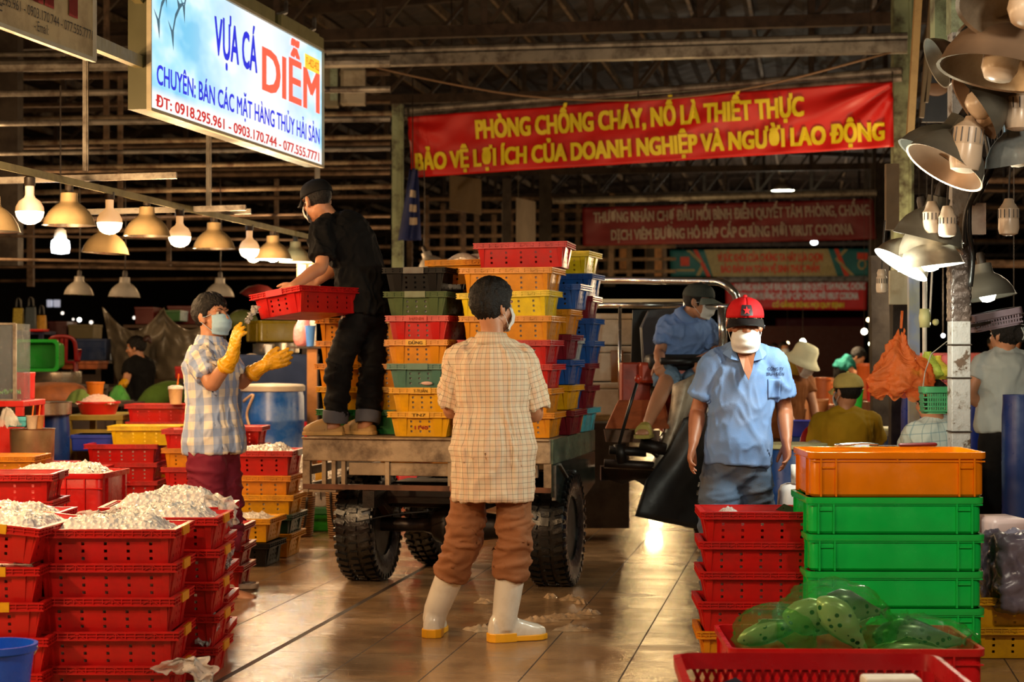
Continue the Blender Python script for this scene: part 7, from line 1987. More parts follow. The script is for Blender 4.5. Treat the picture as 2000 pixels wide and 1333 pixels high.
# fish lying in the top red crate
FISHM = None
def fish_mat(name, base, belly, spot, rough=.25):
    if name in MATS: return MATS[name]
    n = NT(name); co = n.coord('Object'); sp = n.n('ShaderNodeSeparateXYZ'); n.l(co, sp.inputs[0])
    c = n.ramp(n.math('ADD', n.math('MULTIPLY', sp.outputs[2], 6.0), .5), [(.2, lin(belly)), (.75, lin(base))])
    vo = n.n('ShaderNodeTexVoronoi'); n.l(co, vo.inputs['Vector']); vo.inputs['Scale'].default_value = 32
    m = n.math('MULTIPLY', n.math('LESS_THAN', vo.outputs['Distance'], .30), n.math('GREATER_THAN', n.noise(co, 6), .48))
    c = n.mix(m, c, lin(spot)); n.l(c, n.b.inputs['Base Color']); n.b.inputs['Roughness'].default_value = rough; n.b.inputs['Metallic'].default_value = .15
    MATS[name] = n.m
    return n.m
def fish(label, at, rot, L, mat, group=None, fat=1.0):
    t = thing('fish', label, 'fish', at, rot, group)
    mb = MB(); st = []
    for tt, w, h, dz in ((0, .012, .018, 0), (.04, .05, .06, 0), (.12, .085, .115, .005), (.28, .10, .16, .01), (.45, .09, .155, .008), (.62, .065, .115, .0), (.78, .035, .065, 0), (.90, .016, .036, 0), (.94, .012, .034, 0)):
        st.append((V((tt * L, 0, dz * L)), V((0, 1, 0)), V((0, 0, 1)), w * L * fat, h * L * fat))
    mb.ell_loft(st, 20); mb.build('fish_body', mat, t, True)
    mb = MB(); mb.add([V(p) * L for p in ((.92, .006, 0), (1.06, .004, .10), (1.02, .004, .0), (1.06, .004, -.10), (.92, -.006, 0), (1.06, -.004, .10), (1.02, -.004, 0), (1.06, -.004, -.10))], [[0, 1, 2], [0, 2, 3], [4, 6, 5], [4, 7, 6], [0, 4, 5, 1], [1, 5, 6, 2], [2, 6, 7, 3], [3, 7, 4, 0]]); mb.build('tail_fin', mat, t, False)
    mb = MB(); mb.add([V(p) * L for p in ((.25, .004, .16), (.36, .003, .24), (.62, .003, .15), (.7, .004, .09), (.25, -.004, .16), (.36, -.003, .24), (.62, -.003, .15), (.7, -.004, .09))], [[0, 1, 2, 3], [7, 6, 5, 4], [0, 4, 5, 1], [1, 5, 6, 2], [2, 6, 7, 3]]); mb.build('back_fin', mat, t)
    for s in (-1, 1):
        mb = MB(); mb.ell(V((.075, s * .06, .03)) * L, [.014 * L] * 3, None, 10, 8); mb.build('eye', plain('fish_eye', '#0a0806', .15), t, True)
    return t
M_FISHD = fish_mat('dark_fish_skin', '#4b4640', '#a79c8c', '#26221e'); M_FISHP = fish_mat('pale_fish_skin', '#9a9878', '#e0dab8', '#1e1d16')
zt = rs[-1].location.z + .155
fish('dark fish back arching out of the top right foreground red crate', (P(1480, 990, 8.2).x, 8.25, zt - .075), (0, 0, .1), .36, M_FISHD, fat=.8)
mb = MB(); mb.grid(lambda u, v: V((-.20 + .12 * u, -.12 + .22 * v, .115 + .04 * math.sin(u * PI) * math.sin(v * PI) + .012 * noise.noise(V((u * 9, v * 9, 0))))), 16, 20); o = mb.build('plastic_film', M_BAGW, None, True, solid=.0015); o.location = rs[-1].location; tag(o, 'clear wet film bunched in the left end of the right stack top crate', 'plastic bag')
mb = MB(); mb.box((0, 0, .068), (.46, .29, .006)); o = mb.build('fish_layer', plain('dark_wet_fish_layer', '#3a2a26', .3), None); o.location = rs[-1].location; tag(o, 'dark wet layer of fish filling the right stack top crate', 'fish', kind='stuff')
# green and orange totes
GX = fx(1753, 7.86); GL, GW, GH = .782, .50, .163
for i in range(4):
    tote('green_tote', 'green solid plastic tote, %s below the orange one' % ('fourth', 'third', 'second', 'first')[i], '#12b54a', (GX[0] - .006 * (i % 2), GX[1] + GW / 2, .115 + i * GH), -.015 + .004 * (i % 2), GL, GW, GH - .002, 'green totes under the orange one', matname='tote_green', rough=.22)
ot = tote('orange_tote', 'orange solid plastic tote on top of the green ones', '#dd7a06', (GX[0] + .005, GX[1] + GW / 2, .115 + 4 * GH), -.012, GL, GW, .196, matname='tote_orange', rough=.22)
tote('pallet_block', 'dark wooden pallet under the green totes', '#2c2018', (GX[0], GX[1] + GW / 2, 0), 0, .76, .48, .112, ribs=False, cat='pallet')
mb = MB(); mb.grid(lambda u, v: V(((u - .5) * .68, (v - .5) * .4, .09 + .012 * noise.noise(V((u * 8, v * 6, 3))))), 24, 16); o = mb.build('wet_fish_layer', plain('orange_brown_fish', '#8a4a18', .3, 0, .4, 14), None, True); o.location = ot.location; tag(o, 'wet brown fish layer at the bottom of the orange tote', 'fish', kind='stuff')
# knife, tongs and strap lying across the back edge of the orange tote
zo = .115 + 4 * GH + .196
t = thing('knife', 'steel knife with dark red handle lying on the back rim of the orange tote', 'knife', (P(1760, 888, 8.3).x, 8.31, zo + .004)); mb = MB(); mb.box((-.12, 0, .004), (.22, .03, .003), top=(.95, .6)); mb.build('blade', M_CHROME, t); mb = MB(); mb.limb([V((0, 0, .006)), V((.16, .01, .008))], [(.012, .009), (.013, .010)], 10, 2); mb.build('handle', plain('dark_red_handle', '#5a1418', .4), t, True)
t = thing('tongs', 'steel tongs on the back rim of the orange tote, left of the knife', 'tongs', (P(1690, 886, 8.3).x, 8.30, zo + .004))
for s in (-1, 1):
    mb = MB(); mb.tube([V((-.14, s * .02, .006)), V((-.02, s * .012, .014)), V((.06, 0, .008))], .006, 8, 3); mb.build('arm', M_CHROME, t, True)
# red tote with bagged fish
RL, RW = .95, .60
rt0 = fx(1678, 6.62)
for i, (h, z) in enumerate(((.26, 0),)):
    rb = tote('red_tote', 'large red tote holding green bags of big fish', '#b81218', (rt0[0], rt0[1] + RW / 2, .015), -.02, RL, RW, .29, ribs=True, cells=8, matname='tote_red', rough=.25)
mb = MB(); mb.box((0, 0, .006), (.8, .5, .012)); o = mb.build('floor_board', M_DTAB); o.location = (rt0[0], rt0[1] + RW / 2, 0.0); tag(o, 'thin dark board on the floor under the large red tote', 'board')
M_GBAG = film('green_bag_film_thick', (.03, .30, .06), .20, .06, (.76, .95, .70))
def fishbag(label, c, size, seed, rot=0.0, knot=None, n=(90, 54)):
    mb = MB(); R = rotz(rot)
    def fn(u, v):
        a = 2 * PI * u; th = PI * v
        d = V((math.sin(th) * math.cos(a), math.sin(th) * math.sin(a), -math.cos(th)))
        q = 1 + .16 * fbm(d * 2.2 + V((seed, 0, 0))) + .07 * max(0, 1 - abs(noise.noise(d * 2.6 + V((seed, 4, 1)))) * 3.5) ** 1.5 + .04 * max(0, 1 - abs(noise.noise(d * 6 + V((seed, 9, 1)))) * 3.5) ** 1.5
        p = V((d.x * size[0], d.y * size[1], d.z * size[2])) * q
        if p.z < -size[2] * .75: p.z = -size[2] * .75
        return V(c) + R @ p
    mb.grid(fn, *n)
    if knot:
        k = V(c) + V(knot)
        mb.limb([k, k + V((.01, -.01, .03)), k + V((.02, -.015, .05))], [.03, .016, .02], 10)
        for i in range(5):
            a = i * 1.25; mb.grid(lambda u, v: k + V((.02, -.015, .045)) + V((math.cos(a) * (.02 + .06 * v) + u * .03, math.sin(a) * .03 * v, .045 * v + .02 * noise.noise(V((u * 3 + i, v * 3, seed))))), 4, 5)
    return tag(mb.build('fish_bag', M_GBAG, None, True), label, 'plastic bag')
zf = .285
bx = lambda px, py, Y: P(px, py, Y)
c1 = bx(1512, 1242, 6.85); c2 = bx(1630, 1218, 6.85); c3 = bx(1790, 1262, 6.86)
fishbag('green bag with a silvery fish at the left end of the large red tote', c1, (.145, .19, .115), 1, .2)
fishbag('tallest green bag with two spotted fish in the large red tote', c2 + V((.0, .02, .0)), (.22, .21, .15), 2, 0, (.19, -.12, -.03))
fishbag('low wide green bag of fish at the right end of the large red tote', c3, (.235, .20, .11), 3, -.1)
fish('silvery fish bagged at the left end of the red tote', c1 + V((-.14, -.0, -.02)), (.5, -.25, .0), .30, M_FISHP, fat=1.05)
fish('spotted pale fish curled in the tallest green bag, left one', c2 + V((-.20, -.02, .035)), (.5, .12, .12), .32, M_FISHP, fat=1.6)
fish('spotted pale fish standing in the tallest green bag, right one', c2 + V((-.07, -.05, .105)), (.4, .85, -.1), .29, M_FISHP, fat=1.5)
fish('dark backed fish in the tallest green bag at the back', c2 + V((-.05, .03, .065)), (0, .12, .05), .25, M_FISHD, fat=1.75)
fish('pale fish lying low in the right green bag', c3 + V((-.20, -.03, -.03)), (.6, .0, .05), .40, M_FISHP, fat=.95)
fish('dark fish lying behind in the right green bag', c3 + V((-.16, .05, .03)), (0, .05, -.1), .36, M_FISHD, fat=1.25)
mb = MB(); mb.box((0, 0, .09), (RL - .09, RW - .09, .02)); 
o = mb.build('fish_bed', plain('dark_fish_bed', '#20301c', .4)); o.location = (rt0[0], rt0[1] + RW / 2, .08); tag(o, 'dark heap of fish beneath the green bags in the red tote', 'fish', kind='stuff')
# front lattice basket with catfish
lb_ = thing('lattice_basket', 'red lattice plastic basket at the bottom edge of the photo', 'basket', (fx(1566, 5.62)[0], 5.62 - .28, .0), (0, 0, -.03))
m = plastic('lattice_red', '#a81218', .3)
LL, LW, LH, LZ = .82, .56, .30, .155
def lattice(mb, p0, p1, z0, z1, nx, nz, th, outn):
    p0, p1 = V(p0), V(p1)
    def pt(u, v): return p0.lerp(p1, u) + V((0, 0, z0 + (z1 - z0) * v))
    du, dv = 1 / nx, 1 / nz
    for i in range(-nz, nx):
        for s in (0, 1):
            a0, a1 = (i * du, 0.0), ((i + nz) * du, 1.0)
            if s: a0, a1 = ((i + nz) * du, 0.0), (i * du, 1.0)
            # clip to 0..1 in u
            (u0, v0), (u1, v1) = a0, a1
            def clip(u0, v0, u1, v1):
                if u0 > u1:
                    r = clip(u1, v1, u0, v0); return r
                if u1 <= 0 or u0 >= 1: return None
                if u0 < 0: v0 += (v1 - v0) * (0 - u0) / (u1 - u0); u0 = 0
                if u1 > 1: v1 = v0 + (v1 - v0) * (1 - u0) / (u1 - u0); u1 = 1
                return u0, v0, u1, v1
            c = clip(u0, v0, u1, v1)
            if c and (abs(c[2] - c[0]) > 1e-3): mb.bar(pt(c[0], c[1]), pt(c[2], c[3]), th, .006, V(outn))
a, b = LL / 2, LW / 2
zb = LZ
mb = MB(); mb.loft([rrect(a - .05, b - .05, .05, 0.0), rrect(a - .03, b - .03, .05, LZ), rrect(a - .034, b - .034, .05, LZ), rrect(a - .054, b - .054, .05, .008)]); mb.build('basket_base', m, lb_, True, angle=.5)
mb = MB(); mb.loft([rrect(a - .008, b - .008, .05, LZ + LH - .045), rrect(a, b, .05, LZ + LH - .04), rrect(a + .004, b + .004, .05, LZ + LH), rrect(a - .018, b - .018, .05, LZ + LH + .006), rrect(a - .022, b - .022, .05, LZ + LH - .03), rrect(a - .024, b - .024, .05, LZ + LH - .045)], False); mb.build('rim', m, lb_, True, angle=.5)
mb = MB(); th = .011
lattice(mb, (-a + .06, b - .016, 0), (a - .06, b - .016, 0), LZ, LZ + LH - .04, 24, 4, th, (0, 1, 0)); lattice(mb, (-a + .06, -b + .016, 0), (a - .06, -b + .016, 0), LZ, LZ + LH - .04, 24, 4, th, (0, 1, 0))
lattice(mb, (a - .016, -b + .06, 0), (a - .016, b - .06, 0), LZ, LZ + LH - .04, 15, 4, th, (1, 0, 0)); lattice(mb, (-a + .016, -b + .06, 0), (-a + .016, b - .06, 0), LZ, LZ + LH - .04, 15, 4, th, (1, 0, 0))
mb.build('lattice_wall', m, lb_)
t = fish('dark blue grey fish tail end lying in the lattice basket at the bottom edge', (fx(1440, 5.5)[0] + .12, 5.42, LZ + LH - .12), (.2, .06, PI - .15), .36, plain('slate_fish', '#3a4250', .25, .2), fat=.8)
mb = MB(); mb.box((0, 0, .1), (LL - .1, LW - .1, .02)); o = mb.build('catfish_bed', plain('slate_fish_bed', '#33343a', .3)); o.location = (lb_.location.x, lb_.location.y, LZ + .03); o.rotation_euler = (0, 0, -.03); tag(o, 'dark layer of fish inside the red lattice basket', 'fish', kind='stuff')
mb = MB(); mb.box(P(1740, 1338, 5.35), (.17, .10, .05)); tag(mb.build('foam_block', M_FOAM, None, bevel=.01), 'pale foam block in the lattice basket at the bottom photo edge', 'foam block')
# the red lattice crate directly below the fish tote at the right
# pink wrapped foam blocks and grey wrapped bundle at the right edge
M_PINK = plain('pink_wrapped_foam', '#c9a9a4', .4, 0, .1, 4, .2, 12)
for i, (px, py, Y, sx, sy, sz, lb, rz) in enumerate(((1968, 1040, 8.6, .19, .3, .13, 'pink wrapped block topmost at the right photo edge', .1), (1955, 1090, 8.65, .14, .28, .11, 'pink wrapped block second from top at the right edge', -.1), (1958, 1140, 8.6, .15, .3, .11, 'pink wrapped block lowest at the right edge', .05))):
    mb = MB(); mb.box((0, 0, 0), (sx, sy, sz)); o = mb.build('wrapped_block', M_PINK, None, True, bevel=.025); o.location = P(px, py, Y) + V((0, .12, 0)); o.rotation_euler = (0, 0, rz); tag(o, lb, 'wrapped block', 'pink wrapped blocks')
mb = MB(); mb.box((0, 0, 0), (.26, .36, .33), top=(.9, .9)); o = mb.build('wrapped_bundle', plain('grey_violet_wrap', '#6f6572', .3, 0, .2, 6, .4, 14), None, True, remesh=.012, smit=6); o.location = P(1990, 1115, 8.25); wrinkle(o, o.location, .018, (8, 8, 8), 4); tag(o, 'grey violet plastic wrapped bundle at the right edge', 'bundle')
stk = stack(['yellow'] * 2, (P(1985, 1200, 8.3).x + .05, 8.15), 0, 'pair under the wrapped bundle at the right edge', pitch=.135)
mb = MB(); mb.box((P(1970, 1200, 8.7).x, 8.85, .11), (.4, .5, .215)); tag(mb.build('low_bench', M_DTAB), 'dark low bench under the pink wrapped blocks', 'bench')
# white can, white crate lid behind the orange tote
mb = MB(); mb.box((0, 0, .1), (.22, .2, .2), top=(.9, .9)); o = mb.build('white_jug', plain('milky_jug', '#c9c2c2', .4), None, True, bevel=.04); o.location = (P(1566, 990, 8.75).x, 8.8, .56); tag(o, 'milky white jug between the red stack and the orange tote', 'jug')
mb = MB(); mb.box((P(1566, 990, 8.75).x, 8.85, .28), (.3, .3, .555)); tag(mb.build('jug_stand', plastic('stand_navy', '#10285c')), 'navy block under the milky white jug', 'stand')
mb = MB(); mb.lathe([(.02, 0), (.022, .09), (.02, .09), (.001, .01)], 14); o = mb.build('white_cap_tube', M_WHITE, None, True); o.location = (P(1553, 950, 8.75).x, 8.75, .765); tag(o, 'small white tube standing on the milky jug', 'tube')
# blue barrels and tubs on the right
barrel('blue tub with pale rim between the polo man and the seated man', 1548, 11.2, 132, '#15458c', None, 0, .80)
mb = MB(); mb.lathe([(.19, .0), (.215, .01), (.215, .035), (.17, .03), (.001, .028)], 32); o = mb.build('round_cover', plain('pale_tub_lid', '#c4c89a', .4), None, True, angle=.6); o.location = G(1548, 11.2, .80); tag(o, 'pale yellowish cover on the blue tub beside the polo man', 'cover')
barrel('blue tub with pale lid right of the yellow shirted man', 1725, 12.6, 85, '#1a5aa0', '#c9cba0', 0, .66)
barrel('blue tub partly behind the yellow shirted man on his right', 1740, 13.6, 90, '#1a5aa0', '#c9cba0', 0, .82)
barrel('tall blue barrel left of the scarred post behind the seated person', 1800, 12.6, 80, '#1c3fb8', None, 0, 1.12)
barrel('tall blue barrel right of the scarred post', 1900, 12.4, 70, '#1c3fb8', None, 0, 1.12)
barrel('dark blue barrel at the right photo edge', 1994, 9.9, 74, '#10285c', None, 0, 1.17)
barrel('bright blue barrel low behind the legs of the grey shirt woman', 1962, 12.2, 90, '#2038c0', None, 0, .98)
mb = MB(); mb.lathe([(.10, 0), (.16, .12), (.17, .125), (.15, .12), (.001, .01)], 24); o = mb.build('violet_basin', plastic('basin_violet', '#4a52c8'), None, True, angle=.6); o.location = G(1572, 14.2, .74); tag(o, 'blue violet basin in front of the white hatted worker', 'basin')
barrel('blue tub under the violet basin by the white hatted worker', 1572, 14.2, 76, '#15458c', None, 0, .738)
# chair of the yellow man, sitting stools
plastic_chair('red plastic chair with slatted back under the yellow shirted man', G(1655, 12.42, 0), .12, '#a01418', 1.02)
t = thing('plastic_stool', 'low stool hidden under the seated checked shirt person', 'stool', G(1838, 10.35)); mb = MB(); mb.loft([rrect(.17, .16, .04, .44), rrect(.15, .14, .04, .46)]); mb.build('seat', plastic('stool_red', '#c42018'), t)
for sx in (-1, 1):
    for sy in (-1, 1):
        mb = MB(); mb.box((sx * .15, sy * .14, .22), (.05, .04, .44), top=(.7, .7)); mb.build('leg', plastic('stool_red', '#c42018'), t)
# ---------------------------------------------------------------- the scarred post and its lamps
PY = 8.7
pst = thing('scarred_post', 'scarred white steel post with tape and rust beside the lamp cluster', 'post', G(1873, PY)); o0 = pst.location
w = 37 / FPX * PY
def m_scar():
    n = NT('chipped_white_paint'); co = n.coord('Object'); f = n.noise(co, 9, 6, .7); f2 = n.noise(co, 26, 4, .6)
    c = n.ramp(n.math('ADD', n.math('MULTIPLY', f, .7), n.math('MULTIPLY', f2, .3)), [(.50, (.25, .235, .22)), (.545, (.20, .18, .16)), (.57, (.06, .035, .02)), (.75, (.10, .06, .04))])
    n.l(c, n.b.inputs['Base Color']); n.b.inputs['Roughness'].default_value = .45; n.bump(f2, .4, .01); return n.m
mb = MB(); mb.box(V((o0.x, PY, 1.5)), (w, w, 3.0)); mb.build('shaft', m_scar(), pst, ofs=o0, bevel=.004)
mb = MB()
def tp(u, v):
    a = 2 * PI * u; r = w * .56 + .006 * noise.noise(V((u * 14, v * 22, 0)))
    x = math.copysign(abs(math.cos(a)) ** .35, math.cos(a)) * r; y = math.copysign(abs(math.sin(a)) ** .35, math.sin(a)) * r
    return V((o0.x + x, PY + y, 1.555 + v * .40))
mb.grid(tp, 40, 40); mb.build('dark_wrap', plain('shiny_dark_tape', '#4a3e38', .22, .2, .4, 8, .6, 40), pst, True, o0)
for z in (1.02, 1.28, 1.44):
    mb = MB(); mb.tube([V((o0.x + sx * w * .53, PY + sy * w * .53, z)) for sx, sy in ((-1, -1), (1, -1), (1, 1), (-1, 1), (-1, -1))], .004, 5); mb.build('wire_tie', M_DARKSTEEL, pst, ofs=o0)
mb = MB(); mb.bar(V((o0.x + .03, PY + .25, 2.9)), V((o0.x + .03, PY + .25, 5.2)), .2, .1, V((0, 1, 0))); mb.bar(V((o0.x, PY, 2.95)), V((o0.x, PY, 5.2)), .1, .1, V((0, 1, 0))); mb.build('upper_beam', M_GREENSTEEL, pst, ofs=o0)
# cables
for i, (pts, r, lb) in enumerate((([(1905, 150, 8.55), (1922, 240, 8.5), (1935, 330, 8.5), (1905, 370, 8.5), (1888, 420, 8.55), (1885, 480, 8.6)], .016, 'thick black cable loop hanging behind the biggest lamp shades'), ([(1925, 180, 8.55), (1942, 280, 8.5), (1925, 350, 8.5), (1897, 380, 8.52), (1893, 450, 8.55), (1900, 505, 8.6), (1895, 560, 8.62)], .012, 'thin black cable twisting down the scarred post'), ([(1990, 90, 8.5), (1960, 200, 8.5), (1945, 300, 8.55), (1918, 372, 8.55), (1900, 400, 8.57)], .010, 'black cable sloping behind the clear lamp shade'))):
    mb = MB(); mb.tube([P(*p) for p in pts], r, 8, 4); tag(mb.build('black_cable', M_BLACK, None, True), lb, 'cable')
def SL(px, py, Y, d, k, label, **kw):
    return shade_lamp(label, P(px, py, Y), k, d=d, **kw)
M_SH1 = plain('grey_shade_outside', '#6f6c62', .5, .4, .15, 5, dirt='#4a453a', damt=.4)
M_SH2 = plain('copper_lit_shade', '#9b8068', .45, .55, .12, 5)
kw1 = dict(shade=M_SH2, inner=M_ALU, bulb=M_MILK)
# mouths of the upper shades tilt toward the camera
SL(2053, -150, 7.0, (.30, .25, .92), 1.65, 'biggest lamp shade cut by the top right corner', **kw1)
SL(2024, -47, 7.4, (.35, .25, .9), 1.4, 'second lamp shade from top in the cluster with a milky bulb', **kw1)
SL(1986, -30, 7.3, (.22, .08, .97), 1.5, 'third lamp shade from top, copper lit lower rim', **kw1)
SL(1993, 150, 7.7, (.83, -.05, .57), .95, 'lamp shade on its side pointing left with a round milky bulb', shade=M_SH1, inner=M_SH2, bulb=M_MILK, bulbR=.07)
SL(1901, 92, 8.0, (.9, .05, .4), .72, 'small lamp shade lying sideways behind the copper lit one', shade=M_SH2, inner=M_SH1)
SL(1906, 224, 7.9, (.53, .12, .85), 1.12, 'large grey lamp shade tilted left over the scarred post', shade=M_SH1, inner=M_SH2)
SL(1893, 214, 8.2, (.55, .0, .83), 1.15, 'grey lamp shade nested just behind the large grey one', shade=M_SH1, inner=M_SH1)
SL(1840, 365, 8.3, (.25, -.1, 1), 1.0, 'dull lamp shade with two milky bulbs above the lit ones', shade=M_SH1, inner=M_ALUIN, bulb=M_MILK)
SL(1835, 395, 8.45, (.2, .1, 1), .9, 'bright edged lamp shade tucked behind the twin bulb shade', shade=M_ALU, inner=M_ALUIN)
SL(1800, 392, 8.35, (-.18, .04, 1), .92, 'upper lit lamp shade glowing white at the scarred post', shade=M_ALU, inner=M_LIN, bulb=M_LEDY, light=(24, (.95, 1, .85)), lofs=(-.28, -.12, -.05))
SL(1806, 425, 8.3, (-.12, .04, 1), .92, 'lower lit lamp shade glowing yellow white at the scarred post', shade=M_ALU, inner=M_LIN, bulb=M_LEDY, light=(24, (.95, 1, .80)), lofs=(-.28, -.12, -.05))
SL(1806, 444, 8.5, (.52, .06, .8), .85, 'lit lamp shade tipped to the left beside the lower lit one', shade=M_ALU, inner=M_LIN, bulb=M_LEDY, light=(16, (.95, 1, .85)), lofs=(-.28, -.12, -.05))
SL(1915, 500, 9.4, (-.15, .1, 1), .9, 'dim lamp shade just right of the scarred post', shade=M_SH1, inner=M_SH1, bulb=M_LEDY)
t = SL(1975, 212, 7.9, (-.2, -.1, 1), .95, 'clear faceted lamp shade at the right photo edge', shade=plain('clear_faceted_plastic', '#aab2b2', .12, .5, .2, 16), inner=M_CHROME, bulb=M_MILK, bulbR=.06)
def milk(label, px, py, Y, r=.055, h=.16, d=(0, 0, 1)):
    R = rot_to(d); t = thing('led_bulb', label, 'light bulb', P(px, py, Y))
    mb = MB(); mb.lathe([(.02, .05), (.028, .03), (r * .8, .012), (r, 0), (r * 1.0, -h * .4)], 24, R, cap=False); mb.build('base', plain('ribbed_lamp_base', '#b9a58e', .4), t, True, angle=.6)
    mb = MB(); mb.lathe([(r * 1.0, -h * .4), (r * 1.03, -h * .75), (r * .9, -h * .96), (r * .5, -h * 1.02), (.001, -h * 1.03)], 24, R); mb.build('globe', M_MILK, t, True, angle=.6)
    mb = MB()
    for k in range(14):
        a = 2 * PI * k / 14; mb.bar(R @ V((r * math.cos(a), r * math.sin(a), -.005)), R @ V((r * 1.01 * math.cos(a), r * 1.01 * math.sin(a), -h * .36)), .004)
    mb.build('fin', M_SOCK, t); mb = MB(); mb.tube([(0, 0, .04), (.01, .02, .16), (.03, .05, .34)], .005, 6, 3); mb.build('cord', M_SOCK, t)
milk('big milky cylinder bulb hanging before the large grey shade', 1893, 250, 7.75, .066, .19, (.12, 0, 1))
milk('milky cylinder bulb hanging right of the scarred post', 1970, 408, 8.9, .050, .13)
milk('grey round bulb above the clear faceted shade', 1990, 190, 7.7, .06, .14)
milk('small white bulb hung on the dark post by the far red banner', 1722, 543, 10.5, .032, .09)
milk('milky bulb under the dull twin shade, left of the pair', 1820, 415, 8.2, .042, .10); milk('milky bulb under the dull twin shade, right of the pair', 1850, 424, 8.15, .04, .09)
mb = MB(); mb.box(P(1909, 428, 8.6), (.07, .05, .15)); tag(mb.build('switch_box', plain('rust_stained_white_box', '#a58e78', .5, 0, .1, 4, dirt='#5a2a14', damt=.7)), 'rust stained white switch box on the scarred post', 'switch box')
mb = MB(); mb.box(P(1742, 385, 12.5), (.09, .06, .46)); tag(mb.build('angle_iron_end', plain('brown_iron_plate', '#6a5842', .6, .2)), 'brown upright metal plate left of the hanging shades', 'plate')
t = thing('folded_sign', 'dark sign board with a round brown logo behind the hanging shades', 'sign', P(1826, 190, 15)); mb = MB(); mb.box((0, 0, 0), (.22, .05, .42)); mb.build('board', plain('navy_board', '#10131c', .5), t); mb = MB(); mb.ell((0, -.03, .06), (.10, .008, .055)); mb.build('round_logo', plain('brown_logo', '#6a4a30', .5), t, True)
# pale panel, blue pole, orange bag
mb = MB(); mb.box(P(1762, 562, 11.5), (.17, .03, .22)); mb2 = mb; tag(mb.build('notice_board', plain('stained_white_panel', '#c4bfa4', .5, 0, .1, 5, dirt='#8a7440', damt=.5), None, bevel=.005), 'stained white panel below the tipped lit shade', 'panel')
mb = MB(); a, b = P(1786, 760, 11.0), P(1784, 540, 11.0); a.z = 0; mb.bar(a, b, .065, .05, V((0, 1, 0))); t = tag(mb.build('painted_post', plain('pale_blue_painted_post', '#9bb0d8', .4, 0, .1, 4, dirt='#c8cc90', damt=.5)), 'pale blue painted post lit bright behind the orange bag', 'post')
mb = MB(); a, b = P(1750, 870, 13), P(1758, 590, 13); a.z = 0; mb.bar(a, b, .12, .1, V((0, 1, 0))); tag(mb.build('stall_post', M_DARKSTEEL), 'dark stall post behind the orange bag', 'post')
mb = MB(); a, b = P(1722, 800, 16), P(1716, 500, 16); a.z = 0; mb.bar(a, b, .16, .12, V((0, 1, 0))); tag(mb.build('stall_post', M_DARKSTEEL), 'dark stall post down the alley left of the white panel', 'post')
t = thing('fan_pole', 'white plastic pole fitting lit yellow white under the lamps', 'pole', P(1806, 620, 10.6)); mb = MB(); mb.tube([V((0, 0, -.4)), V((0, 0, .28))], .014, 10); mb.tube([V((.03, 0, -.02)), V((.05, 0, .4))], .006, 8); mb.build('pole', M_WHITE, t, True); mb = MB(); mb.lathe([(.03, -.06), (.035, 0), (.03, .05)], 14); mb.ell((.06, -.02, -.03), (.02, .02, .02)); mb.build('collar', plain('yellow_white_fitting', '#d8dca0', .4), t, True)
M_OBAG = film('orange_bag_film', (.95, .25, .06), .45, .2)
t = thing('orange_bag', 'crumpled orange plastic bag hanging from the lit post', 'plastic bag', P(1760, 642, 10.2)); mb = MB()
def ob_(u, v):
    a = 2 * PI * u
    prof = .015 + .14 * sstep(0, .75, v) - .08 * sstep(.86, 1.0, v)
    r = prof * (1 + .28 * noise.noise(V((math.cos(a) * 1.6, math.sin(a) * 1.6, v * 2))) + .14 * math.sin(a * 5 + v * 4))
    q = V((math.cos(a) * r * 14, math.sin(a) * r * 14, v * 5))
    r += .035 * v * (max(0, 1 - abs(noise.noise(q * .8)) * 3) - .4) + .012 * max(0, 1 - abs(noise.noise(q * 2)) * 3)
    return V((r * 1.12 * math.cos(a) - .015 * v, r * .7 * math.sin(a), -.02 - .37 * v + .05 * noise.noise(V((a * 1.5, v * 3, 2)))))
mb.grid(ob_, 90, 60); mb.build('bag_body', M_OBAG, t, True); mb = MB(); mb.tube([V((0, 0, 0)), V((.01, .02, .10))], .008, 8); mb.build('tied_neck', M_OBAG, t, True)
t = thing('lime_bag', 'lime green and yellow plastic bags hanging beside the orange bag', 'plastic bag', P(1812, 694, 10.3)); mb = MB()
def lb2(u, v):
    a = 2 * PI * u; r = (.02 + .075 * sstep(0, .7, v) - .05 * sstep(.8, 1, v)) * (1 + .3 * noise.noise(V((math.cos(a) * 2, math.sin(a) * 2, v * 3 + 5))))
    return V((r * 1.1 * math.cos(a) + .02 * v, r * math.sin(a), .02 - .16 * v))
mb.grid(lb2, 30, 20); mb.build('bag_body', film('lime_film', (.62, .80, .12), .8), t, True)
mb = MB(); mb.grid(lambda u, v: V((.06, 0, -.02)) + lb2(u, v) * .85, 24, 16); mb.build('yellow_bag', film('yellow_film', (.85, .72, .08), .8), t, True)
mb = MB(); mb.limb([V((.10, -.02, -.02)), V((.12, 0, -.08)), V((.10, 0, -.14))], [.03, .035, .02], 10); mb.build('pink_bag', film('pink_film2', (.8, .18, .2), .85), t, True)
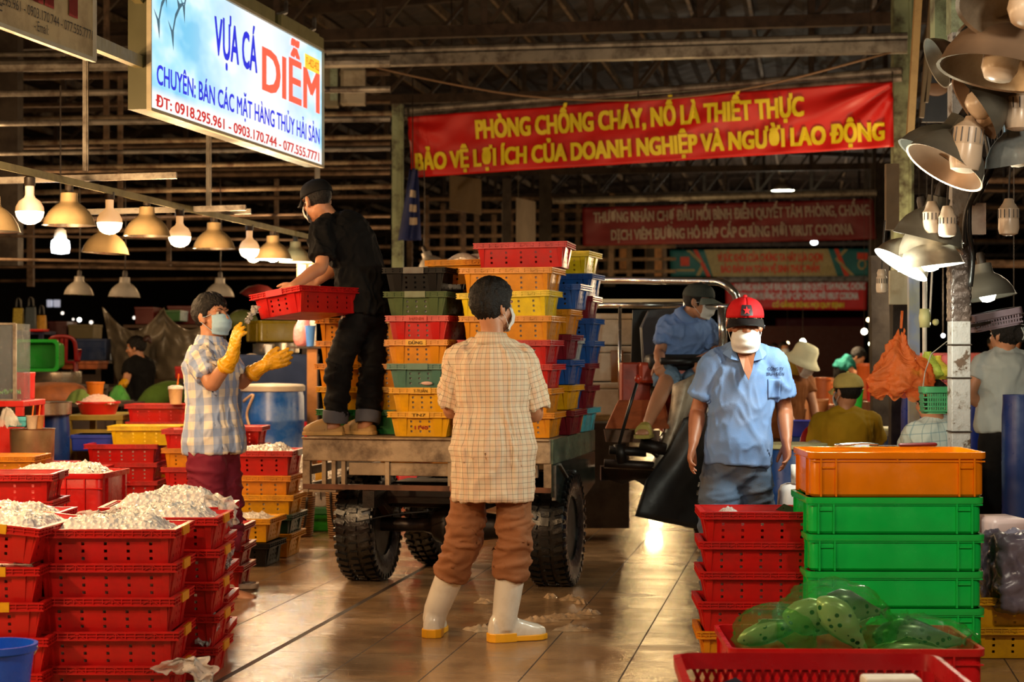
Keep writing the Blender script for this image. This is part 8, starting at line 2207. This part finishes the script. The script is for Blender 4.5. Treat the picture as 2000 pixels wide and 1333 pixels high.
# hanging green basket and violet tray
def grille_box(name, label, cat, c, L, W_, H, mat, tilt=(0, 0, 0), nx=12, nz=6):
    t = thing(name, label, cat, c, tilt)
    a, b = L / 2, W_ / 2
    mb = MB(); mb.loft([rrect(a, b, .03, H - .03), rrect(a + .008, b + .008, .03, H - .03), rrect(a + .008, b + .008, .03, H), rrect(a - .006, b - .006, .03, H)], False); mb.build('rim', mat, t, True, angle=.5); mb = MB(); mb.loft([rrect(a * .94, b * .94, .03, 0), rrect(a * .95, b * .95, .03, .02)]); mb.build('base', mat, t, True, angle=.5)
    mb = MB()
    for s in (-1, 1):
        for k in range(nx + 1):
            x = -a + .02 + (2 * a - .04) * k / nx; mb.bar((x * .95, s * b * .95, .01), (x, s * b, H - .02), .007, .005, V((0, 1, 0)))
        for k in range(nz): z = H * (k + .6) / nz; mb.box((0, s * b * (.95 + .05 * z / H), z), (L * .96, .005, .007))
        ny = max(3, int(nx * W_ / L))
        for k in range(ny + 1):
            y = -b + .02 + (2 * b - .04) * k / ny; mb.bar((s * a * .95, y * .95, .01), (s * a, y, H - .02), .007, .005, V((1, 0, 0)))
        for k in range(nz): z = H * (k + .6) / nz; mb.box((s * a * (.95 + .05 * z / H), 0, z), (.005, W_ * .96, .007))
    mb.build('grille', mat, t)
    return t
gb = grille_box('hanging_basket', 'small green plastic basket hung on the left of the scarred post', 'basket', P(1826, 808, 9.0), .135, .11, .135, plastic('basket_green', '#2f6a40', .4), nx=8, nz=6)
mb = MB(); mb.tube([V((-.06, 0, .13)), V((-.02, -.01, .3)), V((.11, -.2, .42))], .003, 5, 2); mb.build('wire', M_GREYSTEEL, gb)
grille_box('hanging_tray', 'purple grey slotted tray fixed at the right of the scarred post', 'tray', P(1942, 642, 8.9), .24, .2, .085, plain('purple_grey_plastic', '#6a5a62', .45), (.0, -.19, .05), 14, 4)
mb = MB(); mb.bar(P(1885, 640, 8.72), P(2010, 612, 8.95), .02, .012); tag(mb.build('tray_bracket', M_DARKSTEEL), 'bracket under the purple grey tray on the scarred post', 'bracket')
# red tongs / pole on the stall and distant tubs
mb = MB(); mb.bar(P(1800, 745, 10.4), P(1850, 720, 10.4), .012); tag(mb.build('red_stick', plastic('stick_red', '#b02020')), 'thin red stick by the lime bags', 'stick')
# distant warm lit stalls on the right: tubs, stools, bottles
def far_tub(label, px, py, Y, w, h, c, cat='tub', name='far_tub'):
    a = P(px, py, Y); ww = w / FPX * Y; hh = h / FPX * Y
    t = thing(name, label, cat, a)
    mb = MB(); mb.lathe([(ww * .42, 0), (ww * .5, hh * .9), (ww * .53, hh * .92), (ww * .53, hh), (ww * .46, hh), (.001, hh * .7)], 20); mb.build('tub_body', plain('far_' + c, c, .5), t, True, angle=.6)
    return t
for px, py, Y, w, h, c, lb in ((1608, 790, 20, 30, 52, '#a8582a', 'distant terracotta tub left of the yellow capped man'), (1634, 795, 21, 26, 48, '#b9663a', 'distant terracotta tub just right of the first one'), (1690, 780, 19, 34, 70, '#c85a1c', 'distant orange tub right of the yellow cap'), (1700, 785, 18, 16, 44, '#b81a14', 'distant red bottle shaped tub right of the yellow cap'), (1664, 800, 17.5, 44, 40, '#158a2a', 'distant green tub behind the head of the yellow capped man'), (1598, 840, 18, 40, 60, '#a5683a', 'distant brown tub by the arm of the hatted worker'), (1556, 845, 20, 36, 46, '#7a4a2a', 'distant brown tub behind the hatted worker')):
    t = far_tub(lb, px, py, Y, w, h, c)
    st_z = t.location.z
    mb = MB(); mb.box((t.location.x, t.location.y, st_z / 2), (w / FPX * Y * 1.05, .4, st_z - .004)); tag(mb.build('tub_stand', plain('warm_brown_stand', '#7a4a28', .6)), 'stand below the ' + lb, 'stand')
mb = MB(); mb.box((P(1640, 735, 26).x, 26, P(0, 738, 26).z / 2), (1.6, .8, P(0, 738, 26).z)); tag(mb.build('far_counter', plain('warm_brown_counter', '#8a5a36', .6)), 'far brown counter where the teal shirted person bends', 'counter')
mb = MB(); mb.box((P(1580, 690, 40).x, 40, 1.4), (2.4, .2, 1.2)); tag(mb.build('far_red_screen', plain('dark_red_screen', '#3a1210', .7)), 'dark red screen far down the alley behind the worker', 'screen')
mb = MB(); mb.box((P(1935, 720, 17).x, 17, .7), (1.6, .6, 1.4)); tag(mb.build('red_stall_counter', plain('red_brown_counter', '#6a1f18', .6)), 'red brown stall counter behind the grey shirt woman', 'counter')
for i, (px, py, Y, r, c, s) in enumerate(((1709, 610, 26, 5, (1, .78, .45), 10), (1703, 630, 28, 5, (1, .72, .4), 9), (1688, 648, 27, 6, (1, .85, .6), 12), (1696, 625, 30, 4, (1, .7, .35), 9), (1568, 668, 30, 6, (.92, 1, .7), 14), (1538, 671, 36, 3.5, (1, .75, .4), 8), (1750, 645, 22, 6, (1, .85, .6), 12), (1810, 632, 15, 7, (1, .78, .5), 10), (1795, 634, 18, 5, (1, .9, .7), 12), (1842, 656, 20, 4, (.95, .97, 1), 8), (1489, 640, 40, 5, (.85, .9, 1), 8), (1489, 655, 40, 4, (.85, .9, 1), 8), (1980, 632, 14, 5, (1, .7, .4), 7), (1485, 692, 34, 3, (1, .65, .3), 8), (1700, 672, 24, 4, (.9, 1, .6), 8))):
    mb = MB(); mb.ell((0, 0, 0), (r / FPX * Y,) * 3, None, 12, 8); o = mb.build('far_lamp', glow('far_lamp_%d' % i, c, s), None, True); o.location = P(px, py, Y); mb = MB(); mb.tube([V((0, 0, 0)), V((0, 0, 7.6 - o.location.z))], .003, 5); mb.build('cord', M_SOCK, o)
    tag(o, '%s lamp far down the alley, %s' % (('warm', 'orange', 'pale', 'tiny orange', 'yellow green', 'small amber', 'cream', 'peach', 'white', 'bluish white', 'cold', 'cold lower', 'amber edge', 'little red orange', 'greenish')[i], ('upper right by the dark post', 'second by the dark post', 'lowest by the dark post', 'between the dark post pair', 'above the white hat', 'left of the white hat', 'left of the orange bag', 'right of the blue painted post', 'at the blue painted post', 'before the scarred post', 'beside the red cap', 'beside the red cap and lower', 'near the bun of the woman', 'right of the red cap', 'under the dark post cluster')[i]), 'lamp')
for px, py, Y, e, c in ((1690, 580, 20, 190, (1, .66, .36)), (1600, 600, 24, 200, (1, .7, .4)), (1800, 600, 16, 80, (1, .72, .42)), (1510, 600, 45, 120, (1, .8, .55)), (1560, 598, 64, 650, (1, .85, .65)), (1960, 560, 15, 60, (1, .8, .55))):
    lamp_light('far_stall_light', P(px, py, Y), e, c, .2)  # unseen point lights added to brighten the far stalls and deeper banners
t = thing('led_bulb', 'cold white glowing bulb between the scarred post and the tray', 'light bulb', P(1908, 572, 13)); mb = MB(); mb.lathe([(.02, .05), (.04, .03), (.045, .02)], 14); mb.build('base', M_WHITE, t); mb = MB(); mb.lathe([(.045, .02), (.05, 0), (.05, -.05), (.03, -.065), (.001, -.068)], 16); mb.build('globe', M_LEDG, t, True)
# wet ice slush on the floor
def slush(label, pts, seed):
    mb = MB()
    for (px, py, rx, ry) in pts:
        Y = FPX * CAMH / (py - HY); c = G(px, Y); rxm, rym = rx / FPX * Y, ry / FPX * Y * 3.2
        def fn(u, v):
            a = 2 * PI * u; q = 1 + .45 * noise.noise(V((math.cos(a) * 2 + px, math.sin(a) * 2, seed)))
            x, y = math.cos(a) * rxm * v * q, math.sin(a) * rym * v * q
            h = .028 * (1 - v ** 2) * (.5 + 1.2 * abs(noise.noise(V((x * 30 + px, y * 30, seed)))))
            return c + V((x, y, .001 + h))
        mb.grid(fn, 40, 12)
    return tag(mb.build('ice_slush', plain('dirty_ice_slush', '#c9ad8a', .18, 0, .25, 30, .6, 60, trans=.2), None, True), label, 'ice', kind='stuff')
slush('dirty ice slush on the wet floor right of the white boots', [(1105, 1208, 58, 7), (1150, 1200, 25, 6), (1010, 1228, 30, 8), (940, 1232, 34, 8), (1120, 1232, 40, 6), (1055, 1215, 40, 5)], 1)
slush('small scraps of ice slush on the floor behind the boots', [(1115, 1172, 24, 7), (1075, 1168, 14, 6), (945, 1178, 18, 7), (1135, 1180, 14, 4)], 2)
mb = MB(); Mx = Matrix.Rotation(1.0, 3, 'X'); mb.lathe([(.001, .01), (.03, .008), (.045, .0), (.03, .004), (.001, .006)], 18, Mx); o = mb.build('clear_cup_lid', M_BAGW, None, True); o.location = G(832, 11.9, .035); tag(o, 'clear plastic cup lid lying on the floor under the cart', 'lid')
